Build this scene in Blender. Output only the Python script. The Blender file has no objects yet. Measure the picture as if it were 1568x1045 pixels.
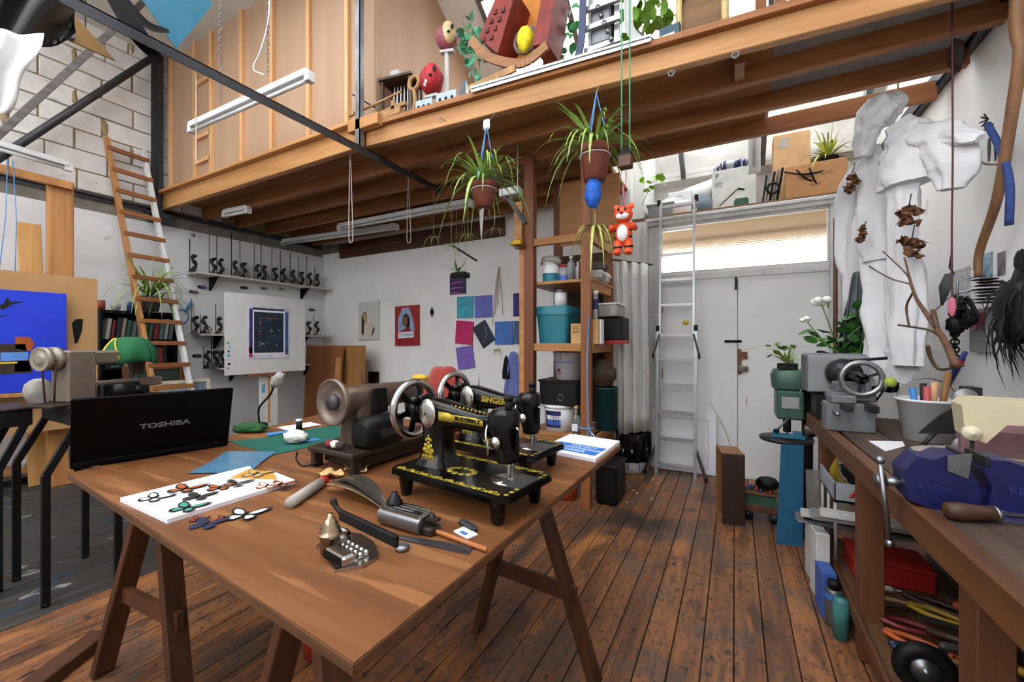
import bpy, math, random
from mathutils import Vector, Matrix, noise as mnoise
rnd = random.Random(7)
sc = bpy.context.scene
COL = sc.collection
PI = math.pi
# ------------------------------------------------------------ camera, world, light, exposure
FPX, CX, CY, EYE = 632.0, 784.0, 522.5, 1.35          # 14.5 mm wide lens, level, eye height 1.35 m
YAW = math.atan2(341.0, FPX)
cam = bpy.data.cameras.new('camera'); cam.sensor_width = 36; cam.lens = FPX/1568*36; cam.clip_start = .02
camo = bpy.data.objects.new('camera', cam); COL.objects.link(camo)
camo.location = (0, 0, EYE); camo.rotation_euler = (PI/2, 0, YAW)
sc.camera = camo
w = bpy.data.worlds.new('overcast_sky'); sc.world = w; w.use_nodes = True
bgn = w.node_tree.nodes['Background']; bgn.inputs[0].default_value = (.97, .985, 1, 1); bgn.inputs[1].default_value = 5.0
sc.view_settings.view_transform = 'Standard'; sc.view_settings.look = 'None'
sc.view_settings.exposure = 0.4; sc.view_settings.gamma = 1; sc.view_settings.use_curve_mapping = False
sc.cycles.use_denoising = True
sc.cycles.max_bounces = 8; sc.cycles.diffuse_bounces = 5; sc.cycles.transparent_max_bounces = 12
sc.cycles.sample_clamp_indirect = 8
# ------------------------------------------------------------ layout helpers (the room measured from the photograph)
fx, fy, rx, ry = -math.sin(YAW), math.cos(YAW), math.cos(YAW), math.sin(YAW)
def _ray(u, v):
    a = (u-CX)/FPX; return fx+a*rx, fy+a*ry, (CY-v)/FPX
def az(u, v, z):
    d = _ray(u, v); t = (z-EYE)/d[2]; return Vector((t*d[0], t*d[1], z))
def ay(u, v, y):
    d = _ray(u, v); t = y/d[1]; return Vector((t*d[0], y, EYE+t*d[2]))
def ax(u, v, x):
    d = _ray(u, v); t = x/d[0]; return Vector((x, t*d[1], EYE+t*d[2]))
# ------------------------------------------------------------ materials
def hexc(h):
    h = h.lstrip('#'); c = [int(h[i:i+2], 16)/255 for i in (0, 2, 4)]
    return tuple((x/12.92 if x <= .04045 else ((x+.055)/1.055)**2.4) for x in c)
MATS = {}
def mat(name, col, rough=.6, metal=0, var=.12, scale=8, bump=0, bscale=None, col2=None, stretch=(1,1,1), trans=0, alpha=1, rand=0, sheen=0, coat=0, ior=1.45, emit=0, subs=0, contrast=(.3,.7), spec=.5):
    if name in MATS: return MATS[name]
    m = bpy.data.materials.new(name); m.use_nodes = True; nt = m.node_tree; N = nt.nodes; Lk = nt.links.new
    b = N['Principled BSDF']; c = hexc(col)
    b.inputs['Roughness'].default_value = rough; b.inputs['Metallic'].default_value = metal; b.inputs['IOR'].default_value = ior
    b.inputs['Specular IOR Level'].default_value = spec
    if trans: b.inputs['Transmission Weight'].default_value = trans
    if alpha < 1: b.inputs['Alpha'].default_value = alpha
    if coat: b.inputs['Coat Weight'].default_value = coat
    if sheen: b.inputs['Sheen Weight'].default_value = sheen
    if emit:
        b.inputs['Emission Color'].default_value = c+(1,); b.inputs['Emission Strength'].default_value = emit
    if subs:
        b.inputs['Subsurface Weight'].default_value = subs; b.inputs['Subsurface Radius'].default_value = (.02,.02,.02)
    if var or col2 or bump:
        tc = N.new('ShaderNodeTexCoord'); mp = N.new('ShaderNodeMapping'); mp.inputs['Scale'].default_value = stretch
        Lk(tc.outputs['Object'], mp.inputs['Vector'])
        vec = mp.outputs['Vector']
        if rand:
            oi = N.new('ShaderNodeObjectInfo'); mu = N.new('ShaderNodeVectorMath'); mu.operation = 'MULTIPLY_ADD'
            cb = N.new('ShaderNodeCombineXYZ')
            for i in range(3): Lk(oi.outputs['Random'], cb.inputs[i])
            mu.inputs[1].default_value = (37, 53, 71); Lk(cb.outputs[0], mu.inputs[0]); Lk(vec, mu.inputs[2]); vec = mu.outputs[0]
        nz = N.new('ShaderNodeTexNoise'); nz.inputs['Scale'].default_value = scale; nz.inputs['Detail'].default_value = 6; nz.inputs['Roughness'].default_value = .62
        Lk(vec, nz.inputs['Vector'])
        cr = N.new('ShaderNodeValToRGB'); e = cr.color_ramp.elements
        e[0].position, e[1].position = contrast
        if col2: e[0].color = hexc(col2)+(1,); e[1].color = c+(1,)
        else:
            e[0].color = tuple(x*(1-var*1.6) for x in c)+(1,); e[1].color = tuple(min(1, x*(1+var)) for x in c)+(1,)
        Lk(nz.outputs['Fac'], cr.inputs['Fac']); out = cr.outputs['Color']
        if rand:
            hs = N.new('ShaderNodeHueSaturation'); mr = N.new('ShaderNodeMapRange')
            mr.inputs['To Min'].default_value = 1-rand; mr.inputs['To Max'].default_value = 1+rand
            Lk(oi.outputs['Random'], mr.inputs['Value']); Lk(mr.outputs[0], hs.inputs['Value']); Lk(out, hs.inputs['Color']); out = hs.outputs['Color']
        Lk(out, b.inputs['Base Color'])
        if bump:
            n2 = N.new('ShaderNodeTexNoise'); n2.inputs['Scale'].default_value = bscale or scale*3; n2.inputs['Detail'].default_value = 4; Lk(vec, n2.inputs['Vector'])
            bp = N.new('ShaderNodeBump'); bp.inputs['Strength'].default_value = bump; bp.inputs['Distance'].default_value = .01
            Lk(n2.outputs['Fac'], bp.inputs['Height']); Lk(bp.outputs['Normal'], b.inputs['Normal'])
    else: b.inputs['Base Color'].default_value = c+(1,)
    m.diffuse_color = c+(1,)
    MATS[name] = m; return m
def wood(name, light, dark, axis='x', scale=5, rough=.55, rand=.12, bump=.15, contrast=(.3,.72)):
    s = {'x': (.09, 1.6, 1.6), 'y': (1.6, .09, 1.6), 'z': (1.6, 1.6, .09)}[axis]
    return mat(name, light, rough, 0, 0, scale*2.2, bump, scale*5, dark, s, rand=rand, contrast=contrast)
# ------------------------------------------------------------ mesh building
class MB:
    def __init__(s): s.v = []; s.f = []; s.smooth = []; s.M = Matrix()
    def add(s, vs, fs, smooth=False):
        o = len(s.v); M = s.M
        s.v += [M @ Vector(p) for p in vs]; s.f += [tuple(i+o for i in f) for f in fs]; s.smooth += [smooth]*len(fs); return s
    def at(s, x=0, y=0, z=0, rx=0, ry=0, rz=0):
        s.M = Matrix.Translation((x, y, z)) @ Matrix.Rotation(rz, 4, 'Z') @ Matrix.Rotation(ry, 4, 'Y') @ Matrix.Rotation(rx, 4, 'X'); return s
    def box(s, x0, x1, y0, y1, z0, z1, b=0):
        if b <= 0:
            vs = [(x, y, z) for z in (z0, z1) for y in (y0, y1) for x in (x0, x1)]
            return s.add(vs, [(0,2,3,1), (4,5,7,6), (0,1,5,4), (2,6,7,3), (0,4,6,2), (1,3,7,5)])
        b = min(b, (x1-x0)*.45, (y1-y0)*.45, (z1-z0)*.45); vs = []; idx = {}
        X, Y, Z = (x0, x1), (y0, y1), (z0, z1)
        for i in (0,1):
            for j in (0,1):
                for k in (0,1):
                    dx, dy, dz = b*(1-2*i), b*(1-2*j), b*(1-2*k)
                    for a, p in enumerate(((X[i], Y[j]+dy, Z[k]+dz), (X[i]+dx, Y[j], Z[k]+dz), (X[i]+dx, Y[j]+dy, Z[k]))):
                        idx[i,j,k,a] = len(vs); vs.append(p)
        fs = []
        for i in (0,1):
            q = [idx[i,0,0,0], idx[i,1,0,0], idx[i,1,1,0], idx[i,0,1,0]]; fs.append(q if i else q[::-1])
            q = [idx[0,i,0,1], idx[1,i,0,1], idx[1,i,1,1], idx[0,i,1,1]]; fs.append(q[::-1] if i else q)
            q = [idx[0,0,i,2], idx[1,0,i,2], idx[1,1,i,2], idx[0,1,i,2]]; fs.append(q if i else q[::-1])
        for i in (0,1):
            for j in (0,1):
                fs.append((idx[i,j,0,0], idx[i,j,1,0], idx[i,j,1,1], idx[i,j,0,1]))
                fs.append((idx[i,0,j,0], idx[i,1,j,0], idx[i,1,j,2], idx[i,0,j,2]))
                fs.append((idx[0,i,j,1], idx[1,i,j,1], idx[1,i,j,2], idx[0,i,j,2]))
        for i in (0,1):
            for j in (0,1):
                for k in (0,1): fs.append((idx[i,j,k,0], idx[i,j,k,1], idx[i,j,k,2]))
        return s.add(vs, fs)
    def cbox(s, c, sx, sy, sz, b=0): return s.box(c[0]-sx/2, c[0]+sx/2, c[1]-sy/2, c[1]+sy/2, c[2]-sz/2, c[2]+sz/2, b)
    def bar(s, p, q, w, h, up=(0,0,1), b=0):
        p, q = Vector(p), Vector(q); d = (q-p); L = d.length; d.normalize(); up = Vector(up)
        sd = d.cross(up)
        if sd.length < 1e-4: sd = d.cross(Vector((1,0,0)))
        sd.normalize(); u2 = sd.cross(d)
        o = s.M; s.M = o @ Matrix(((sd.x, d.x, u2.x, p.x), (sd.y, d.y, u2.y, p.y), (sd.z, d.z, u2.z, p.z), (0,0,0,1)))
        s.box(-w/2, w/2, 0, L, -h/2, h/2, b); s.M = o; return s
    def tube(s, pts, r, n=8, cap=True, flat=1):
        pts = [Vector(p) for p in pts]; R = r if isinstance(r, (list, tuple)) else [r]*len(pts)
        ref = None; vs = []; fs = []
        for i, p in enumerate(pts):
            d = (pts[min(i+1, len(pts)-1)]-pts[max(i-1, 0)]); d.normalize()
            if ref is None: ref = d.orthogonal().normalized()
            ref = (ref-d*ref.dot(d)); ref = ref.normalized() if ref.length > 1e-6 else d.orthogonal().normalized()
            e = d.cross(ref)
            for k in range(n):
                a = 2*PI*k/n; vs.append(p+(ref*math.cos(a)*flat+e*math.sin(a))*R[i])
        for i in range(len(pts)-1):
            for k in range(n): fs.append((i*n+k, i*n+(k+1)%n, (i+1)*n+(k+1)%n, (i+1)*n+k))
        if cap: fs.append(tuple(range(n))[::-1]); fs.append(tuple((len(pts)-1)*n+k for k in range(n)))
        return s.add(vs, fs, n > 5)
    def lathe(s, prof, n=20, cap0=True, cap1=True):
        vs = []; fs = []
        for r, z in prof:
            for k in range(n): a = 2*PI*k/n; vs.append((r*math.cos(a), r*math.sin(a), z))
        for i in range(len(prof)-1):
            for k in range(n): fs.append((i*n+k, i*n+(k+1)%n, (i+1)*n+(k+1)%n, (i+1)*n+k))
        if cap0: fs.append(tuple(range(n))[::-1])
        if cap1: fs.append(tuple((len(prof)-1)*n+k for k in range(n)))
        return s.add(vs, fs, True)
    def cyl(s, c, r, h, n=20, axis='z', r2=None):
        o = s.M; R = {'z': Matrix(), 'x': Matrix.Rotation(PI/2, 4, 'Y'), 'y': Matrix.Rotation(-PI/2, 4, 'X')}[axis]
        s.M = o @ Matrix.Translation(c) @ R; s.lathe([(r, 0), (r if r2 is None else r2, h)], n); s.M = o; return s
    def torus(s, c, R, r, axis='z', n=28, m=8, a0=0, a1=2*PI):
        o = s.M; Q = {'z': Matrix(), 'x': Matrix.Rotation(PI/2, 4, 'Y'), 'y': Matrix.Rotation(-PI/2, 4, 'X')}[axis]
        s.M = o @ Matrix.Translation(c) @ Q
        full = abs(a1-a0-2*PI) < 1e-3; pts = [(R*math.cos(a0+(a1-a0)*i/n), R*math.sin(a0+(a1-a0)*i/n)) for i in range(n if full else n+1)]
        vs = []; fs = []; K = len(pts)
        for x, y in pts:
            l = math.hypot(x, y) or 1
            for k in range(m):
                a = 2*PI*k/m; q = 1+r*math.cos(a)/l; vs.append((x*q, y*q, r*math.sin(a)))
        for i in range(K if full else K-1):
            for k in range(m): fs.append((i*m+k, ((i+1)%K)*m+k, ((i+1)%K)*m+(k+1)%m, i*m+(k+1)%m))
        s.add(vs, fs, True); s.M = o; return s
    def ball(s, c, rx, ry=None, rz=None, n=14, m=9, fn=None):
        ry = ry or rx; rz = rz or rx; vs = [(c[0], c[1], c[2]-rz)]; fs = []
        for i in range(1, m):
            t = PI*i/m
            for k in range(n):
                a = 2*PI*k/n; p = Vector((math.sin(t)*math.cos(a), math.sin(t)*math.sin(a), -math.cos(t))); q = fn(p) if fn else 1
                vs.append((c[0]+p.x*rx*q, c[1]+p.y*ry*q, c[2]+p.z*rz*q))
        vs.append((c[0], c[1], c[2]+rz)); T = len(vs)-1
        for k in range(n): fs.append((0, 1+(k+1)%n, 1+k)); fs.append((T, T-n+k, T-n+(k+1)%n))
        for i in range(m-2):
            for k in range(n): a, b = 1+i*n+k, 1+i*n+(k+1)%n; fs.append((a, b, b+n, a+n))
        return s.add(vs, fs, True)
    def prism(s, poly, t0, t1, axis='z', smooth=False):
        n = len(poly)
        f = {'z': lambda p, t: (p[0], p[1], t), 'y': lambda p, t: (p[0], t, p[1]), 'x': lambda p, t: (t, p[0], p[1])}[axis]
        vs = [f(p, t0) for p in poly]+[f(p, t1) for p in poly]
        fs = [tuple(range(n))[::-1], tuple(range(n, 2*n))]
        s.add(vs, fs); 
        return s.add(vs, [(i, (i+1)%n, n+(i+1)%n, n+i) for i in range(n)], smooth)
    def grid(s, fn, nu, nv, thick=0, smooth=True):
        vs = [Vector(fn(i/nu, j/nv)) for j in range(nv+1) for i in range(nu+1)]; W = nu+1
        fs = [(j*W+i, j*W+i+1, (j+1)*W+i+1, (j+1)*W+i) for j in range(nv) for i in range(nu)]
        if thick:
            nr = []
            for j in range(nv+1):
                for i in range(nu+1):
                    a = vs[j*W+min(i+1, nu)]-vs[j*W+max(i-1, 0)]; b = vs[min(j+1, nv)*W+i]-vs[max(j-1, 0)*W+i]
                    c = a.cross(b); nr.append(c.normalized() if c.length > 1e-9 else Vector((0,0,1)))
            K = len(vs); vs = vs+[vs[i]-nr[i]*thick for i in range(K)]
            fs += [tuple(i+K for i in f)[::-1] for f in fs]
            bd = [i for i in range(W)]+[j*W+nu for j in range(1, nv+1)]+[nv*W+i for i in range(nu-1, -1, -1)]+[j*W for j in range(nv-1, 0, -1)]
            fs += [(bd[(i+1)%len(bd)], bd[i], bd[i]+K, bd[(i+1)%len(bd)]+K) for i in range(len(bd))]
        return s.add(vs, fs, smooth)
    def blade(s, pts, wd, up=(0,0,1), fold=.25, prof=None):
        """a long leaf: ribbon with a folded midrib"""
        pts = [Vector(p) for p in pts]; n = len(pts); vs = []; fs = []
        for i, p in enumerate(pts):
            d = pts[min(i+1, n-1)]-pts[max(i-1, 0)]; sd = d.cross(Vector(up))
            if sd.length < 1e-5: sd = d.orthogonal()
            sd.normalize(); nn = sd.cross(d).normalized(); t = i/(n-1)
            ww = wd*(prof(t) if prof else (min(1, .55+t*2)*(1-t**2.5)+.02))
            vs += [p-sd*ww+nn*ww*fold, p, p+sd*ww+nn*ww*fold]
        for i in range(n-1):
            a = i*3; fs += [(a, a+1, a+4, a+3), (a+1, a+2, a+5, a+4)]
        return s.add(vs, fs, True)
    def shift(s, d):
        d = Vector(d); s.v = [v+d for v in s.v]; return s
    def mesh(s, name, m=None):
        me = bpy.data.meshes.new(name); me.from_pydata([tuple(v) for v in s.v], [], s.f)
        me.polygons.foreach_set('use_smooth', s.smooth); me.update()
        if m: me.materials.append(m)
        return me
    def build(s, name, m, parent=None, loc=None):
        o = bpy.data.objects.new(name, s.mesh(name, m)); COL.objects.link(o)
        if parent is not None: o.parent = parent
        if loc is not None: o.location = loc
        return o
def inst(name, me, parent=None, loc=(0,0,0), rot=(0,0,0), scale=(1,1,1)):
    o = bpy.data.objects.new(name, me); COL.objects.link(o); o.location = loc; o.rotation_euler = rot; o.scale = scale
    if parent is not None: o.parent = parent
    return o
def tag(o, label=None, cat=None, group=None, kind=None):
    for k, v in (('label', label), ('category', cat), ('group', group), ('kind', kind)):
        if v: o[k] = v
    return o
def thing(name, label, cat, loc=(0,0,0), rz=0, group=None, rx=0, ry=0, scale=1):
    o = bpy.data.objects.new(name, None); COL.objects.link(o); o.empty_display_size = .05
    o.location = loc; o.rotation_euler = (rx, ry, rz); o.scale = (scale,)*3
    return tag(o, label, cat, group)
def solo(name, mb, m, label, cat, loc=(0,0,0), rz=0, group=None, kind=None, rx=0, ry=0):
    o = mb.build(name, m); o.location = loc; o.rotation_euler = (rx, ry, rz); return tag(o, label, cat, group, kind)
def rel(mb, loc): return mb.shift(-Vector(loc))
def struct(name, mb, m, label=None): return tag(mb.build(name, m), label, None, None, 'structure')
def copy_tree(o, parent=None):
    c = o.copy(); COL.objects.link(c); c.parent = parent
    for ch in o.children: copy_tree(ch, c)
    return c
def text_mesh(txt, size, m, name, parent, loc, rot, ext=.0006, align='CENTER', bold=0, sx=1):
    cu = bpy.data.curves.new(name, 'FONT'); cu.body = txt; cu.size = size; cu.extrude = ext; cu.align_x = align; cu.align_y = 'CENTER'; cu.offset = bold
    cu.resolution_u = 3
    t = bpy.data.objects.new('t', cu); COL.objects.link(t); dg = bpy.context.evaluated_depsgraph_get()
    me = bpy.data.meshes.new_from_object(t.evaluated_get(dg)); bpy.data.objects.remove(t); bpy.data.curves.remove(cu)
    me.materials.clear(); me.materials.append(m)
    o = bpy.data.objects.new(name, me); COL.objects.link(o); o.parent = parent; o.location = loc; o.rotation_euler = rot; o.scale = (sx, 1, 1)
    return o
def lerp(a, b, t): return Vector(a)*(1-t)+Vector(b)*t
def sag(a, b, d, n=10):
    a, b = Vector(a), Vector(b); return [a.lerp(b, i/n)-Vector((0,0,d*4*(i/n)*(1-i/n))) for i in range(n+1)]
def curve3(pts, n=6):
    """Catmull-Rom through pts"""
    P = [Vector(p) for p in pts]; P = [P[0]*2-P[1]]+P+[P[-1]*2-P[-2]]; out = []
    for i in range(1, len(P)-2):
        for k in range(n):
            t = k/n; a, b, c, d = P[i-1:i+3]
            out.append(.5*((2*b)+(c-a)*t+(2*a-5*b+4*c-d)*t*t+(3*b-a-3*c+d)*t**3))
    out.append(P[-2]); return out
ORD = ['first','second','third','fourth','fifth','sixth','seventh','eighth','ninth','tenth','eleventh','twelfth','thirteenth','fourteenth','fifteenth','sixteenth','seventeenth','eighteenth','nineteenth','twentieth','twenty-first','twenty-second','twenty-third','twenty-fourth']
# ------------------------------------------------------------ room dimensions
XL, XR, YB, YF = -6.17, 1.2, 4.67, -2.6
ZR = 4.8                      # flat roof over the tall part
def blob(m, spots, col):
    """worn or stained patches with soft edges, fixed to the surface; spots = (x, y, rx, ry, strength)"""
    nt = m.node_tree; N = nt.nodes; Lk = nt.links.new; b = N['Principled BSDF']
    src = b.inputs['Base Color'].links[0].from_socket
    tc = N.new('ShaderNodeTexCoord'); sp = N.new('ShaderNodeSeparateXYZ')
    nz = N.new('ShaderNodeTexNoise'); nz.inputs['Scale'].default_value = 5; nz.inputs['Detail'].default_value = 5
    Lk(tc.outputs['Object'], nz.inputs['Vector']); Lk(tc.outputs['Object'], sp.inputs[0])
    for x, y, r1, r2, st in spots:
        def M(op, a, c):
            q = N.new('ShaderNodeMath'); q.operation = op
            for i, t in enumerate((a, c)):
                if isinstance(t, (int, float)): q.inputs[i].default_value = t
                elif t is not None: Lk(t, q.inputs[i])
            return q.outputs[0]
        dx = M('DIVIDE', M('SUBTRACT', sp.outputs['X'], x), r1); dy = M('DIVIDE', M('SUBTRACT', sp.outputs['Y'], y), r2)
        d = M('SQRT', M('ADD', M('MULTIPLY', dx, dx), M('MULTIPLY', dy, dy)), None)
        d = M('ADD', d, M('MULTIPLY', M('SUBTRACT', nz.outputs['Fac'], .5), 1.6))
        mr = N.new('ShaderNodeMapRange'); mr.interpolation_type = 'SMOOTHSTEP'
        mr.inputs['From Min'].default_value = 1.1; mr.inputs['From Max'].default_value = .35; mr.inputs['To Max'].default_value = st
        Lk(d, mr.inputs['Value'])
        mx = N.new('ShaderNodeMix'); mx.data_type = 'RGBA'; Lk(mr.outputs[0], mx.inputs['Factor']); Lk(src, mx.inputs['A']); mx.inputs['B'].default_value = hexc(col)+(1,)
        src = mx.outputs['Result']
    Lk(src, b.inputs['Base Color'])
def speck(m, col, scale=30, th=.62, st=.9, col_b=None, stretch=(1,1,1)):
    """paint spots: thresholded noise over the base colour"""
    nt = m.node_tree; N = nt.nodes; Lk = nt.links.new; b = N['Principled BSDF']; src = b.inputs['Base Color'].links[0].from_socket
    tc = N.new('ShaderNodeTexCoord'); mp = N.new('ShaderNodeMapping'); mp.inputs['Scale'].default_value = stretch; Lk(tc.outputs['Object'], mp.inputs[0])
    nz = N.new('ShaderNodeTexNoise'); nz.inputs['Scale'].default_value = scale; nz.inputs['Detail'].default_value = 3; Lk(mp.outputs[0], nz.inputs['Vector'])
    mr = N.new('ShaderNodeMapRange'); mr.inputs['From Min'].default_value = th; mr.inputs['From Max'].default_value = th+.05; mr.inputs['To Max'].default_value = st; Lk(nz.outputs['Fac'], mr.inputs['Value'])
    mx = N.new('ShaderNodeMix'); mx.data_type = 'RGBA'; Lk(mr.outputs[0], mx.inputs['Factor']); Lk(src, mx.inputs['A']); mx.inputs['B'].default_value = hexc(col)+(1,)
    Lk(mx.outputs['Result'], b.inputs['Base Color'])
M_floor = wood('floorboard_worn', '#96633c', '#4a2c1b', 'y', 6, .45, .2, .35, (.25, .72))
speck(M_floor, '#2c2018', 7, .56, .55, stretch=(1, .35, 1)); speck(M_floor, '#15100c', 26, .62, .85, stretch=(1, .6, 1)); speck(M_floor, '#4f4640', 2.2, .53, .5); speck(M_floor, '#3a332e', 55, .56, .6, stretch=(1, .4, 1)); speck(M_floor, '#b0723c', 5, .6, .45, stretch=(1, .25, 1))
blob(M_floor, [(-.62, 3.15, .36, .24, .85), (-.95, 2.9, .3, .15, .4), (-.25, 3.9, .25, .2, .5)], '#1c1a1a')
M_grey = wood('floorboard_grey_paint', '#45413d', '#262320', 'y', 6, .6, .14, .2)
speck(M_grey, '#a7a5a0', 9, .66, .7, stretch=(1, .5, 1)); speck(M_grey, '#24344a', 2.6, .6, .6)
M_gap = mat('floor_gap_dirt', '#120d0a', .9, var=.2)
fl = struct('floor', MB().box(XL-.2, XR+.2, YF-.2, 5.7, -.1, -.014), M_gap)
XS = -3.02; BW = .12
def planks():
    i = 0; x = XR-.005
    while x > XL:
        m = M_floor if x-BW > XS-.02 else M_grey
        y = YF-rnd.random()*.5
        while y < YB:
            L = rnd.uniform(1.5, 3.2) if y > -.6 else 1.9+rnd.random()*.5
            y1 = min(y+L, YB-.002)
            if YB-y1 < .3: y1 = YB-.002
            dz = rnd.uniform(-.0025, 0)
            MB().box(max(x-BW, XL)+.004, x-.001, y+.002, y1-.002, -.016, dz, .002).build('floorboard', m, fl)
            y = y1
            if y1 >= YB-.01: break
        x -= BW
planks()
# ---- painted walls
M_white = mat('wall_white_paint', '#e4e3e2', .75, var=.05, scale=1.3, bump=.12, bscale=22)
speck(M_white, '#8f8b85', 4.5, .70, .35)
M_whiteL = mat('wall_white_rough_paint', '#dcdcdd', .8, var=.08, scale=1.6, bump=.35, bscale=9, stretch=(1, .5, 1.4))
speck(M_whiteL, '#7d756c', 6, .70, .55, stretch=(1, .5, 1.5))
M_block = mat('aerated_block_white', '#d6d3cf', .9, var=.1, scale=5, bump=.5, bscale=30, rand=.06); speck(M_block, '#6b6157', 16, .68, .5, stretch=(1, .5, 1))
M_mortar = mat('mortar_tan', '#9c8a66', .95, var=.22, scale=14, bump=.6, bscale=40)
M_conc = mat('concrete_band', '#7d776e', .9, var=.25, scale=5, bump=.4, bscale=20)
M_dark = mat('steel_dark', '#45464a', .5, .6, var=.15, scale=10)
M_galv = mat('steel_galvanised', '#7f8386', .42, .8, var=.2, scale=9)
wl = struct('wall_left', MB().box(XL-.25, XL, YF, YB, 0, 2.77), M_whiteL)
MB().box(XL-.25, XL-.02, YF, YB, 2.77, 2.97).build('concrete_band', M_conc, wl)
MB().box(XL-.25, XL-.022, YF, YB, 2.97, ZR+.1).build('mortar', M_mortar, wl)
bh, bl = .213, .475
for r in range(9):
    z0 = 2.975+r*bh; y = -1.2+(r%2)*bl/2+rnd.uniform(-.03, .03)
    while y < 2.75:
        e = rnd.uniform(-.006, .004); g0, g1 = rnd.uniform(.004, .012), rnd.uniform(.004, .014)
        MB().box(XL-.1, XL+e, y+g0, y+bl-g1, z0+.004, z0+bh-rnd.uniform(.006, .011), .006).build('block', M_block, wl)
        y += bl
    # mortar squeezed out of some upright joints
    y = -1.2+(r%2)*bl/2
    while y < 2.6:
        if rnd.random() < .55 and y > .2:
            MB().ball((0, 0, 0), .010, .02+rnd.random()*.016, bh*.42, 8, 6, lambda p: 1+.35*mnoise.noise(p*3+Vector((y, r, 0)))).build('mortar_lump', M_mortar, wl, (XL, y, z0+bh/2))
        y += bl
MB().box(XL, XL+.04, .3, YB, 2.935, 2.955).box(XL, XL+.008, .3, YB, 2.895, 2.935).build('steel_angle', M_dark, wl)
wb = struct('wall_back', MB().box(XL-.25, -1.02, YB, YB+.15, 0, 4.0).box(-1.02, -.76, YB, YB+.15, 0, 2.66).box(.8, XR, YB, YB+.15, 0, 2.66).box(-1.02, -.9, YB+.15, 5.6, 2.7, 4.4), M_white)
struct('wall_back_upper', MB().box(-1.02, XR, 5.55, 5.7, 2.62, 4.0), mat('wall_white_old', '#bdbab4', .85, var=.15, scale=3, bump=.4, bscale=14))
struct('wall_right', MB().box(XR, XR+.2, YF, 6.3, 0, ZR+.1), M_white)
FX0, FX1, FZ0, FZ1 = -5.4, .8, 2.35, 4.5
struct('wall_front', MB().box(XL-.2, FX0, YF-.2, YF, 0, ZR+.1).box(FX1, XR+.2, YF-.2, YF, 0, ZR+.1).box(FX0, FX1, YF-.2, YF, 0, FZ0).box(FX0, FX1, YF-.2, YF, FZ1, ZR+.1), M_white)
# ---- roof: flat over the tall part with a big rooflight, sloping over the loft
M_ceil = mat('ceiling_white', '#c9c6c0', .85, var=.06, scale=2, bump=.1)
SX0, SX1, SY0, SY1 = -4.6, .7, -2.3, 1.7
rf = struct('ceiling', MB().box(XL-.2, SX0, YF-.2, 3.2, ZR, ZR+.1).box(SX1, XR+.2, YF-.2, 3.2, ZR, ZR+.1).box(SX0, SX1, YF-.2, SY0, ZR, ZR+.1).box(SX0, SX1, SY1, 3.2, ZR, ZR+.1), M_ceil)
def slope(y): return ZR-(y-3.2)*.652
def slab(mb, x0, x1, y0, y1, t=.1):
    vs = [(x, y, slope(y)+d) for d in (0, t) for y in (y0, y1) for x in (x0, x1)]
    return mb.add(vs, [(0,2,3,1), (4,5,7,6), (0,1,5,4), (2,6,7,3), (0,4,6,2), (1,3,7,5)])
KX0, KX1, KY0, KY1 = -2.2, 1.1, 3.35, 5.45
mb = MB(); slab(mb, XL-.2, KX0, 3.2, 5.7); slab(mb, KX1, XR+.2, 3.2, 5.7); slab(mb, KX0, KX1, 3.2, KY0); slab(mb, KX0, KX1, KY1, 5.7)
struct('ceiling_slope', mb, M_ceil)
def glass_thin(name, tint='#fbfbfb', gl=.06):
    m = bpy.data.materials.new(name); m.use_nodes = True; nt = m.node_tree; N = nt.nodes; N.clear(); Lk = nt.links.new
    o = N.new('ShaderNodeOutputMaterial'); t = N.new('ShaderNodeBsdfTransparent'); g = N.new('ShaderNodeBsdfGlossy'); mx = N.new('ShaderNodeMixShader')
    t.inputs[0].default_value = hexc(tint)+(1,); g.inputs['Roughness'].default_value = .03; mx.inputs[0].default_value = gl
    Lk(t.outputs[0], mx.inputs[1]); Lk(g.outputs[0], mx.inputs[2]); Lk(mx.outputs[0], o.inputs[0]); MATS[name] = m; return m
M_pane = glass_thin('window_glass')
sk = struct('window_1', MB().box(SX0-.05, SX1+.05, SY0-.05, SY0, ZR-.06, ZR+.16).box(SX0-.05, SX1+.05, SY1, SY1+.05, ZR-.06, ZR+.16).box(SX0-.05, SX0, SY0, SY1, ZR-.06, ZR+.16).box(SX1, SX1+.05, SY0, SY1, ZR-.06, ZR+.16), M_galv, 'large rooflight over the tall part of the workshop')
for i in range(6):
    x = SX0+(SX1-SX0)*i/5
    if 0 < i < 5: MB().box(x-.02, x+.02, SY0, SY1, ZR+.02, ZR+.08).build('glazing_bar', M_galv, sk)
    if i < 5: MB().box(x+.022, x+(SX1-SX0)/5-.022, SY0+.003, SY1-.003, ZR+.055, ZR+.061).build('pane', M_pane, sk)
sk = struct('window_added', MB().box(FX0, FX1, YF-.12, YF-.06, FZ0, FZ0+.06).box(FX0, FX1, YF-.12, YF-.06, FZ1-.06, FZ1), M_galv, 'added unseen window behind the viewer lighting the back wall')  # unseen window, added to brighten the wall under the loft
for i in range(7):
    x = FX0+(FX1-FX0)*i/6
    MB().box(x-.025, x+.025, YF-.12, YF-.06, FZ0, FZ1).build('glazing_bar', M_galv, sk)
    if i < 6: MB().box(x+.026, x+(FX1-FX0)/6-.026, YF-.095, YF-.089, FZ0+.06, FZ1-.06).build('pane', M_pane, sk)
sk = struct('window_2', MB().box(KX0, KX1, KY0, KY0+.04, slope(KY0)-.05, slope(KY0)+.08), M_galv, 'sloping rooflight above the loft and the ledge over the doors')
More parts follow.
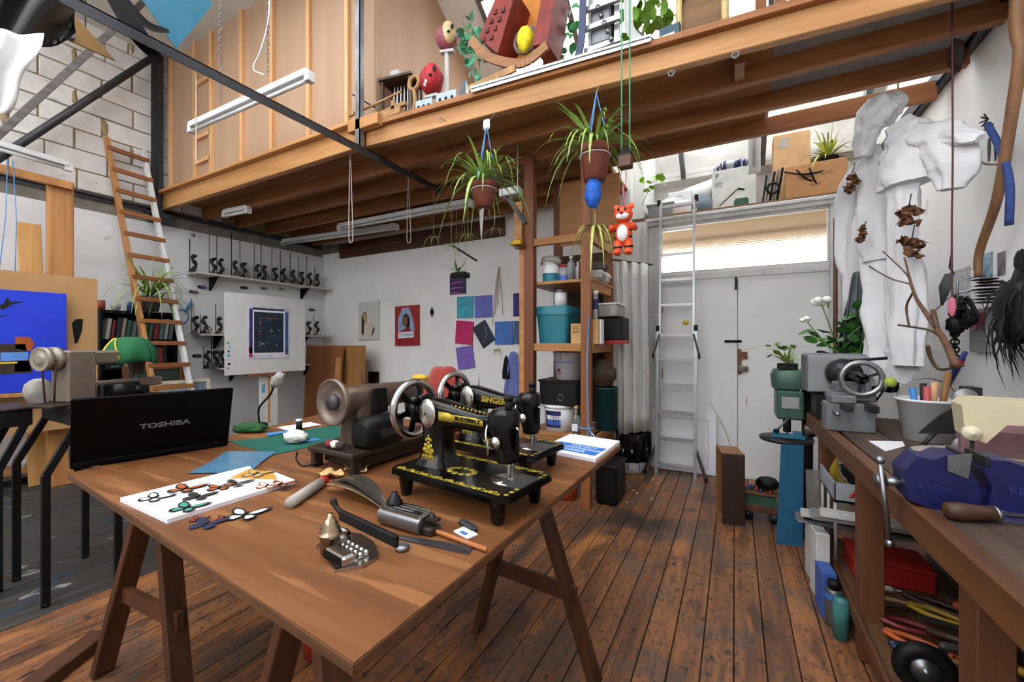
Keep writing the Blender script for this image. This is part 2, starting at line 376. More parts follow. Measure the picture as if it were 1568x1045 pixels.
for i in range(5):
    x = KX0+(KX1-KX0)*i/4
    MB().bar((x, KY0, slope(KY0)+.03), (x, KY1, slope(KY1)+.03), .05, .09).build('glazing_bar', M_galv, sk)
    if i < 4:
        mb = MB(); slab(mb, x+.026, x+(KX1-KX0)/4-.026, KY0+.05, KY1, .006); mb.shift((0, 0, .04)); mb.build('pane', M_pane, sk)
# ---- entrance: ledge above the doors, lobby beyond, doors, transom
M_tan = mat('lobby_ceiling_tan', '#80684a', .8, var=.08, scale=3)
M_door = mat('door_white_gloss', '#d8d8d8', .45, var=.04, scale=2, bump=.05)
speck(M_door, '#6f6a66', 9, .72, .5)
M_oldw = mat('frame_old_white', '#c6c6c5', .6, var=.1, scale=10, bump=.15); speck(M_oldw, '#6a645c', 12, .70, .5, stretch=(1, 1, .4))
tag(MB().box(-1.0, XR, YB+.0, 6.35, 2.66, 2.70).build('ledge', wood('ledge_board', '#8a6a4a', '#5a3f28', 'x')), None, None, None, 'structure')
struct('ceiling_lobby', MB().box(-1.6, XR+.6, YB+.16, 6.4, 2.62, 2.655), M_tan)
struct('floor_lobby', MB().box(-1.6, XR+.6, YB+.05, 9.5, -.1, -.02), M_conc)
fr = struct('trim_1', MB().box(-.78, -.70, YB-.03, YB+.1, 0, 2.63, .004).box(.76, .84, YB-.03, YB+.1, 0, 2.63, .004), M_oldw, 'old white painted frame around double doors')
MB().box(-.83, .9, YB-.05, YB+.12, 2.585, 2.645, .005).box(-.85, .92, YB-.075, YB-.03, 2.625, 2.66, .005).build('lintel', M_oldw, fr)
MB().box(-.70, .76, YB-.02, YB+.08, 1.985, 2.055, .004).build('transom_bar', M_oldw, fr)
def reeded():
    m = bpy.data.materials.new('glass_hammered'); m.use_nodes = True; nt = m.node_tree; N = nt.nodes; Lk = nt.links.new; b = N['Principled BSDF']
    b.inputs['Base Color'].default_value = hexc('#ece2d2')+(1,); b.inputs['Transmission Weight'].default_value = 1; b.inputs['Roughness'].default_value = .22; b.inputs['IOR'].default_value = 1.18
    tc = N.new('ShaderNodeTexCoord'); h = []
    for ax_ in 'XZ':
        wv = N.new('ShaderNodeTexWave'); wv.bands_direction = ax_; wv.inputs['Scale'].default_value = 18; wv.inputs['Distortion'].default_value = .6; Lk(tc.outputs['Object'], wv.inputs[0]); h.append(wv)
    a = N.new('ShaderNodeMath'); a.operation = 'MULTIPLY'; Lk(h[0].outputs['Fac'], a.inputs[0]); Lk(h[1].outputs['Fac'], a.inputs[1])
    bp = N.new('ShaderNodeBump'); bp.inputs['Strength'].default_value = .5; bp.inputs['Distance'].default_value = .01; Lk(a.outputs[0], bp.inputs['Height']); Lk(bp.outputs[0], b.inputs['Normal'])
    return m
wn = struct('window_3', MB().box(-.70, .76, YB+.0, YB+.05, 2.055, 2.085).box(-.70, .76, YB, YB+.05, 2.56, 2.585).box(-.70, -.685, YB, YB+.05, 2.085, 2.56).box(.745, .76, YB, YB+.05, 2.085, 2.56), M_oldw, 'wide frosted glass transom above the double doors')
MB().box(-.685, .745, YB+.02, YB+.026, 2.085, 2.56).build('pane', reeded(), wn)
M_blk = mat('iron_black', '#131313', .5, .3, var=.2)
M_brass = mat('brass_old', '#8a6a33', .4, .9, var=.2)
for i, (a, b) in enumerate(((-.695, .022), (.028, .755))):
    d = struct('door_%d' % (i+1), MB().box(a, b, YB+.0, YB+.045, .012, 1.98, .003), M_door, ('left' if i == 0 else 'right')+' leaf of the white double doors')
    for k in range(3): MB().box((a+.01, b-.01)[i]-.006, (a+.01, b-.01)[i]+.006, YB-.014, YB, .25+k*.7, .35+k*.7).build('hinge', M_brass, d)
    if i == 0:
        MB().box(.0, .022, YB-.018, YB, 1.86, 1.985).cyl((.011, YB-.02, 1.90), .006, .06).build('top_bolt', M_blk, d)
        MB().box(-.09, .06, YB-.012, YB, 1.335, 1.36).cyl((-.09, YB-.018, 1.348), .007, .15, 10, 'x').cyl((-.05, YB-.04, 1.348), .006, .025, 8, 'y').build('slide_bolt', M_blk, d)
    else:
        MB().box(.028, .06, YB-.02, YB, 1.02, 1.27).box(.06, .11, YB-.02, YB, 1.175, 1.245).build('lock_block', wood('lock_wood', '#7a4a2a', '#4a2a16', 'z'), d)
        MB().box(.03, .115, YB-.045, YB-.02, 1.05, 1.105, .006).cyl((.085, YB-.05, 1.078), .012, .01, 12, 'y').build('latch', mat('latch_metal', '#6b665c', .4, .8), d)
        MB().box(.1, .106, YB-.003, YB, .72, .80).build('paint_mark', mat('mark_red', '#a03040', .6, var=0), d)
MB().box(.005, .045, YB+.0455, YB+.06, .012, 1.98).build('gap_light_stop', M_door, bpy.data.objects['door_1'])  # strip added behind the leaves to stop light leaking through their gap
# skirting strip below the doors and the threshold
struct('trim_2', MB().box(-.70, .76, YB-.02, YB+.06, 0, .012), M_oldw, 'worn pale threshold under the double doors')
# ---- loft (mezzanine)
M_ply = wood('plywood', '#b0927a', '#9f8064', 'z', 2, .6, .04, .05, (.2, .9))
M_plyx = wood('plywood_underside', '#a87a50', '#855a34', 'x', 3, .65, .05, .08)
M_pine = wood('pine_batten', '#dcb080', '#c08c58', 'z', 5, .55, .12, .1)
M_pinex = wood('pine_beam', '#c9975f', '#a06c3c', 'x', 4, .55, .1, .12)
M_joist = wood('joist_brown', '#a06a3e', '#6d4222', 'x', 4, .65, .12, .15)
lo = tag(MB().box(XL, -2.62, 2.33, 2.52, 3.12, 3.15, .003).build('loft_deck', M_pinex), 'plywood loft platform carried on timber joists across the room', None, None, 'structure')
MB().box(XL+.03, -2.66, 2.39, 2.45, 2.945, 3.12, .004).build('edge_beam', M_pinex, lo)
MB().box(XL, -2.62, 2.5, YB, 3.10, 3.12).build('deck_board', M_plyx, lo)
def deck(x0, x1, a0, a1, b, z0, z1):
    vs = [(x, y, z) for z in (z0, z1) for x, y in ((x0, a0), (x1, a1), (x0, b), (x1, b))]
    return MB().add(vs, [(0,2,3,1), (4,5,7,6), (0,1,5,4), (2,6,7,3), (0,4,6,2), (1,3,7,5)])
deck(-2.62, -1.05, 2.40, 2.505, YB, 3.03, 3.055).build('deck_board', M_plyx, lo)
deck(-1.05, .2, 2.505, 2.60, 3.78, 3.03, 3.055).build('deck_board', M_plyx, lo)
deck(.2, XR-.02, 2.60, 2.66, 3.3, 3.03, 3.055).build('deck_board', mat('board_painted_pale', '#8d8984', .7), lo)
MB().bar((-2.62, 2.40, 2.985), (XR-.02, 2.63, 2.975), .055, .125, b=.004).build('edge_beam', M_pinex, lo)
MB().bar((-2.62, 2.36, 3.066), (XR-.02, 2.59, 3.056), .06, .04, b=.003).build('edge_board', M_joist, lo)
MB().bar((-1.6, 2.385, 3.093), (-.42, 2.46, 3.089), .05, .012).bar((-1.6, 2.372, 3.08), (-.42, 2.447, 3.076), .006, .03).build('edge_trim', mat('trim_aluminium', '#c4c6c6', .35, .7), lo)
for y in (2.83, 3.25, 3.66, 4.06, 4.42): MB().box(XL+.02, -2.5, y, y+.05, 2.935, 3.10, .004).build('joist', M_joist, lo)
for y0, y1, x0, x1 in ((2.86, 2.93, -2.75, XR-.03), (3.25, 3.30, -2.75, XR-.03), (3.70, 3.66, -2.75, XR-.05)): MB().bar((x0, y0, 2.98), (x1, y1, 2.975), .05, .12, b=.004).build('joist', M_joist, lo)
for y in (4.02, 4.4): MB().box(-2.75, -1.05, y, y+.05, 2.92, 3.03, .004).build('joist', M_joist, lo)
MB().box(.0, .05, 2.68, 2.86, 2.93, 3.03).build('noggin', M_joist, lo)
MB().box(-5.73, -2.62, YB-.04, YB, 2.71, 2.95).build('ledger_board', wood('ledger_brown', '#5c3520', '#3d2011', 'x'), lo)
MB().box(-6.15, -5.73, YB-.05, YB, 2.82, 2.95).build('ledger_block', M_conc, lo)
MB().box(-2.75, -2.42, 2.30, 2.36, 3.03, 3.12, .005).build('edge_block', M_pinex, lo)
for u, v in ((675, 184), (1126, 84), (1028, 112)):
    p = ay(u, v, 2.36 if u < 700 else 2.47); MB().torus((p.x, p.y, p.z), .016, .003, 'y', 16, 6).tube([(p.x, p.y, p.z+.014), (p.x, p.y+.07, p.z+.02)], .003, 5).build('eye_hook', M_galv, lo)
stamp = mat('stamp_ink', '#3a2214', .8, var=.2)
p = ay(690, 222, 2.835); text_mesh('SS US LH', .06, stamp, 'stamp', lo, (p.x, 2.8335, 2.985), (PI/2, 0, 0), .0004, sx=1.3)
# front wall of the plywood cabin on the loft
cabin = tag(MB().box(XL+.1, -2.62, 2.47, 2.485, 3.15, ZR).build('plywood_partition', M_ply), 'plywood partition with pine battens closing the left half of the loft', None, None, 'structure')
for u in (262, 300, 325, 372, 418, 474, 533):
    p = ay(u, 150, 2.46); MB().box(p.x-.022, p.x+.022, 2.435, 2.47, 3.15, ZR, .002).build('batten', M_pine, cabin)
for v in (250, 213, 130, 60): 
    a, b = ay(303, v, 2.46), ay(325, v, 2.46); MB().box(a.x, b.x, 2.435, 2.47, a.z-.02, a.z+.02).build('noggin', M_pine, cabin)
MB().box(-2.625, -2.61, 2.47, 3.95, 3.125, ZR).build('side_panel', M_ply, cabin)
# ---- steelwork
st = struct('trim_3', MB().box(XL+.02, XL+.12, 2.33, 2.345, 2.8, ZR).box(XL+.06, XL+.072, 2.28, 2.40, 2.8, ZR), M_dark, 'dark steel column standing against the block wall')
MB().box(XL+.0, XL+.16, 2.26, 2.42, 2.78, 2.84).box(XL+.1, XL+.16, 2.2, 2.5, 2.84, 2.87).build('bracket', M_dark, st)
struct('trim_4', MB().box(-2.615, -2.565, -1.5, 3.3, 2.865, 2.872).box(-2.572, -2.565, -1.5, 3.3, 2.815, 2.872), M_dark, 'long dark steel tie running under the loft edge')
struct('trim_5', MB().box(-2.66, -2.61, 2.30, 2.307, 2.87, ZR).box(-2.617, -2.61, 2.30, 2.345, 2.87, ZR), M_galv, 'grey steel post at the corner of the plywood partition')
p, q = ax(20, 228, -5.98), ax(243, 82, -5.98)
struct('trim_6', MB().tube([p+(p-q)*.1, q], .034, 10), M_dark, 'dark steel tube brace across the block wall')
p, q = ax(-10, 214, -5.2), ax(185, 35, -5.2)
struct('trim_7', MB().bar(p+(p-q)*.15, q+(q-p)*.2, .05, .11, (1,0,0), b=.004), wood('rafter_grey', '#6f6a68', '#3c3634', 'y', 6, .5), 'grey weathered rafter crossing in front of the block wall')
struct('trim_8', MB().box(XR-.06, XR-.001, 2.2, 6, 3.0, 3.008).box(XR-.06, XR-.052, 2.2, 6, 3.0, 3.07).box(XR-.03, XR-.001, 2.2, 6, 3.07, 3.14), M_dark, 'dark steel wall beam under the loft at the right')
p, q = ay(615, 0, 3.6), ay(650, 105, 3.6)
struct('trim_9', MB().bar(q, q+(p-q)*2.2, .05, .05), M_galv, 'grey steel channel leaning behind the partition corner')
p, q = ay(650, 0, 4.1), ay(690, 75, 4.1)
struct('trim_10', MB().bar(q+(q-p)*.8, q+(p-q)*1.4, .09, .05), M_galv, 'wide grey steel channel rising behind the loft')
# ------------------------------------------------------------ shared finishes
M_tabtop = wood('table_ply', '#82532f', '#553318', 'x', 3.4, .5, .04, .08, (.28, .74)); speck(M_tabtop, '#6a3a1c', 40, .52, .35, stretch=(.08, 1, 1)); speck(M_tabtop, '#a87446', 22, .56, .35, stretch=(.1, 1, 1)); speck(M_tabtop, '#2e1a0e', 13, .71, .6)
blob(M_tabtop, [(-.93, .62, .07, .04, .55), (-1.25, .72, .12, .05, .3), (-.75, .9, .2, .08, .25)], '#3b2012')
M_tabedge = wood('ply_edge', '#6a4426', '#452a16', 'x', 9, .7, .03)
M_leg = wood('trestle_pine', '#5e3720', '#38200f', 'z', 4, .55, .12, .12)
M_black = mat('black_enamel', '#040404', .2, .0, var=.1, spec=.4)
M_blackm = mat('black_matt', '#0a0a0b', .55, var=.15, spec=.3)
M_chrome = mat('chrome_worn', '#b9b7b3', .24, 1, var=.12, scale=14)
M_steel = mat('steel_plain', '#85878a', .36, .95, var=.15, scale=12)
M_gold = mat('gold_decal', '#b09a2e', .4, .35, var=.3, scale=90)
M_paper = mat('paper_white', '#dcdbe2', .8, var=.02)
M_red = mat('plastic_red', '#9c1f18', .45, var=.08)
def loft(mb, rings, cap=True, smooth=True):
    n = len(rings[0]); vs = [p for r in rings for p in r]; fs = []
    for i in range(len(rings)-1):
        for k in range(n): fs.append((i*n+k, i*n+(k+1)%n, (i+1)*n+(k+1)%n, (i+1)*n+k))
    mb.add(vs, fs, smooth)
    if cap: mb.add(vs, [tuple(range(n))[::-1], tuple((len(rings)-1)*n+k for k in range(n))])
    return mb
def rr(w, h, p=3.2, n=20):
    """superellipse ring of full size w x h"""
    o = []
    for k in range(n):
        a = 2*PI*k/n; c, s = math.cos(a), math.sin(a)
        o.append((w/2*math.copysign(abs(c)**(2/p), c), h/2*math.copysign(abs(s)**(2/p), s)))
    return o
def ring_z(cx, cy, z, w, h, p=3.2, n=20): return [(cx+a, cy+b, z) for a, b in rr(w, h, p, n)]
def ring_x(x, cy, cz, w, h, p=3.2, n=20): return [(x, cy+a, cz+b) for a, b in rr(w, h, p, n)]
# ------------------------------------------------------------ big work table on two trestles
HT = .87
A, B, C, D = az(542, 1015, HT), az(105, 725, HT), az(950, 682, HT), Vector((-2.42, 1.93, HT))
tb = thing('work_table', 'large brown plywood work table standing on timber trestles', 'table', (A.x, A.y, 0))
q = [A, C, D, B]
MB().prism([(p.x-A.x, p.y-A.y) for p in q], HT-.018, HT).build('table_top', M_tabtop, tb)
mb = MB()
for a, b in zip(q, q[1:]+q[:1]): mb.bar(a-Vector((A.x, A.y, .0115)), b-Vector((A.x, A.y, .0115)), .004, .0175)
mb.build('edge_lipping', M_tabedge, tb)
def trestle(label, a0, a1, hw=.29):
    T = thing('trestle', label, 'trestle', (a0[0], a0[1], 0), 0, 'trestles under the work table'); o = Vector((a0[0], a0[1], 0))
    a0, a1 = Vector((*a0, HT-.05)), Vector((*a1, HT-.05)); d = (a1-a0).normalized(); sd = Vector((d.y, -d.x, 0))
    MB().bar(a0-o-d*.06, a1-o+d*.06, .06, .05, b=.004).build('ridge_rail', M_leg, T)
    for e, p in ((-1, a0), (1, a1)):
        ft = []
        for s in (-1, 1):
            bt = Vector((p.x, p.y, 0))+sd*s*hw+d*e*.06; ft.append((bt, s))
            MB().bar(p-o+sd*s*.03+Vector((0, 0, .015)), bt-o+Vector((0, 0, .004)), .07, .032, tuple(sd), b=.003).build('leg', M_leg, T)
        k = .42
        l, r = ft[0][0].lerp(p, k), ft[1][0].lerp(p, k)
        MB().bar(l-o-sd*.05, r-o+sd*.05, .022, .06).build('stretcher', M_leg, T)
    return T
trestle('timber trestle at the right end of the work table', (-.85, .62), (-.77, 1.54))
trestle('timber trestle at the left end of the work table', (-1.97, .76), (-2.02, 1.6))
solo('timber_offcut', MB().box(-.045, .045, -.3, .3, 0, .05, .004), M_leg, 'rough timber offcut on the floor by the left trestle leg', 'offcut', (az(100, 1040, 0).x, az(100, 1040, 0).y-.1, 0), .55)
p = az(490, 985, 0)
solo('red_bucket', MB().lathe([(.08, 0), (.11, .22), (.104, .22), (.075, .01)], 20, True, True), M_red, 'red plastic bucket standing under the work table', 'bucket', (-1.58, 1.2, 0))
# ------------------------------------------------------------ sewing machines
def hand_wheel(T, x, z, R, spoked=True):
    mb = MB().at(x, 0, z).torus((0, 0, 0), R-.011, .0125, 'x', 32, 10); mb.M = Matrix()
    w_ = mb.build('hand_wheel', M_chrome, T)
    if spoked:
        mb = MB()
        for k in range(6):
            a = 2*PI*k/6+.3
            mb.bar((x+.004, math.cos(a)*.02, z+math.sin(a)*.02), (x, math.cos(a)*(R-.014), z+math.sin(a)*(R-.014)), .012, .016)
        mb.build('spokes', M_black, w_)
        MB().at(x-.012, 0, z, ry=PI/2).lathe([(.026, 0), (.034, .006), (.034, .02), (.046, .035), (.046, .05), (.038, .056)], 20).build('hub', M_black, w_)
    return w_
def domestic_machine(name, label, word, loc, rz, feet=True, plate=True):
    T = thing(name, label, 'sewing machine', loc, rz, 'black sewing machines on the work table')
    ZB = .08                                                    # underside of the bed above the table
    L, W = .23, .125
    def oct_(l, w, c): return [(-l+c, -w), (l-c, -w), (l, -w+c), (l, w-c), (l-c, w), (-l+c, w), (-l, w-c), (-l, -w+c)]
    mb = MB().prism(oct_(L, W, .022), ZB-.012, ZB).prism(oct_(L-.006, W-.006, .02), ZB, ZB+.006); mb.prism(oct_(L-.03, W-.03, .02), ZB-.03, ZB-.012)
    mb.build('bed', M_black, T)
    for sx in (-1, 1):
        for sy in (-1, 1):
            loft(MB(), [ring_z(sx*(L-.05), sy*(W-.035), 0, .026, .026, 4, 8), ring_z(sx*(L-.05), sy*(W-.035), ZB-.011, .045, .042, 4, 8)]).build('foot', M_black, T)
    Z = ZB+.006
    bd = MB()                                                    # pillar sweeping into the arm
    loft(bd, [ring_z(-.135, 0, Z, .135, .125), ring_z(-.135, 0, Z+.008, .13, .12), ring_z(-.134, 0, Z+.02, .105, .1), ring_z(-.13, 0, Z+.07, .092, .085), ring_z(-.128, 0, Z+.115, .1, .085), ring_z(-.125, 0, Z+.14, .115, .085)])
    loft(bd, [ring_x(-.2, 0, Z+.165, .05, .055), ring_x(-.19, 0, Z+.165, .078, .085), ring_x(-.13, 0, Z+.166, .085, .09), ring_x(-.06, 0, Z+.162, .076, .076), ring_x(0, 0, Z+.156, .068, .064), ring_x(.06, 0, Z+.152, .062, .058), ring_x(.1, 0, Z+.15, .064, .07)])
    bd.build('arm', M_black, T)
    hd = MB()
    loft(hd, [ring_z(.145, 0, Z+.05, .05, .06), ring_z(.143, 0, Z+.075, .055, .066), ring_z(.138, 0, Z+.11, .07, .07), ring_z(.13, 0, Z+.15, .09, .076), ring_z(.133, 0, Z+.185, .085, .074), ring_z(.138, 0, Z+.2, .06, .06)])
    hd.build('head', M_black, T)
    fp = MB().box(.166, .171, -.024, .024, Z+.06, Z+.19, .002).build('face_plate', M_blackm, T)
    MB().cyl((.155, -.008, Z+.195), .011, .03, 12).cyl((.155, -.008, Z+.225), .0135, .014, 12).build('pressure_screw', M_blackm, T)
    MB().cyl((.15, 0, Z+.004), .0042, .07, 10).cyl((.15, 0, Z+.03), .007, .022, 10).build('needle_bar', M_chrome, T)
    MB().cyl((.155, .012, Z+.012), .0035, .05, 8).box(.146, .166, .0, .02, Z+.001, Z+.005).box(.149, .16, .004, .016, Z+.005, Z+.03).build('presser_foot', M_chrome, T)
    MB().cyl((.135, -.048, Z+.11), .017, .006, 16, 'y').cyl((.135, -.052, Z+.11), .013, .016, 16, 'y').build('tension_disc', M_chrome, T)
    MB().tube(curve3([(.1, -.035, Z+.155), (.108, -.052, Z+.13), (.118, -.055, Z+.095), (.112, -.05, Z+.075)], 5), .0035, 6).build('thread_guide', M_chrome, T)
    MB().tube([(.172, -.01, Z+.15), (.19, -.018, Z+.155), (.198, -.02, Z+.148)], .0028, 6).build('take_up_lever', M_chrome, T)
    MB().cyl((-.11, 0, Z+.2), .0025, .06, 6).build('spool_pin', M_steel, T)
    mb = MB().at(-.135, -.044, Z+.165, rx=PI/2); mb.lathe([(.047, 0), (.046, .004), (.032, .009), (.005, .011)], 24, True, False); mb.M = Matrix()
    cv = mb.build('round_cover', M_chrome, T); cv.scale = (.8, 1, 1.0); cv.location.x = -.027
    w_ = hand_wheel(T, -.245, Z+.165, .1)
    MB().at(-.228, 0, Z+.165, ry=PI/2).lathe([(.03, 0), (.034, .01), (.034, .035)], 18).build('wheel_boss', M_black, T)
    MB().cyl((-.205, -.05, Z+.2), .012, .05, 12, 'y').box(-.215, -.18, -.03, .03, Z+.19, Z+.215, .005).build('bobbin_winder', M_black, T)
    if plate:
        MB().lathe([(.052, 0), (.052, .0015)], 24).build('stitch_plate', M_chrome, T, (.15, 0, Z+.0002))
        MB().box(.152, L-.01, -.045, .06, Z+.0004, Z+.0018).build('slide_plate', M_steel, T)
    # gold transfers
    dc = MB()
    def ribbon(pts, wd):
        for a, b in zip(pts, pts[1:]): dc.bar(a, b, wd, .0006)
    zz = Z+.0004
    for s in (-1, 1):
        ribbon([(-L+.03, s*(W-.012), zz), (L-.03, s*(W-.012), zz)], .0025)
        for k in range(30): dc.cyl((-L+.035+k*(2*L-.07)/29, s*(W-.021)+.004*math.sin(k*2.1), zz-.0003), .0062+.002*math.sin(k*1.7), .0007, 6)
    for k in range(9): dc.cyl((L-.016, -.1+k*.024, zz-.0003), .007, .0006, 6)
    for k in range(11):
        a = 2*PI*k/11; dc.cyl((-.01+.045*math.cos(a), .0+.026*math.sin(a)-.02, zz-.0003), .011, .0006, 6)
    dc.build('bed_transfer', M_gold, T)
    dc = MB()                                                     # crest on the front of the pillar
    for dx, dz, r in ((0, .095, .004), (0, .085, .007), (-.009, .082, .005), (.009, .082, .005), (0, .072, .006), (-.012, .064, .007), (.012, .064, .007), (0, .056, .011), (-.017, .05, .008), (.017, .05, .008), (-.006, .044, .009), (.01, .042, .009)):
        dc.cyl((-.13+dx, -.0455-.0015*(dz < .07), Z+dz-.0), r, .002, 7, 'y')
    dc.box(-.155, -.105, -.049, -.045, Z+.03, Z+.036)
    for k in range(5): dc.box(-.153+k*.011, -.149+k*.011, -.05, -.046, Z+.016, Z+.03)
    dc.build('pillar_crest', M_gold, T)
    if word == 'BUTTERFLY':
        mb = MB()
        for x0, x1 in ((-.085, -.03), (-.03, .085)):
            g = 1 if x0 > -.05 else 1.35
            mb.grid(lambda s, t: (x0+(x1-x0)*s, -.0415+.055*(x0+(x1-x0)*s+.085)*.9-.0045-.0*t, Z+.163-.03*(x0+(x1-x0)*s)-.012*g+.02*g*t*(1 if s < .95 else .8)), 4, 1, .002)
        for k in range(14): mb.ball((-.1+k*.016, -.02+.0*k, Z+.2-.0013*k-.002), .004, .004, .0035, 6, 4)
        mb.build('name_band', M_gold, T)
        text_mesh('BUTTERFLY', .0145, M_blackm, 'lettering', T, (.03, -.0428, Z+.1615), (PI/2, .03, .05), .0012, sx=1.25, bold=.0004)
    else:
        text_mesh(word, .03, M_gold, 'lettering', T, (.0, -.0425, Z+.163), (PI/2, .05, .09), .0016, sx=1.15, bold=.0006)
    return T
bc = Vector((-.714, 1.047, HT)); rzm = math.atan2(-.057, .457)
domestic_machine('sewing_machine', 'front black sewing machine with gold BUTTERFLY lettering on the work table', 'BUTTERFLY', bc, rzm)
domestic_machine('sewing_machine', 'rear black sewing machine with gold SINGER lettering on the work table', 'SINGER', bc+Vector((-.1, .364, 0)), rzm)
# brown industrial machine with a solid wheel, long axis towards the back wall
M_brown = mat('hammered_brown', '#5d4a3f', .42, .35, var=.2, scale=18, bump=.1, bscale=60)
M_brownd = mat('grimy_brown', '#33271f', .55, .3, var=.3, scale=12)
T = thing('industrial_sewing_machine', 'brown industrial sewing machine with solid dished hand wheel and black motor', 'sewing machine', (-1.30, 1.27, HT), PI/2-.03)
MB().box(-.26, .2, -.13, .13, .06, .08, .004).build('bed_plate', M_brownd, T)
for x in (-.23, .17):
    for y in (-.11, .11): MB().box(x-.02, x+.02, y-.012, y+.012, 0, .06, .003).build('foot', M_brownd, T)
MB().box(-.2, .18, -.11, .11, .012, .06, .004).build('under_tray', M_brownd, T)
bd = MB(); loft(bd, [ring_z(-.09, .02, .08, .15, .13, 5), ring_z(-.09, .02, .2, .13, .11, 5), ring_z(-.09, .02, .235, .12, .1, 5)])
loft(bd, [ring_x(-.185, .02, .245, .07, .075), ring_x(-.17, .02, .245, .1, .105), ring_x(-.05, .02, .25, .1, .105), ring_x(.08, .02, .252, .092, .095), ring_x(.22, .02, .25, .085, .09), ring_x(.235, .02, .25, .06, .06)])
loft(bd, [ring_z(.2, .02, .13, .06, .07), ring_z(.2, .02, .25, .08, .085)])
bd.build('arm', M_brown, T)
mb = MB().at(-.235, .02, .25, ry=PI/2); mb.lathe([(.0, .018), (.03, .016), (.034, .02), (.07, .012), (.082, -.002), (.088, 0), (.088, .016), (.08, .026), (.04, .05)], 32); mb.M = Matrix(); w_ = mb.build('hand_wheel', mat('wheel_brown_grey', '#75665c', .35, .5, var=.15), T)
mb = MB().at(-.238, .02, .25, ry=PI/2); mb.lathe([(.03, 0), (.03, .03)], 24); mb.M = Matrix(); mb.build('wheel_cap', mat('cap_grey', '#46464a', .45, .4), w_)
loft(MB(), [ring_z(-.06, -.045, .19, .09, .012), ring_z(-.06, -.045, .29, .07, .012)]).build('arch_recess', M_blackm, T)
mo = MB(); loft(mo, [ring_x(-.2, -.09, .135, .08, .08, 4), ring_x(-.185, -.09, .135, .11, .115, 4), ring_x(-.03, -.09, .135, .11, .115, 4), ring_x(-.015, -.09, .135, .08, .08, 4)]); mo.build('motor', M_blackm, T)
MB().box(-.15, -.07, -.149, -.144, .12, .15).build('motor_badge', mat('badge_grey', '#3c3a38', .4, .5), T)
for k, c in enumerate(('#7d2735', '#d8d2c8', '#3a3030')): MB().ball((-.24, -.02-.03*k+.04, .1), .017, .02, .014, 8, 6, lambda p: 1+.4*mnoise.noise(p*4)).build('thread_scrap', mat('scrap_%d' % k, c, .9), T)
MB().tube(curve3([(-.245, .08, .02), (-.27, .14, -.0+.004), (-.22, .26, .004), (-.17, .33, .004), (-.165, .345, .004)]), .003, 6).build('power_lead', M_blackm, T)
MB().tube([(-.05, .07, .3), (-.03, .1, .35), (-.01, .13, .36)], .0025, 6).build('thread_wire', M_brownd, T)
p = Vector((-1.28, 1.42, HT+.3))
solo('yellow_rag', MB().ball((0, 0, 0), .04, .03, .018, 14, 8, lambda p: 1+.5*mnoise.noise(p*3)), mat('rag_yellow', '#c99a2c', .9, var=.25), 'crumpled yellow rag on top of the brown sewing machine', 'rag', (-1.26, 1.46, HT+.31))
# red cloth cover over something behind the machines
M_redc = mat('cloth_red', '#86200f', .85, var=.15, scale=6, sheen=.3)
def drape(lo_, hi_, seed, squash=1.0, cols=28, rows=10, fold=.12):
    """a cloth dropped over a lump: rings from the crown down to the hem"""
    def f(u, v):
        a = u*2*PI; r = min(1, v*1.35)**.75; z = hi_[2]*(1-max(0, v-.22)**1.15*1.28*squash)
        n = 1+fold*mnoise.noise(Vector((math.cos(a)*2+seed, math.sin(a)*2, v*1.5)))+fold*.55*math.sin(a*7+seed)*v
        return (lo_[0]*r*n*math.cos(a), lo_[1]*r*n*math.sin(a), max(.001, z+.02*mnoise.noise(Vector((a*2, v*4, seed)))))
    return f
p = Vector((-1.42, 1.83, HT))
solo('red_cloth_cover', MB().grid(drape((.17, .1), (0, 0, .33), 3.2, 1.0), 40, 12, .003), M_redc, 'red cloth thrown over a machine at the back of the work table', 'cloth', p)
# ------------------------------------------------------------ laptop
la, lb = az(107, 722, HT), az(350, 683, HT); d = (lb-la).normalized(); ang = math.atan2(d.y, d.x); Lw = (lb-la).length
T = thing('laptop', 'open black laptop seen from behind with silver TOSHIBA lettering', 'laptop', la.lerp(lb, .5), ang)
M_lid = mat('laptop_black', '#040405', .35, var=.1, spec=.12)
mb = MB().at(0, .012, .012, rx=.32); mb.box(-Lw/2, Lw/2, -.006, .006, 0, .275, .004); mb.M = Matrix(); lid = mb.build('lid', M_lid, T)
mb = MB().at(0, .012, .012, rx=.32); mb.box(-Lw/2+.015, Lw/2-.015, .006, .0066, .02, .235); mb.M = Matrix(); mb.build('screen', mat('screen_off', '#0b0d12', .1, var=0), lid)
MB().box(-Lw/2, Lw/2, .0, .33, .003, .03, .006).build('keyboard_base', M_lid, T)
def lidp(x, z): return (x, .012-.0068*math.cos(.32)-z*math.sin(.32), .012+z*math.cos(.32)-.0068*math.sin(.32))
text_mesh('TOSHIBA', .029, mat('silver_letters', '#77797c', .4, .4, var=0), 'lettering', lid, lidp(.02, .135), (PI/2+.32, 0, 0), .0006, sx=1.35, bold=.0009)
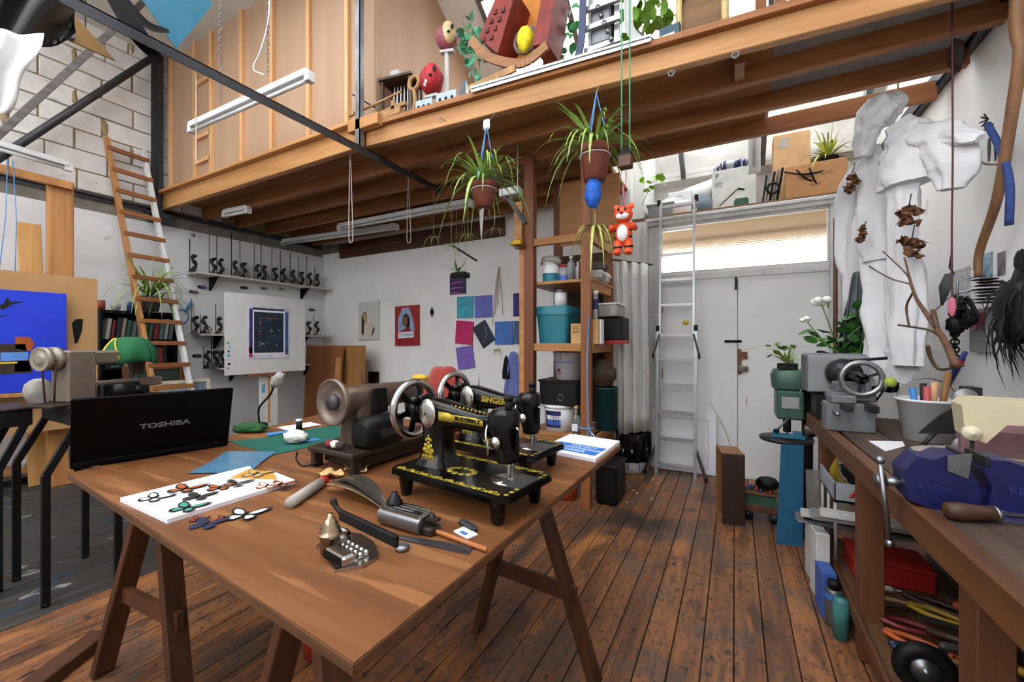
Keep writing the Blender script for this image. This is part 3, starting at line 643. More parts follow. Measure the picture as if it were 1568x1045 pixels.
# ------------------------------------------------------------ flat work on the table
def flat_quad(name, pix, m, label, cat, th=.0006, z=HT, curl=0):
    P = [az(u, v, z) for u, v in pix]; c = sum(P, Vector())/len(P); c.z = z
    return solo(name, MB().prism([(p.x-c.x, p.y-c.y) for p in P], 0, th), m, label, cat, c+Vector((0, 0, .0004)))
def ordered(pix): return pix
bk = flat_quad('print_block', [(256, 803), (452, 741), (418, 727), (395, 734), (382, 719), (184, 769)], M_paper, 'stack of white paper sheets with butterfly cut-outs laid on it', 'paper stack', .012)
M_orange = mat('card_orange', '#c98a35', .7, var=.1)
flat_quad('orange_card', [(352, 733), (425, 735), (418, 724), (380, 719)], M_orange, 'orange card sheet beside the white paper stack', 'card', .001, HT+.0125)
wing_cols = {'black': '#0d0d10', 'orange': '#a8541c', 'white': '#d6dde0', 'teal': '#3f8f7c', 'grey': '#6f6c6c', 'navy': '#1d2140', 'yellow': '#d29a2f', 'dark': '#24231f', 'red': '#8e3026'}
def butterfly(u, v, span, c1, c2, label, ang=.2, z=HT+.013, roll=.07):
    p = az(u, v, z); T = thing('paper_butterfly', label, 'butterfly', p, ang, 'butterfly cut-outs on the work table')
    fw = [(0, 0), (.1, .28), (.35, .5), (.62, .55), (.6, .3), (.42, .05), (.2, -.02)]; hw = [(0, 0), (.2, -.02), (.42, -.05), (.48, -.25), (.36, -.42), (.16, -.4), (.04, -.18)]
    for s in (-1, 1):
        mb = MB().at(ry=-roll*s); mb.prism([(s*a*span*.8, b*span*.8) for a, b in fw][::s], .001, .0018).prism([(s*a*span*.8, b*span*.8) for a, b in hw][::s], .001, .0018); mb.M = Matrix()
        w_ = mb.build('wing', mat('wing_'+c1, wing_cols[c1], .7, var=.1), T)
        mb = MB().at(ry=-roll*s); mb.prism([(s*a*span*.55+s*span*.07, b*span*.5+span*.06) for a, b in fw][::s], .0018, .0022).prism([(s*a*span*.5+s*span*.06, b*span*.5-span*.05) for a, b in hw][::s], .0018, .0022); mb.M = Matrix()
        mb.build('wing_marking', mat('wing_'+c2, wing_cols[c2], .7, var=.1), w_)
    MB().ball((0, 0, .003), span*.025, span*.2, .003, 8, 6).build('body', mat('wing_black', wing_cols['black'], .7, var=.1), T)
    return T
butterfly(236, 764, .085, 'black', 'white', 'black and white striped paper butterfly at the left of the paper stack', .35)
butterfly(283, 750, .1, 'black', 'orange', 'black and orange paper butterfly on the far edge of the paper stack', .5)
butterfly(303, 762, .085, 'dark', 'dark', 'plain dark brown paper butterfly in the middle of the paper stack', .6)
butterfly(286, 779, .09, 'black', 'teal', 'black and teal paper butterfly near the front edge of the paper stack', .45)
butterfly(336, 748, .08, 'black', 'orange', 'small black and orange paper butterfly right of the plain dark one', .8)
butterfly(360, 742, .09, 'grey', 'dark', 'grey paper butterfly with dark wings touching the orange card', .5)
butterfly(392, 727, .1, 'grey', 'yellow', 'grey and yellow paper butterfly lying on the orange card', .4, HT+.014)
butterfly(409, 745, .075, 'orange', 'white', 'brown and cream paper butterfly near the right end of the paper stack', .6)
butterfly(430, 743, .075, 'black', 'orange', 'dark orange paper butterfly at the right tip of the paper stack', .5)
butterfly(316, 804, .085, 'navy', 'navy', 'navy blue paper butterfly lying on the bare table', .5, HT+.001)
butterfly(375, 790, .105, 'black', 'white', 'white paper butterfly with black edges lying on the bare table', .55, HT+.001)
butterfly(303, 797, .045, 'black', 'red', 'tiny red and black paper butterfly behind the navy one', .5, HT+.001)
butterfly(343, 794, .04, 'black', 'red', 'tiny red and black paper butterfly beside the white one', .7, HT+.001)
M_green = mat('cutting_mat_green', '#12574b', .6, var=.05)
flat_quad('cutting_mat', [(350, 677), (417, 698), (500, 680), (524, 668), (519, 651), (478, 658), (400, 672)], M_green, 'dark green cutting mat behind the laptop', 'cutting mat', .003)
M_bfilm = mat('film_blue', '#5f8fae', .2, var=.08, trans=.35)
flat_quad('blue_film', [(288, 725), (345, 725), (385, 722), (402, 707), (424, 692), (345, 692), (325, 707)], M_bfilm, 'translucent light blue plastic film in front of the cutting mat', 'plastic film', .0012, HT+.0035)
flat_quad('paper_sheet', [(424, 655), (440, 660), (492, 651), (475, 647)], M_paper, 'white paper sheet at the back of the cutting mat', 'paper', .001, HT+.0035)
flat_quad('blue_offcut', [(410, 668), (450, 661), (452, 658), (408, 664)], mat('film_blue2', '#3f86c0', .4), 'bright blue strip along the back edge of the cutting mat', 'offcut', .001, HT+.0035)
flat_quad('blue_offcut', [(430, 683), (492, 674), (480, 671), (465, 678)], mat('film_blue2', '#3f86c0', .4), 'light blue offcut under the white plastic bag', 'offcut', .001, HT+.0035)
p = az(452, 680, HT)
solo('plastic_bag', MB().ball((0, 0, .03), .055, .04, .03, 20, 12, lambda q: 1+.28*mnoise.noise(q*2.6)+.1*mnoise.noise(q*7)), mat('bag_white', '#e4e2e0', .4, var=.03), 'crumpled white plastic bag on the green cutting mat', 'plastic bag', (p.x, p.y, HT+.004), .3)
p = az(458, 659, HT)
T = thing('glue_bottle', 'small black bottle with white cap on the green cutting mat', 'bottle', (p.x, p.y, HT+.0035))
MB().lathe([(.016, 0), (.016, .045)], 14).build('bottle_body', M_blackm, T); MB().lathe([(.016, .045), (.016, .055), (.005, .056)], 14).build('cap', M_paper, T)
p = az(382, 662, HT)
solo('green_cloth', MB().ball((0, 0, .022), .09, .05, .026, 22, 12, lambda q: 1+.35*mnoise.noise(q*2.5+Vector((4, 0, 0)))), mat('cloth_green', '#1c4d22', .85, var=.3, scale=9), 'crumpled green cloth on the table behind the laptop', 'cloth', (p.x, p.y, HT), .5)
# gooseneck desk lamp wrapped in clear plastic behind the cutting mat
p = az(397, 652, HT)
T = thing('desk_lamp', 'dark gooseneck desk lamp with head wrapped in clear plastic', 'lamp', p)
MB().lathe([(.045, 0), (.04, .012), (.01, .018)], 18).build('base', M_blackm, T)
hx = ay(425, 582, p.y-.02)-p
MB().tube(curve3([(0, 0, .015), (.0, 0, .1), (hx.x*.5, 0, .18), (hx.x*.85, hx.y, hx.z-.03)]), .006, 8).build('gooseneck', M_blackm, T)
mb = MB(); mb.M = Matrix.Translation(hx) @ Matrix.Rotation(.9, 4, 'Y'); mb.ball((0, 0, 0), .03, .03, .06, 14, 9, lambda q: 1+.3*mnoise.noise(q*4)); mb.M = Matrix(); mb.build('plastic_wrap', mat('clear_plastic', '#c8c4bd', .15, var=.1, trans=.5), T)
# grey tube with a red cap
def rod_between(name, a, b, prof, m, label, cat, tip=None):
    a, b = Vector(a), Vector(b); d = b-a; L = d.length
    q = d.to_track_quat('Z', 'Y'); T = thing(name, label, cat, a); T.rotation_mode = 'QUATERNION'; T.rotation_quaternion = q
    MB().lathe([(r, t*L) for r, t in prof], 16).build('barrel', m, T)
    if tip: MB().lathe([(r, t*L) for r, t in tip[0]], 16).build('cap', tip[1], T)
    return T
z = HT+.0165
rod_between('marker_tube', az(444, 771, z), az(490, 740, z), [(.0165, 0), (.0165, 1)], mat('tube_grey', '#a19a92', .5), 'grey cylindrical tube with red cap lying on the work table', 'tube', ([(.0165, 1), (.0172, 1.0), (.0172, 1.16), (.012, 1.17)], M_red))
# dry leaves
def dry_leaf(u, v, L, rz, label):
    p = az(u, v, HT); mb = MB()
    mb.grid(lambda s, t: (L*(s-.5), L*.32*(t-.5)*2*math.sin(PI*min(.98, s+.03))**.7*(1+.25*math.sin(s*19)), .004+.02*s*(1-s)+.012*abs(t-.5)*2+.006*math.sin(s*12+t*4)), 16, 6, .0008)
    return solo('dry_leaf', mb, mat('leaf_dry', '#c2a06c', .8, var=.25, scale=20), label, 'leaf', (p.x, p.y, HT), rz, 'dry leaves on the work table')
dry_leaf(546, 722, .12, -.15, 'curled pale dry leaf beside the feet of the brown sewing machine')
dry_leaf(505, 732, .1, .5, 'crumpled pale dry leaf behind the red cap of the grey tube')
# feather bundle
p0, p1 = az(520, 742, HT+.02), az(592, 779, HT+.012)
T = thing('feather_bundle', 'bundle of dark brown bird feathers lying on the work table', 'feathers', az(555, 760, HT))
o = az(555, 760, HT); M_fe = mat('feather_dark', '#2a221d', .6, var=.4, scale=30); dirn = (p1-p0).normalized(); sd = Vector((-dirn.y, dirn.x, 0))
for k in range(8):
    t = (k-3.5)/3.5; a = p1-o+sd*t*.008; b = p0-o+sd*(t*.045+.015)-dirn*(.03*abs(t))+Vector((0, 0, .008*(k%3)))
    pts = [a.lerp(b, i/7)+Vector((0, 0, .02*math.sin(PI*i/7))) for i in range(8)]
    MB().blade(pts, .014, fold=.3, prof=lambda s: .25+.75*min(1, s*2.2)*(1-s**6)).build('feather', M_fe if k%3 else mat('feather_pale', '#8f7a62', .6, var=.4, scale=40), T)
z = HT+.008
rod_between('wooden_dowel', az(602, 790, z), az(745, 842, z), [(.0055, 0), (.0055, 1), (.003, 1.005)], wood('dowel_wood', '#b5713c', '#8a4f26', 'z'), 'thin wooden dowel lying across the work table', 'dowel')
# chromed sewing machine parts lying at the near end
o = az(622, 806, HT); T = thing('motor_housing', 'ribbed silver motor housing lying behind the flat steel strip', 'machine part', o, math.atan2((az(690, 830, HT)-az(590, 800, HT)).y, (az(690, 830, HT)-az(590, 800, HT)).x))
mb = MB(); loft(mb, [ring_x(x, 0, .022, .066, .04, 4, 16) for x in (-.07, -.066, .066, .07)]); mb.build('housing', M_steel, T)
for k in range(5): MB().box(-.062, .062, -.026+k*.0125, -.02+k*.0125, .041, .0445).build('rib', M_chrome, T)
MB().box(.03, .05, -.012, .004, .0445, .046).build('slot', M_blackm, T); MB().cyl((-.055, .01, .043), .006, .008, 10).build('screw', M_blackm, T)
MB().box(.071, .1, -.02, .02, .0, .02, .003).cyl((.088, 0, .02), .006, .03, 8).box(.075, .105, -.008, .012, .034, .04).build('clamp', M_brownd, T)
p = az(604, 796, HT)
T = thing('oil_cup', 'small dark stepped oil cup with wire ring beside the ribbed motor housing', 'oil cup', p)
MB().lathe([(.014, 0), (.014, .03), (.02, .032), (.022, .05), (.015, .056), (.015, .062), (.009, .064), (.008, .074)], 18).build('cup', mat('gunmetal', '#26282b', .3, .7), T)
MB().torus((0, 0, .034), .021, .0016, 'z', 20, 6).tube([(.02, 0, .034), (.032, .006, .04)], .0016, 6).build('wire_ring', M_chrome, T)
# steel blade and black blade
a, b = az(566, 822, HT), az(722, 845, HT); d = b-a
mb = MB().prism([(0, .012), (d.length, -.018), (d.length-.003, .018), (0, .02)], .0, .003)
solo('steel_ruler_strip', mb, mat('blade_steel', '#6d7076', .3, .9, var=.1), 'long flat grey steel strip lying towards the table corner', 'steel strip', (a.x, a.y-.0, HT+.001), math.atan2(d.y, d.x))
a, b = az(520, 798, HT+.03), az(606, 848, HT+.02); d = b-a; T = thing('knife', 'black knife with ribbed grip lying over the chromed foot attachment', 'knife', az(562, 840, HT), math.atan2(d.y, d.x))
T.location.z = HT
l = d.length
MB().box(-l/2, l/2, -.006, .006, .035, .062, .003).build('blade', M_blackm, T)
MB().tube([(-l/2-.055, .012, .062), (-l/2-.03, .006, .056), (-l/2+.01, 0, .05)], [.0085, .006, .007], 10).build('grip', M_blackm, T)
MB().ball((-l/2-.058, .013, .063), .011, .009, .009, 10, 7).build('pommel', mat('gunmetal', '#26282b', .3, .7), T)
o = az(530, 845, HT); T = thing('foot_attachment', 'shiny chromed attachment plate with stepped spool at the near table end', 'machine part', o, -.15, None, 0, 0, 1.25)
MB().prism([(-.075, .0), (-.07, .03), (-.03, .05), (.02, .045), (.07, .02), (.075, -.015), (.06, -.035), (.05, -.05), (.03, -.045), (.02, -.02), (-.02, -.028), (-.05, -.03)], .0, .006).build('base_plate', M_chrome, T)
MB().lathe([(.017, 0), (.017, .028), (.02, .03), (.02, .034), (.016, .036), (.017, .042), (.013, .045), (.014, .05), (.01, .053), (.01, .058), (.006, .06), (.005, .068)], 20).build('stepped_spool', mat('bronze_polish', '#a08b74', .22, .95, var=.1), T, (-.015, -.022, .005))
MB().box(.0, .06, -.042, -.018, .006, .024, .004).build('gear_case', M_chrome, T)
for k in range(9): MB().box(.003+k*.0062, .006+k*.0062, -.0445, -.0415, .008, .022).build('rib', M_blackm, T)
for k in range(10): MB().ball((-.005+(k%5)*.014, -.004+(k//5)*.012, .011), .0055, n=8, m=6).build('rivet', M_chrome, T)
MB().torus((-.05, .01, .012), .022, .004, 'z', 20, 6, 1, 5).build('spring', M_chrome, T)
p = az(616, 842, HT); solo('steel_button', MB().lathe([(.015, 0), (.017, .004), (.016, .009), (.01, .012), (.003, .0125)], 20), M_steel, 'small round steel button beside the black blade tip', 'button', p)
p = az(716, 808, HT); solo('grey_clip', MB().box(-.03, .03, -.01, .01, 0, .013, .003).box(.02, .036, -.006, .006, .002, .01, .002), mat('lead_grey', '#3a3d40', .5, .4), 'dark grey metal clip near the steel strip', 'clip', p, -.35)
T = thing('needle_packet', 'small white packet with blue print in front of the grey clip', 'packet', az(713, 818, HT), -.3)
MB().box(-.028, .028, -.016, .016, .0005, .004).build('packet', M_paper, T); MB().box(-.012, .012, -.012, .0, .004, .0045).build('print', mat('print_blue', '#3f6aa8', .6), T)
# book by the far right corner
P = [az(u, v, HT) for u, v in ((825, 692), (912, 709), (949, 680), (873, 669))]; c = sum(P, Vector())/4
T = thing('art_book', 'white paperback book with blue lettered band on the far right table corner', 'book', c)
MB().prism([(p.x-c.x, p.y-c.y) for p in P], .0005, .014).build('pages', M_paper, T)
M_bband = mat('cover_blue', '#2a6cc0', .5, var=.1)
lw = lambda s, t: (P[0].lerp(P[1], s)).lerp(P[3].lerp(P[2], s), t)-c
band = [lw(.04, .12), lw(.93, .12), lw(.97, .5), lw(.1, .5)]
MB().prism([(p.x, p.y) for p in band], .0141, .0146).build('cover_band', M_bband, T)
ux = (P[1]-P[0]).normalized(); ra = math.atan2(ux.y, ux.x); wB = (P[1]-P[0]).length; mid = lw(.5, .3)
M_lt = mat('letters_pale', '#bcd3ee', .6, var=0)
for k, tx in enumerate(('NANCY', 'PATAPHONE', 'SINGER')): 
    m_ = lw(.6-.05*k, .42-.11*k); text_mesh(tx, .036, M_lt, 'lettering', T, (m_.x, m_.y, .0147), (0, 0, ra), .0003, bold=.0007)
p = az(785, 667, HT); solo('yellow_note', MB().box(-.035, .035, -.016, .016, 0, .012), mat('note_yellow', '#d6bd2a', .7, var=.05), 'yellow sticky note pad behind the rear sewing machine', 'note pad', p, -.15)
p = az(799, 685, HT); solo('black_weight', MB().prism([(-.022, -.014), (.0, -.02), (.022, -.012), (.022, .01), (0, .016), (-.022, .01)], 0, .016), M_blackm, 'small black block behind the needle of the rear sewing machine', 'block', p)
p = az(663, 673, HT); solo('red_strip', MB().box(-.07, .02, -.012, .012, 0, .012, .003), M_red, 'red plastic strip between the two black sewing machines', 'strip', (-1.02, 1.75, HT), .2)
# ------------------------------------------------------------ plants
M_leafg = mat('leaf_green', '#4f8030', .45, var=.3, scale=20, rand=.15)
M_leafv = mat('leaf_variegated', '#a6bb66', .45, var=.3, scale=30, rand=.12, col2='#5f8a38')
M_leafp = mat('leaf_pale_dry', '#a9ab5c', .55, var=.3, scale=20, rand=.15)
M_terra = mat('terracotta', '#7d4434', .75, var=.14, scale=9)
M_soil = mat('soil', '#1e1610', .95, var=.3, scale=40)
def spider(T, c, n, L, seed, m=None, wd=.009, up=.6, droop=1.0, name='leaf', arc=(0, 2*PI), part=True):
    r = random.Random(seed)
    for k in range(n):
        a = arc[0]+(arc[1]-arc[0])*(k+r.random()*.7)/n; l = L*r.uniform(.5, 1.15); e = up*r.uniform(.25, 1.45); dr = droop*r.uniform(.35, .95)
        dx, dy = math.cos(a), math.sin(a); pts = []
        for i in range(7):
            t = i/6; h = l*t*(1-.25*t); pts.append((c[0]+dx*h*math.cos(e*.8)*(1-.1*t), c[1]+dy*h*math.cos(e*.8)*(1-.1*t), c[2]+l*(math.sin(e)*t*1.1-dr*.85*t*t)))
        MB().blade(pts, wd*r.uniform(.7, 1.2), (-dy, dx, 0) if abs(e) > 1.3 else (0, 0, 1)).build(name, m or M_leafg, T)
def pot_mb(r, h, n=24): return MB().lathe([(r*.68, 0), (r*.92, h*.74), (r*.93, h*.76), (r*1.04, h*.77), (r*1.06, h), (r*.95, h), (r*.9, h*.86)], n, True, False)
# ------------------------------------------------------------ ladder leaning on the block wall
M_ladw = wood('ladder_pine', '#c08a55', '#94602f', 'z', 5, .55, .06)
M_rung = wood('ladder_rung', '#9a6236', '#6f4020', 'y', 5, .55, .08)
M_railw = mat('rail_white_paint', '#cfcfce', .6, var=.08, scale=10)
T = thing('wooden_ladder', 'tall wooden ladder with one white painted rail leaning on the left wall', 'ladder', (-5.2, 2.09, 0)); o = Vector((-5.2, 2.09, 0))
t0, b0, t1, b1 = ax(163, 212, -6.09), Vector((-5.2, 2.09, 0)), ax(219, 232, -6.09), Vector((-5.2, 2.43, 0))
MB().bar(b0-o, t0-o, .034, .085, (1, 0, 0), .004).build('rail', M_ladw, T); MB().bar(b1-o, t1-o, .034, .085, (1, 0, 0), .004).build('rail', M_railw, T)
for k in range(15):
    t = (k+.6)/15.1; MB().bar(b0.lerp(t0, t)-o+Vector((.045, -.02, 0)), b1.lerp(t1, t)-o+Vector((.045, .02, 0)), .035, .045, b=.003).build('rung', M_rung, T)
# ------------------------------------------------------------ easel with the blue painting at the far left
M_mdf = mat('mdf_tan', '#b28a5c', .75, var=.08, scale=4)
M_easel = wood('easel_pine', '#c08b54', '#9a6534', 'z', 4)
o = Vector((-5.55, ax(92, 500, -5.55).y, 0)); T = thing('painting_easel', 'tall pine easel post with crossbar against the left wall', 'easel', o)
tp = ax(92, 276, -5.55); MB().box(-.03, .03, -.085, .085, 0, tp.z, .004).build('post', M_easel, T)
a, b = ax(0, 270, -5.5), ax(110, 292, -5.5); MB().bar((.06, a.y-o.y-.5, a.z+.07), (.06, b.y-o.y, b.z+.035), .05, .07, b=.003).build('crossbar', M_easel, T)
p = ax(62, 345, -5.75); mb = MB().at(p.x, p.y, 0, rx=.03); mb.box(-.012, .012, -.075, .075, 0, p.z, .003); mb.M = Matrix()
solo('pine_plank', mb, wood('plank_pine', '#d0a268', '#b27f46', 'z'), 'short pale pine plank standing behind the easel board', 'plank')
a, b = ax(-60, 407, -5.4), ax(149, 428, -5.4)
mb = MB().box(-.006, .006, a.y, b.y, .55, (a.z+b.z)/2+.0); 
solo('backing_board', mb, M_mdf, 'large tan board behind the blue painting', 'board', (-5.4, 0, 0))
hole = ax(117, 510, -5.39)
MB().prism([(0, .1), (.045, .1), (.04, .0), (.02, -.08), (.005, -.13), (-.01, -.13), (-.02, -.04), (-.03, .06)], 0, .002, 'x').build('paint_smear', M_blackm, bpy.data.objects['backing_board'], (.0065, hole.y, hole.z+.03))
a, b = ax(-60, 437, -5.33), ax(101, 452, -5.33); zb = ax(101, 596, -5.33).z
T = thing('blue_painting', 'bright blue canvas with black birds and a brown house shape', 'painting', (-5.33, (a.y+b.y)/2, zb)); hy = (b.y-a.y)/2; hz = (a.z+b.z)/2-zb
M_blue = mat('canvas_blue', '#2340d8', .5, var=.15, scale=3, stretch=(1, .3, 1.5), col2='#1b34c0')
MB().box(-.015, .015, -hy, hy, 0, hz, .003).build('canvas', M_blue, T)
def dab(T, u, v, x, poly, m, name='paint_shape'):
    c = ax(u, v, x)-Vector(T.location); s = 1
    return MB().prism(poly, .0155, .0165, 'x').build(name, m, T, (0, c.y, c.z))
M_pk, M_pb, M_po, M_py = mat('paint_black', '#14110f', .5), mat('paint_lightblue', '#5b8fd8', .5), mat('paint_orange', '#a4501e', .5, var=.2), mat('paint_yellow', '#d8b83a', .5)
dab(T, 10, 466, -5.33, [(-.06, -.02), (-.02, .0), (.0, .06), (.02, .02), (.1, .03), (.03, .0), (-.02, -.05)], M_pk); dab(T, 0, 484, -5.33, [(-.06, -.02), (.06, .02), (.0, -.01)], M_pk)
dab(T, 10, 540, -5.33, [(-.3, .07), (.1, .07), (.14, -.18), (-.3, -.18)], mat('paint_umber', '#3a2a24', .5)); dab(T, 36, 527, -5.33, [(-.05, .06), (.03, .06), (.06, 0), (.04, -.06), (-.05, -.04)], M_po); dab(T, 38, 560, -5.33, [(-.06, .04), (.04, .04), (.03, -.05), (-.06, -.05)], M_po)
c = ax(20, 547, -5.33)-Vector(T.location); MB().prism([(-.07, .04), (.08, .04), (.08, -.03), (-.07, -.03)], .0166, .0172, 'x').build('paint_shape', M_pb, T, (0, c.y, c.z)); MB().prism([(-.08, -.04), (.02, -.04), (.02, -.055), (-.08, -.055)], .0166, .0172, 'x').build('paint_shape', M_py, T, (0, c.y, c.z))
MB().box(-.03, .06, -hy, hy+.02, -.035, -.002, .003).build('ledge', M_easel, T)
y = ax(12, 300, -5.45)
for k, dy in enumerate((0, .1)):
    solo('hanging_string', MB().tube([(0, dy, 1.75), (.0, dy*.6+.05, 2.4), (0, dy*.3+.06, 2.9)], .0035, 6), mat('cord_blue', '#4f93cf', .6, var=.05), ('left' if k == 0 else 'right')+' thin blue cord hanging from the easel crossbar', 'cord', (-5.46, y.y-.06, 0), 0, 'blue cords at the easel')
# ------------------------------------------------------------ black bookcase behind the ladder
a, b = ax(153, 474, -5.85), ax(272, 474, -5.85); zt = a.z
T = thing('bookcase', 'low black bookcase full of books behind the ladder', 'bookcase', (-6.0, (a.y+b.y)/2, 0)); hw = (b.y-a.y)/2
MB().box(-.15, .15, -hw, hw, zt-.03, zt).build('top', M_blackm, T); MB().box(-.15, -.14, -hw, hw, 0, zt-.03).build('back', M_blackm, T)
for s in (-1, 1): MB().box(-.14, .15, s*hw-(.02 if s > 0 else 0), s*hw+(.02 if s < 0 else 0), 0, zt-.03).build('side', M_blackm, T)
lv = [zt-.31, zt-.62, zt-.95]
for z in lv: MB().box(-.14, .14, -hw+.02, hw-.02, z-.02, z).build('shelf', M_blackm, T)
bc_ = ['#2f5a48', '#222a35', '#5d6a63', '#7a2a2a', '#c9c2b0', '#3c5a66', '#8a8474', '#1d2b24', '#a5a8a2', '#405a3a']
k = 0
for ri, z in enumerate(lv[:2]):
    y = -hw+.05; r = random.Random(5+ri)
    while y < hw-.06:
        th = r.uniform(.022, .042); h = r.uniform(.17, .24); c = r.choice(bc_)
        le = 'upper' if ri == 0 else 'lower'
        solo('book', MB().box(-.07, .07, 0, th-.003, 0, h, .002), mat('book_'+c, c, .6, var=.08), '%s book from the left on the %s bookcase shelf' % (ORD[k] if k < 16 else 'last', le), 'book', (-5.95, (a.y+b.y)/2+y, z+.001), 0, 'books in the black bookcase', rx=-.12 if ri == 0 else 0)
        y += th+(.012 if ri == 0 else .004); k += 1
        if k > 13: break
    k = 0
for nm, yy, mtl, lb in (('red_mug', a.y+.03, mat('mug_red', '#8e3a2c', .5), 'small red mug on the bookcase beside the tan board'), ('blue_can', a.y+.28, mat('can_blue', '#2a3f78', .4), 'small blue can on the bookcase by the spider plant')):
    solo(nm, MB().lathe([(.035, 0), (.038, .1), (.033, .1), (.03, .02)], 16), mtl, lb, nm.split('_')[1], (-5.93, yy, zt))
solo('white_skull_ornament', MB().ball((0, 0, .045), .045, .045, .045, 14, 9).cyl((.035, -.015, .045), .012, .012, 10, 'x').cyl((.035, .018, .045), .012, .012, 10, 'x'), mat('orn_white', '#c4c0bb', .5), 'round white ornament with dark eyes on the bookcase', 'ornament', (-5.93, a.y+.15, zt))
T = thing('spider_plant', 'large spider plant in grey pot on the black bookcase', 'plant', (-5.78, a.y+.40, zt))
pot_mb(.1, .17).build('pot', mat('pot_grey', '#47484a', .6), T); MB().lathe([(.09, .14), (.01, .15)], 16).build('soil', M_soil, T)
spider(T, (0, 0, .16), 70, .8, 11, M_leafv, .012, 1.05, 1.25, arc=(-2.0, 2.0)); spider(T, (0, .1, .15), 10, .4, 12, M_leafg, .01, .4, 1.6, arc=(-1.6, 1.6))
# framed pictures leaning on the floor below
def frame(name, label, u0, v0, u1, v1, x, mf, mc, wd=.05, depth=.03, cat='framed picture', lean=.1):
    p, q_ = ax(u0, v0, x), ax(u1, v1, x); h = p.z-q_.z; hw_ = (q_.y-p.y)/2
    T = thing(name, label, cat, (x, (p.y+q_.y)/2, q_.z)); T.rotation_euler = (0, -lean, 0)
    for s in (-1, 1): MB().box(0, depth, s*hw_-(wd if s > 0 else 0), s*hw_+(wd if s < 0 else 0), 0, h, .003).build('frame_side', mf, T)
    for z0 in (0, h-wd): MB().box(0, depth, -hw_+wd, hw_-wd, z0, z0+wd, .003).build('frame_rail', mf, T)
    MB().box(.0, .012, -hw_+wd*.9, hw_-wd*.9, wd*.9, h-wd*.9).build('picture', mc, T)
    return T
M_frw = wood('frame_brown', '#8a5a36', '#5f3a1e', 'z')
frame('framed_picture', 'dark brown framed landscape picture leaning below the bookcase', 192, 562, 287, 680, -5.72, M_frw, mat('landscape_dark', '#3a4a3c', .5, var=.5, scale=4, col2='#151a1c'))
frame('framed_picture', 'pale wooden framed picture with blue image behind the laptop', 245, 585, 326, 690, -5.45, mat('frame_pale', '#c9bda6', .6), mat('picture_blue', '#b4bfc6', .5, var=.4, scale=3, col2='#26466e'), .04)
frame('white_canvas', 'white stretched canvas leaning between the ladder rails', 243, 592, 262, 690, -5.38, M_railw, M_paper, .02, cat='canvas')
# ------------------------------------------------------------ wall shelves with rows of small automata
M_shelf = mat('shelf_white', '#c9c2b6', .6, var=.08)
M_fig = mat('figure_black', '#0d0d0e', .45, var=.2)
M_rodg = mat('rod_grey', '#6e6a66', .5, .4)
def wall_shelf(label, y0, y1, z, depth=.28):
    T = thing('wall_shelf', label, 'shelf', (XL, (y0+y1)/2, z), 0, 'wall shelves on the left wall'); h = (y1-y0)/2
    MB().box(.002, depth, -h, h, -.022, 0, .003).build('board', M_shelf, T)
    for yy in (-h*.72, h*.62): MB().prism([(.002, -.022), (depth*.75, -.022), (.002, -.2)], yy-.012, yy+.012, 'y').build('bracket', M_blackm, T)
    return T
zs = [2.217, 1.44, .99]
wall_shelf('upper white wall shelf lined with small black figures', 2.66, 4.62, zs[0]); wall_shelf('middle white wall shelf behind the white panel', 2.72, 4.6, zs[1]); wall_shelf('lowest white wall shelf behind the white panel', 2.95, 4.62, zs[2])
def automaton(u, z, h, s, wheel, label, grp):
    x = XL+.15; d = _ray(u, 400); y = x/d[0]*d[1]
    T = thing('automaton_figure', label, 'figure', (x, y, z), rnd.uniform(-.3, .3), grp)
    MB().box(-.04, .06, -.05, .05, 0, .012, .002).build('base', M_steel if s % 2 else M_rodg, T)
    MB().tube([(-.03, -.03, .01), (-.03, -.03, h)], .006, 6).build('rod', M_rodg if s % 3 else M_fig, T)
    b = .02; pts = [(-.02, 0, .012), (-.01, .012, .06), (.01, .02, .1), (.005, -.005, .14), (-.012, -.012, .18), (0, .006, .215), (.018, .014, .205)]
    MB().tube(curve3(pts, 4), [.012+.014*abs(math.sin(i*.42+s)) for i in range(25)], 8).build('silhouette', M_fig, T)
    if wheel: MB().torus((.035, .03, .055), .038, .006, 'x', 16, 6).cyl((.03, .03, .055), .012, .012, 10, 'x').bar((.035, .03, .02), (.035, .03, .09), .006, .006).bar((.035, -.005, .055), (.035, .065, .055), .006, .006).build('cog_wheel', M_rodg, T)
    MB().box(-.02, .04, -.035, -.005, .012, .045, .003).build('gear_block', M_rodg if s % 2 else M_fig, T)
us = [297, 326, 338, 360, 373, 394, 405, 421, 434, 449, 462, 474, 486]; hs = [.42, .7, .55, .62, .68, .52, .66, .6, .5, .5, .48, .5, .35]
for i, (u, h) in enumerate(zip(us, hs)): automaton(u, zs[0], h, i, i in (3, 4, 6, 8, 9), '%s small black figure on a rod from the left on the upper shelf' % ORD[i], 'figures on the upper wall shelf')
for i, u in enumerate((299, 313, 336, 473, 485)): automaton(u, zs[1], (.45, .25, .4, .25, .35)[i], i+1, i in (1,), '%s small black figure from the left on the middle shelf' % ORD[i], 'figures on the middle wall shelf')
for i, u in enumerate((318, 330, 340, 360, 372, 384, 440, 450, 460)): automaton(u, zs[2], (.3, .4, .35, .22, .2, .22, .25, .2, .25)[i], i+2, i % 2 == 0, '%s small dark figure from the left on the lowest shelf' % ORD[i], 'figures on the lowest wall shelf')
p = ax(276, 478, XL+.02)
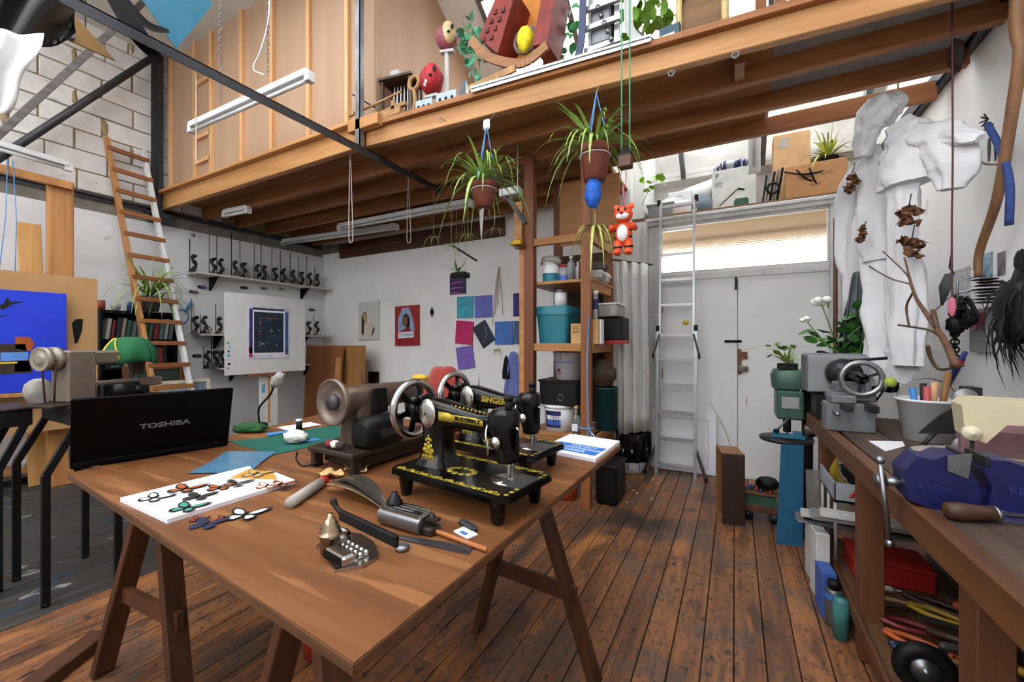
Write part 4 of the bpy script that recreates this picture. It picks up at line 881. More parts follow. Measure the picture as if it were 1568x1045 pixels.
T = thing('tennis_toy', 'blue rubber toy hanging on the left wall beside the ladder', 'toy', p); MB().torus((0, 0, -.06), .09, .008, 'x', 20, 6).build('ring', mat('toy_blue', '#3f8fc8', .4, var=.05, trans=.3), T); MB().tube([(.01, .05, .01), (.01, .09, .08), (.01, .12, .12)], [.015, .02, .03], 8).build('handle', mat('toy_blue', '#3f8fc8', .4), T)
for i, (u, v, c) in enumerate(((308, 440, '#2a2f7a'), (295, 447, '#5a4a4a'), (372, 441, '#1a1a1a'), (403, 442, '#8a8a80'), (430, 443, '#b0a890'), (300, 545, '#2c2c2c'), (330, 540, '#3a4870'), (476, 475, '#2c2420'), (297, 360, '#d0d0cc'))):
    p = ax(u, v, XL+.012); T = thing('insect_model', 'small winged insect model pinned on the left wall, %s from the top left' % ORD[i], 'insect model', p, 0, 'insect models on the left wall')
    for s in (-1, 1): MB().grid(lambda a_, b_: (.004+.02*a_, s*(.008+.05*a_), (b_-.5)*.045*math.sin(PI*(a_*.8+.2))), 5, 3, .001).build('wing', mat('ins_'+c, c, .5), T)
    MB().ball((.004, 0, 0), .006, .006, .028, 8, 6).build('body', M_fig, T)
# easel with white panel and print
xp = -5.25
a, b = ax(344, 447, xp), ax(467, 459, xp); zb = ax(342, 577, xp).z
T = thing('panel_easel', 'easel holding a large white panel with a dark framed print', 'easel', (xp, (a.y+b.y)/2, 0)); hw = (b.y-a.y)/2; zt = (a.z+b.z)/2
M_panel = mat('panel_white', '#cfcdcb', .7, var=.03)
pn = MB().box(-.006, .006, -hw, hw, zb+.01, zt).build('panel', M_panel, T)
for k in range(7): MB().box(.0062, .0068, -hw+.02+.01*(k % 3), -hw+.05+.012*(k % 2), zb+.08+k*.05, zb+.105+k*.05).build('paint_mark', mat('mk_%d' % (k % 3), ('#5a9ac0', '#1a1a22', '#8ab4cc')[k % 3], .6), pn)
cy, cz = 0.02, (zt+zb)/2+.02
pr = MB().box(.0065, .011, -.25, .27, cz-.32, cz+.33).build('print_sheet', mat('sheet_smeared', '#c9c6d6', .6, var=.3, scale=5), T)
MB().box(.0112, .0118, -.24, -.2, cz-.25, cz+.3).build('blue_smear', mat('smear_violet', '#3a2c78', .5, var=.5, scale=9), pr); MB().box(.0112, .0118, .22, .26, cz-.28, cz+.28).build('blue_smear', mat('smear_blue', '#2a5a98', .5, var=.5, scale=9), pr); MB().box(.0112, .0118, -.2, .2, cz+.29, cz+.315).build('blue_smear', mat('smear_navy', '#1c2650', .5, var=.5, scale=9), pr); MB().box(.0112, .0118, -.245, -.2, cz-.3, cz-.18).build('pink_smear', mat('smear_pink', '#c22a78', .5, var=.4, scale=9), pr)
MB().box(.0118, .0124, -.2, .21, cz-.27, cz+.285).build('print_border', M_paper, pr)
M_print = mat('print_dark', '#1c3a4a', .4, var=.4, scale=6, col2='#10142e', stretch=(1, .3, 2)); MB().box(.0124, .013, -.185, .195, cz-.25, cz+.265).build('print_image', M_print, pr)
for k in range(34):
    r = rnd.random; yy, z_ = (-.12+.25*r(), cz-.17+.36*r())
    if k < 12: yy, z_ = -.115+.012*r(), cz-.18+.033*k
    elif k < 18: yy, z_ = -.1+.04*(k-12), cz+.19+.01*r()
    MB().ball((.013, yy, z_), .0012, .008+.012*r(), .004+.006*r(), 7, 4).build('flower_mark', mat('fl_%d' % (k % 4 if k >= 18 else 4), ('#8fae8c', '#3f7a4a', '#b9c0a0', '#6f9fb8', '#9a4634')[k % 4 if k >= 18 else 4], .5), pr)
MB().box(-.04, .05, -.25, .22, zb-.02, zb+.012, .003).build('ledge', M_frw, T)
MB().box(-.05, -.008, -.09, .13, .0, zb+.05, .003).build('post', mat('post_white', '#cfccc8', .6, var=.1), T)
MB().box(-.05, -.006, .0, .03, .3, zb-.03).build('post_slot', M_easel, T)
for k, (yy, z_) in enumerate(((-.05, .98), (.08, .95), (.06, .8), (-.06, .75), (-.05, 1.1))): MB().box(-.008, -.0062, yy-.02, yy+.025, z_-.06, z_+.05).build('paint_mark', mat('mk_%d' % (k % 3), '#5a9ac0', .6), T)
for s in (-1, 1): MB().bar((-.35*0-.05, s*.3, 0.01), (-.05, s*.3, .05), .3, .05).build('foot', M_easel, T)
MB().bar((-.05, -.32, .05), (-.05, .32, .05), .05, .06).build('foot_rail', M_easel, T)
# brown sheets leaning on the back wall
M_card = wood('hardboard_brown', '#a3733f', '#8a5c30', 'z', 2, .7, .05)
def lean_sheet(u0, u1, v, y, label, m, th=.006, cut=False):
    p, q_ = ay(u0, v, y), ay(u1, v, y); h = (p.z+q_.z)/2; w_ = q_.x-p.x; poly = [(0, 0), (w_, 0), (w_*.97, h), (0, h)]
    solo('hardboard_sheet', MB().prism(poly, -th, 0, 'y'), m, label, 'board', (p.x, y, 0), 0, 'boards leaning on the back wall', rx=-.06)
lean_sheet(464, 557, 529, 4.25, 'wide tan hardboard sheet leaning on the back wall in the corner', M_card)
lean_sheet(467, 522, 531, 4.18, 'darker brown board in front of the wide tan sheet', wood('hardboard_red', '#8c5730', '#774526', 'z', 2, .7, .05), .008)
lean_sheet(511, 519, 548, 4.12, 'narrow pale batten leaning in front of the brown boards', M_easel, .03)
# ------------------------------------------------------------ pictures on the back wall
def canvas(pix, label, m, name='small_canvas', d=.02, grp='small canvases on the back wall', cat='canvas'):
    P = [ay(u, v, YB-.001) for u, v in pix]; c = sum(P, Vector())/4
    T = thing(name, label, cat, c, 0, grp)
    MB().prism([(p.x-c.x, p.z-c.z) for p in P], -d, 0, 'y').build('canvas', m, T); return T, P, c
def cm(n, c, c2=None): return mat('cv_'+n, c, .6, var=.15, scale=5, col2=c2, stretch=(1, 1, 2))
def twigs(T, pts, m, z=-.0225): MB().tube([(x, z, y) for x, y in pts], .004, 5).build('stem_mark', m, T)
M_tw, M_tw2 = mat('twig_tan', '#a9946c', .7), mat('twig_red', '#8a3a4a', .7)
T, P, c = canvas([(690, 452), (714, 450), (714, 418), (690, 421)], 'canvas with pink and navy stripes under the small spider plant', cm('stripe', '#34305e', '#232a55'))
for k in range(4): MB().tube([(-.12, -.0215, -.14+k*.07), (-.03, -.0215, -.125+k*.07), (.1, -.0215, -.14+k*.08)], [.012, .018, .006], 6, flat=.2).build('pink_stripe', mat('stripe_pink', '#c45aa8', .6), T)
T, P, c = canvas([(701, 488), (725, 487), (726, 454), (701, 455)], 'turquoise canvas with a thin curved stem', cm('teal', '#3fa3b8')); twigs(T, [(-.12, .04), (-.02, .02), (.1, .07)], mat('stem_blue', '#2a6a90', .6))
T, P, c = canvas([(728, 487), (754, 486), (754, 452), (728, 454)], 'mottled blue and violet canvas with pale stems', cm('viol', '#5a7ad0', '#6a58b4')); twigs(T, [(-.06, .14), (-.04, -.05), (-.01, -.15)], M_tw); twigs(T, [(.04, .15), (.06, 0), (.05, -.12)], M_tw)
canvas([(787, 485), (803, 484), (803, 448), (787, 450)], 'dark indigo canvas half hidden by the shelf post, upper one', cm('indigo', '#2a2878'))
T, P, c = canvas([(698, 526), (724, 529), (726, 493), (700, 491)], 'magenta canvas hanging below the turquoise one', cm('mag', '#c81f68', '#a8205c'))
T, P, c = canvas([(741, 534), (759, 520), (743, 490), (724, 503)], 'dark navy canvas hung tilted beside the magenta one', cm('navy', '#1e2d40')); twigs(T, [(-.08, .05), (-.02, -.02), (-.02, -.1)], M_tw2); twigs(T, [(.02, .1), (.05, 0), (.0, -.12)], mat('stem_pale', '#8fa0b0', .6))
T, P, c = canvas([(759, 528), (786, 528), (786, 492), (759, 493)], 'plain mid blue canvas with two pale curved stems', cm('blue', '#3a70c0')); twigs(T, [(-.07, .14), (-.05, -.05), (.0, -.13)], M_tw); twigs(T, [(.1, .15), (.09, 0), (.03, -.12)], M_tw)
canvas([(787, 527), (801, 527), (801, 492), (788, 492)], 'slate blue canvas half hidden by the shelf post, lower one', cm('slate', '#42587a'))
T, P, c = canvas([(703, 567), (728, 563), (724, 529), (699, 533)], 'lilac canvas with a red stroke, lowest of the group', cm('lilac', '#7a62b8')); twigs(T, [(-.08, -.06), (.0, .0), (.08, .05)], mat('stem_red', '#b0405a', .6))
# portraits
T, P, c = canvas([(551, 521), (582, 520), (582, 461), (551, 464)], 'pale canvas portrait of a long haired person in white', mat('portrait_ground', '#c3c4bf', .6, var=.03), 'portrait_painting', .03, None, 'painting')
def pshape(T, poly, m, d, name='paint_shape', yb=-.031): MB().prism([(x, z) for x, z in poly], yb-d, yb, 'y').build(name, m, T)
M_skin, M_hair, M_shirt = mat('paint_skin', '#b89a74', .6, var=.2, scale=20), mat('paint_hair', '#3a2c1c', .6, var=.3, scale=30), mat('paint_shirt', '#cdbfb0', .6, var=.1)
el = lambda cx, cz, w_, h, n=18, t=0: [(cx+w_*math.cos(2*PI*k/n)*math.cos(t)-h*math.sin(2*PI*k/n)*math.sin(t), cz+w_*math.cos(2*PI*k/n)*math.sin(t)+h*math.sin(2*PI*k/n)*math.cos(t)) for k in range(n)]
pshape(T, [(-.12, -.28), (-.1, -.05), (-.02, 0.01), (.08, .0), (.12, -.12), (.1, -.28)], M_shirt, .0006); pshape(T, [(-.15, -.2), (-.15, .05), (-.1, .14), (-.05, .14), (-.02, .06), (-.08, .0), (-.1, -.24)], M_hair, .0010); pshape(T, [(.06, -.24), (.12, -.08), (.14, -.14), (.1, -.22)], M_hair, .001); pshape(T, el(-.07, .06, .04, .07, t=.2), M_skin, .0014); pshape(T, [(-.085, .02), (-.03, .03), (-.01, -.03), (-.06, -.05)], M_skin, .0012)
T, P, c = canvas([(607, 530), (643, 529), (643, 467), (607, 470)], 'red and blue canvas portrait holding a lettered placard', mat('portrait_red', '#9a2a24', .6, var=.15), 'portrait_painting', .03, None, 'painting')
MB().box(-.185, .185, .0, .004, -.29, .29).build('pale_edge', mat('edge_pink', '#d8b0a8', .6), T)
pshape(T, [(-.17, -.1), (-.16, .12), (-.08, .26), (.04, .27), (.12, .12), (.16, -.08), (.08, -.1), (.02, -.02)], mat('paint_skyblue', '#8fa0c8', .6, var=.25, scale=12), .0006)
pshape(T, el(-.01, .08, .07, .1), M_hair, .0010); pshape(T, el(.03, .0, .035, .1), M_hair, .001); pshape(T, el(-.02, .06, .045, .075), mat('paint_skin_dark', '#7a5240', .6, var=.3, scale=30), .0014); pshape(T, [(-.17, -.28), (-.17, -.1), (-.06, -.06), (.06, -.05), (.17, -.12), (.17, -.28)], mat('paint_redcoat', '#8e1f1c', .6, var=.1), .0012); pshape(T, [(-.165, -.19), (-.16, -.1), (.135, -.085), (.14, -.175)], M_paper, .0018)
text_mesh('TOTENAH', .07, mat('letters_blue', '#3a6aa8', .6, var=0), 'lettering', T, (-.012, -.0336, -.138), (PI/2, 0, 0), .0003, sx=.8, bold=.001)
p = ay(662, 478, YB); solo('wall_ornament', MB().prism([(0, -.07), (.035, 0), (0, .07), (-.035, 0)], -.015, 0, 'y').torus((0, -.016, 0), .012, .004, 'y', 14, 6), M_blackm, 'small black diamond ornament on the back wall', 'ornament', p)
p = ay(574, 578, YB-.01); solo('black_box', MB().box(-.09, .09, -.05, .009, -.09, .09, .004), M_blackm, 'black square box low on the back wall', 'box', p)
# dried stems and cloth near the shelf post
p = ay(764, 410, YB-.02); T = thing('dried_bouquet', 'bunch of dried stems hanging on the back wall above the canvases', 'dried stems', p)
for k, (x, h) in enumerate(((-.1, .75), (-.02, .5), (.06, .62), (-.06, .6))): MB().tube(curve3([(0, 0, 0), (x*.4, -.005, -.2), (x, 0, -h)], 5), .004, 5).build('stem', M_tw, T)
MB().ball((0, 0, -.005), .012).build('knot', M_tw, T)
def hang_cloth(name, label, P0, w_, h, m, cat='cloth', seed=1, fold=.03, flare=1.3, nrm=(0, -1, 0), grp=None):
    P0 = Vector(P0); n = Vector(nrm); sd = Vector((-n.y, n.x, 0))
    def f(u, v):
        s = (u-.5)*w_*(.35+(flare-.35)*min(1, v*1.4)**.8); return sd*s+n*(.012+fold*(.3+v)*(math.sin(u*17+seed)+.6*math.sin(u*31+seed*2+v*2))*.5+.02)+Vector((0, 0, -h*v-.03*abs(u-.5)*(1-v)+.015*mnoise.noise(Vector((u*3, v*3, seed)))))
    return solo(name, MB().grid(f, 36, 16, .003), m, label, cat, P0, 0, grp)
p = ay(788, 538, YB-.004)
hang_cloth('lilac_shirt', 'lilac blue cloth hanging beside the shelf post', p, .28, .75, mat('cloth_lilac', '#6f7db8', .85, var=.15, scale=7), 'cloth', 2, .03, 1.0)
p = ay(777, 545, YB-.004); hang_cloth('black_bag_strap', 'black cloth bag hanging behind the lilac cloth', p, .12, .3, M_blackm, 'bag', 4, .02, 1.1)
# plantlet pinned on the wall
p = ay(761, 536, YB-.03); T = thing('spider_plantlet', 'small spider plantlet hanging low on the back wall beside the lilac canvas', 'plant', p); spider(T, (0, 0, 0), 12, .2, 31, M_leafp, .007, .3, 1.4); MB().tube([(0, 0, .0), (0, .02, .08)], .002, 5).build('runner', M_leafp, T)
# ------------------------------------------------------------ stands and beige machine at the left
M_stand = mat('stand_black', '#101114', .45, .3, var=.15)
def stand(label, c, z, hx, hy, splay):
    T = thing('machine_stand', label, 'stand', (c[0], c[1], 0), 0, 'black machine stands')
    MB().box(-hx, hx, -hy, hy, z-.09, z, .004).build('apron', M_stand, T); MB().box(-hx-.01, hx+.01, -hy-.01, hy+.01, z+.0005, z+.012, .002).build('top_plate', M_brownd, T)
    for sx in (-1, 1):
        for sy in (-1, 1):
            pt = [(sx*(hx-.02), sy*(hy-.02), z-.07), (sx*(hx-.02), sy*(hy-.02)-splay, z-.32), (sx*(hx-.02), sy*(hy-.02)-splay, 0.012)]
            mb = MB()
            for a_, b_ in zip(pt, pt[1:]): mb.bar(a_, b_, .03, .03)
            mb.build('leg', M_stand, T)
            MB().cyl((pt[2][0], pt[2][1], 0), .018, .02, 10).build('foot', M_blackm, T)
    return T
stand('right-hand black metal stand carrying the beige sewing machine', (-3.32, .98), .985, .26, .16, .12); stand('left-hand black metal stand at the frame edge beside the beige machine stand', (-3.62, .62), .97, .16, .14, .1)
M_beige = mat('machine_beige', '#7a6e62', .45, .2, var=.12, scale=10)
T = thing('industrial_sewing_machine', 'beige industrial sewing machine on black stand with pulley wheel', 'sewing machine', (-3.32, 1.0, .998), math.atan2(.55, -.25)-.1)
MB().box(-.3, .3, -.11, .11, 0, .012, .003).build('base_plate', M_brownd, T)
bd = MB(); bd.box(-.2, -.06, -.06, .06, .012, .3, .01); bd.box(-.06, .22, -.045, .045, .215, .295, .012); bd.build('arm', M_beige, T)
MB().box(.0, .34, -.035, .035, .06, .115, .008).box(-.06, .0, -.05, .05, .02, .115, .006).build('lower_arm', M_beige, T)
loft(MB(), [ring_z(.2, 0, .14, .06, .07), ring_z(.2, 0, .29, .09, .09)]).build('head', M_brownd, T)
MB().cyl((.2, 0, .07), .006, .09, 8).cyl((.225, .02, .1), .005, .05, 8).build('needle_bar', M_steel, T)
mb = MB().at(-.285, 0, .255, ry=PI/2); mb.lathe([(.02, -.004), (.03, 0), (.035, .006), (.058, .004), (.064, .0), (.064, .03), (.05, .032), (.05, .05), (.064, .052), (.064, .075), (.02, .085)], 26); mb.M = Matrix(); mb.build('pulley_wheel', mat('pulley_beige', '#8f8679', .4, .3), T)
for s in (-1, 1): MB().tube([(-.245, s*.05, .25), (-.24, s*.03, .02)], .005, 6).build('belt', mat('belt_brown', '#4a2c20', .7), T)
MB().box(-.06, .16, -.09, -.05, .02, .1, .01).cyl((-.02, -.11, .06), .04, .1, 14, 'x').cyl((.09, -.1, .05), .03, .08, 14, 'x').build('mechanism', M_stand, T)
MB().ball((-.2, .14, .07), .06, .05, .075, 14, 9, lambda q: 1+.25*mnoise.noise(q*3)).build('plastic_wrap', mat('clear_plastic', '#c8c4bd', .15, var=.1, trans=.5), T)
def capf(u, v):
    a = u*2*PI; r = (.115+.012*math.sin(a*6+1)*v)*min(1, .12+v*1.15)**.55; return (r*math.cos(a)*1.15, r*math.sin(a), .13*(1-v**2.2)-.03*v*(1+.4*math.sin(a*3)))
p = Matrix.Rotation(T.rotation_euler.z, 3, 'Z') @ Vector((.17, 0, .245))+Vector(T.location)
T2 = thing('cloth_hat', 'green cloth hat with yellow stripes over the beige machine head', 'hat', p, .4)
MB().grid(capf, 32, 10, .003).build('crown', mat('cap_green', '#0f5a34', .8, var=.15, scale=8), T2)
for k in (1.2, 3.6, 4.4): MB().tube([Vector(capf(k/(2*PI)+.02*j, .25+.13*j))*1.02 for j in range(6)], .011, 6, flat=.35).build('stripe', mat('cap_yellow', '#d0b02c', .8), T2)
# low shelf clutter behind the stands
T = thing('low_bench', 'low white side bench behind the machine stands', 'bench', (-5.97, 1.0, 0)); MB().box(-.17, .17, -1.4, .75, .86, .89, .003).build('top', M_shelf, T); MB().box(-.17, .17, -1.4, .75, .12, .15).build('lower_shelf', M_easel, T)
for y in (-1.38, -.3, .72): MB().box(-.16, .16, y-.02, y+.02, 0, .86).build('upright', M_shelf, T)
for i, (yy, r_, h, c, lb) in enumerate(((.0, .09, .1, '#b8b4a8', 'white enamel bowl on the low side bench shelf'), (-.28, .1, .14, '#9aa2a8', 'grey tin on the low side bench shelf'), (.3, .07, .09, '#c9c4ba', 'cream jar on the low side bench shelf'), (-.7, .11, .18, '#3a6aa0', 'blue tub on the low side bench shelf'))):
    solo('storage_pot', MB().lathe([(r_*.8, 0), (r_, h), (r_*.92, h), (r_*.7, .01)], 18), mat('pot_'+c, c, .5), lb, 'pot', (-5.95, .95+yy, .151), 0, 'pots on the low side bench')
for i, (yy, c, lb) in enumerate(((-.5, '#d8d6d0', 'crumpled white paper on top of the low side bench'), (-.1, '#c9c0a8', 'cream cloth scrap on top of the low side bench'), (-.95, '#b9b4c0', 'pale grey paper pile on top of the low side bench'))):
    solo('paper_scrap', MB().ball((0, 0, .03), .1, .13, .03, 16, 8, lambda q: 1+.4*mnoise.noise(q*3+Vector((i, 0, 0)))), mat('scrap'+c, c, .8), lb, 'scrap', (-5.96, .95+yy, .892), 0, 'scraps on the low side bench')
# ------------------------------------------------------------ open timber shelf unit
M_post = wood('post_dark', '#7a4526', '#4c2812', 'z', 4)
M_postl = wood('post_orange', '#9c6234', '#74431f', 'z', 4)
M_shelfw = wood('shelf_pine', '#b8834c', '#8d5c2e', 'x', 4)
SY, SYB, SX0_, SX1_ = 3.18, 3.9, -1.6, -1.0
T = thing('shelf_unit', 'open timber shelf unit standing under the loft beside the doors', 'shelf unit', (-1.3, 3.5, 0)); o = Vector((-1.3, 3.5, 0))
def sp(name, m, x0, x1, y0, y1, z0, z1): MB().box(x0-o.x, x1-o.x, y0-o.y, y1-o.y, z0, z1, .003).build(name, m, T)
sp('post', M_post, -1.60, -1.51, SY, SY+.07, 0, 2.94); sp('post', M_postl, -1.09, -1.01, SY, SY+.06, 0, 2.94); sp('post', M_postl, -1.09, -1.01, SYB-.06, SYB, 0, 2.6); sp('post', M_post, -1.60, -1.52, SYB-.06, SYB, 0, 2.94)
sp('post', M_shelfw, -1.655, -1.605, SY+.02, SY+.06, 0, 2.2)
for z in (1.862, 1.325, .57): sp('shelf_board', M_shelfw, -1.605, -1.0, SY+.07, SYB-.06, z-.025, z)
for z in (2.19, 1.295, .545): sp('front_rail', M_shelfw, -1.51, -1.09, SY+.01, SY+.045, z-.03, z+.035)
for z in (2.19, 1.80, 1.28, .52): sp('side_rail', M_shelfw, -1.05, -1.015, SY+.06, SYB-.06, z-.03, z+.05)
sp('upper_panel', wood('panel_ply_upper', '#b08050', '#90633a', 'x', 3), -1.52, -.93, SYB-.10, SYB-.085, 2.28, 2.9)
sp('back_panel', mat('panel_dark', '#4a3524', .8, var=.2), -1.6, -1.02, SYB-.015, SYB-.002, .57, 2.2)
sp('bracket_board', M_shelfw, -1.68, -1.605, SY-.03, SY+.02, 2.15, 2.55)
G = 'things on the shelf unit'
def tub(name, label, cat, x, y, z, r, h, m, lid=None, band=None, r2=None, handle=False):
    T = thing(name, label, cat, (x, y, z+.001), rnd.uniform(-.3, .3), G); r2 = r2 or r*1.08
    MB().lathe([(r, 0), (r2, h), (r2*1.04, h), (r2*1.04, h-.012), (r2*.94, h-.013), (r2*.94, h-.002)] if not lid else [(r, 0), (r2, h)], 22, True, bool(lid)).build('body', m, T)
    if not lid: MB().lathe([(r2*.93, h*.95), (r*.93, .02), (.002, .02)], 22, False, False).build('inside', m, T)
    if lid: MB().lathe([(r2*1.05, h), (r2*1.05, h+.022), (r2*.9, h+.026)], 22).build('lid', lid, T)
    if band:
        for z0, z1, a0, a1, bm in band:
            n = 10; MB().grid(lambda u, v: ((r+(r2-r)*(z0+(z1-z0)*v)+.0012)*math.cos(a0+(a1-a0)*u), (r+(r2-r)*(z0+(z1-z0)*v)+.0012)*math.sin(a0+(a1-a0)*u), h*(z0+(z1-z0)*v)), n, 1).build('label_band', bm, T)
    if handle: MB().torus((0, 0, h*.9), r2*1.05, .0025, 'x', 20, 5, PI, 2*PI).build('handle', M_steel, T)
    return T
M_wpl = mat('plastic_white', '#cfd0d2', .45, var=.03); M_navy = mat('label_navy', '#1d2458', .5, var=.1); M_lblue = mat('label_blue', '#3f6ab8', .5); M_teal = mat('plastic_teal', '#1f6f80', .45, var=.06)
fr_ = (-PI*.85, -PI*.25)
tub('white_tub', 'white plastic tub with navy label on the lowest shelf', 'tub', -1.36, 3.4, .571, .125, .2, M_wpl, M_wpl, [(.18, .9, -2.1, -.9, M_navy), (.3, .5, -1.95, -.9, M_lblue), (.52, .7, -1.95, -.9, M_paper)])
T = thing('black_crate', 'black plastic crate resting on the white tub', 'crate', (-1.33, 3.43, .80), 0, G); MB().box(-.17, .17, -.15, .15, 0, .21, .01).build('body', M_blackm, T); MB().box(-.18, .18, -.16, .16, .195, .215, .004).build('rim', M_blackm, T); MB().torus((.03, -.155, .07), .025, .003, 'y', 18, 6).build('ring', M_steel, T)
T = tub('white_bucket', 'white builder bucket with blue lettering on the black crate', 'bucket', -1.29, 3.42, 1.016, .1, .235, M_wpl, None, [(.62, .66, fr_[0], fr_[1], M_lblue), (.3, .4, -2.0, -1.75, M_blackm), (.2, .34, -1.8, -1.68, M_red)], .125, True)
for k in range(3): MB().tube([(-.06+.02*k, .0, .08), (-.09+.03*k, -.04, .27)], .006, 6).build('stick', M_paper, T)
T = thing('glass_bottle', 'clear glass bottle with cork in front of the white tub', 'bottle', (-1.17, 3.3, .571), 0, G)
MB().lathe([(.035, 0), (.036, .13), (.03, .15), (.012, .17), (.012, .21)], 18).build('body', mat('glass_clear', '#c9d2d0', .05, var=.0, trans=.85), T); MB().lathe([(.011, .205), (.018, .22), (.018, .235), (.008, .245)], 14).build('cork', mat('cork', '#c9a878', .8), T)
MB().box(-.025, .025, -.0375, -.0355, .03, .09).build('label', M_paper, T)
T = thing('teal_box', 'teal plastic storage box with lid on the middle shelf', 'storage box', (-1.385, 3.45, 1.326), 0, G)
loft(MB(), [ring_z(0, 0, 0, .26, .32, 8), ring_z(0, 0, .25, .3, .36, 8)]).build('body', M_teal, T); loft(MB(), [ring_z(0, 0, .25, .32, .38, 8), ring_z(0, 0, .3, .32, .38, 8), ring_z(0, 0, .325, .29, .35, 8)]).build('lid', M_teal, T)
tub('paint_tin', 'white paint tin on top of the teal box', 'tin', -1.34, 3.38, 1.652, .055, .12, M_wpl, M_steel, None, .056)
T = thing('cardboard_carton', 'small brown carton with printed lines beside the teal box', 'box', (-1.15, 3.35, 1.326), .03, G); MB().box(-.065, .065, -.06, .06, 0, .17, .002).build('body', mat('carton_tan', '#c09a6a', .8), T)
for k in range(5): MB().box(-.05, .0+.01*(k % 2), -.0612, -.06, .14-.012*k, .144-.012*k).build('print_line', M_blackm, T)
T = tub('teal_tub', 'white and teal tub wrapped in a plastic bag on the top shelf', 'tub', -1.42, 3.36, 1.863, .075, .15, M_wpl, M_wpl, [(.02, .5, -PI, 0, M_teal)], .078); MB().ball((0, 0, .18), .1, .09, .05, 18, 9, lambda q: 1+.3*mnoise.noise(q*3)).build('plastic_bag', mat('clear_plastic', '#c8c4bd', .15, var=.1, trans=.5), T)
tub('storage_jar', 'glass jar with red lid and blue label on the top shelf', 'jar', -1.3, 3.36, 1.863, .042, .12, mat('glass_milky', '#b9bcc0', .2, trans=.4), M_red, [(.05, .4, -PI, 0, M_lblue)], .042)
for k, (x, h, c, lb) in enumerate(((-1.225, .21, '#9fa3a6', 'tall clear spray bottle on the top shelf'), (-1.175, .16, '#b9babd', 'white squeeze bottle on the top shelf'), (-1.135, .17, '#6a3030', 'dark red bottle on the top shelf'), (-1.11, .15, '#c2c4a8', 'pale green bottle beside the shelf post'))):
    T = thing('bottle', lb, 'bottle', (x, 3.33+.03*(k % 2), 1.863), 0, G); c_ = .022 if k else .033
    MB().lathe([(c_, 0), (c_, h*.7), (c_*.4, h*.82), (c_*.4, h*.9)], 14).build('body', mat('bt_'+c, c, .35, trans=.4 if k == 0 else 0), T); MB().lathe([(c_*.5, h*.9), (c_*.5, h)], 12).build('cap', M_paper, T)
# right flank of the unit: things poking out of the side
T = thing('clear_box', 'clear plastic box with lid on the side of the shelf unit', 'storage box', (-.97, 3.62, 1.56), 0, G); MB().box(-.06, .1, -.15, .15, 0, .1, .008).build('body', mat('plastic_clear', '#b5b3ae', .2, trans=.5), T); MB().box(-.065, .105, -.155, .155, .1, .115, .004).build('lid', M_wpl, T)
T = thing('black_tool_case', 'black tool case with red trim below the clear plastic box', 'case', (-.94, 3.66, 1.326), 0, G); MB().box(-.1, .1, -.13, .13, .03, .23, .008).build('body', M_blackm, T); MB().box(-.102, .104, -.132, .132, 0, .03, .004).build('trim', M_red, T)
T = thing('printed_pack', 'white pack with black print at the side of the shelf unit', 'pack', (-.99, 3.34, 1.326), 0, G); MB().box(-.035, .035, -.04, .04, 0, .2, .003).build('pack', M_paper, T)
for k in range(3): MB().ball((.0, -.04, .05+.06*k), .022, .002, .02, 10, 5).build('print_mark', M_blackm, T)
T = thing('sealant_tube', 'white sealant tube standing at the side of the shelf unit', 'tube', (-1.0, 3.29, 1.53), 0, G); MB().lathe([(.02, 0), (.021, .2), (.023, .2), (.023, .23)], 14).build('body', M_wpl, T); MB().lathe([(.0215, .08), (.0215, .16)], 14, False, False).build('label_band', M_navy, T); MB().box(-.022, .022, -.022, .022, -.004, 0).build('base', M_blackm, T)
solo('carton_stack', MB().box(-.03, .03, -.04, .04, 0, .2, .003), mat('carton_tan', '#c09a6a', .8), 'narrow brown carton under the white sealant tube', 'box', (-1.0, 3.3, 1.326), 0, G)
for k, (y, z, c, lb) in enumerate(((3.42, 1.863, '#a9a7a4', 'grey folded machine cover on the top shelf side'), (3.58, 1.863, '#c9c7c2', 'pale folded cloth on the top shelf side'), (3.5, 1.945, '#4a4644', 'dark pouch lying on the folded cloths'))):
    solo('folded_cloth', MB().box(-.09, .07, -.085, .085, 0, .08, .02).ball((.04, 0, .05), .05, .08, .035, 12, 7, lambda q: 1+.3*mnoise.noise(q*3)), mat('fc_'+c, c, .8), lb, 'cloth', (-1.04, y, z+.001), .1*k, G)
tub('gas_canister', 'dark teal canister on the lowest shelf side', 'canister', -1.0, 3.62, .571, .1, .37, mat('canister_teal', '#1a4a52', .4), None, None, .1)
solo('brown_bag', MB().ball((0, 0, .12), .1, .13, .12, 16, 10, lambda q: 1+.3*mnoise.noise(q*2.5)), mat('bag_brown', '#4a3a2a', .85, var=.3), 'crumpled brown sack on the teal canister', 'bag', (-1.02, 3.6, .94), 0, G)
solo('orange_bucket', MB().lathe([(.09, 0), (.12, .24), (.113, .24), (.085, .01)], 20), mat('plastic_orange', '#c4461c', .45), 'orange plastic bucket on the floor behind the shelf post', 'bucket', (-1.28, 3.36, 0))
T = thing('black_bin', 'black plastic bin on the floor under the shelf unit', 'bin', (-.93, 3.5, 0)); MB().box(-.09, .09, -.16, .16, 0, .32, .02).build('body', M_blackm, T); MB().box(-.1, .1, -.17, .17, .3, .33, .008).build('rim', M_blackm, T)
T = thing('blue_rope', 'blue rope tied round the right shelf post', 'rope', (-1.045, 3.16, .6)); M_rope = mat('rope_blue', '#5c8fc4', .7, var=.15)
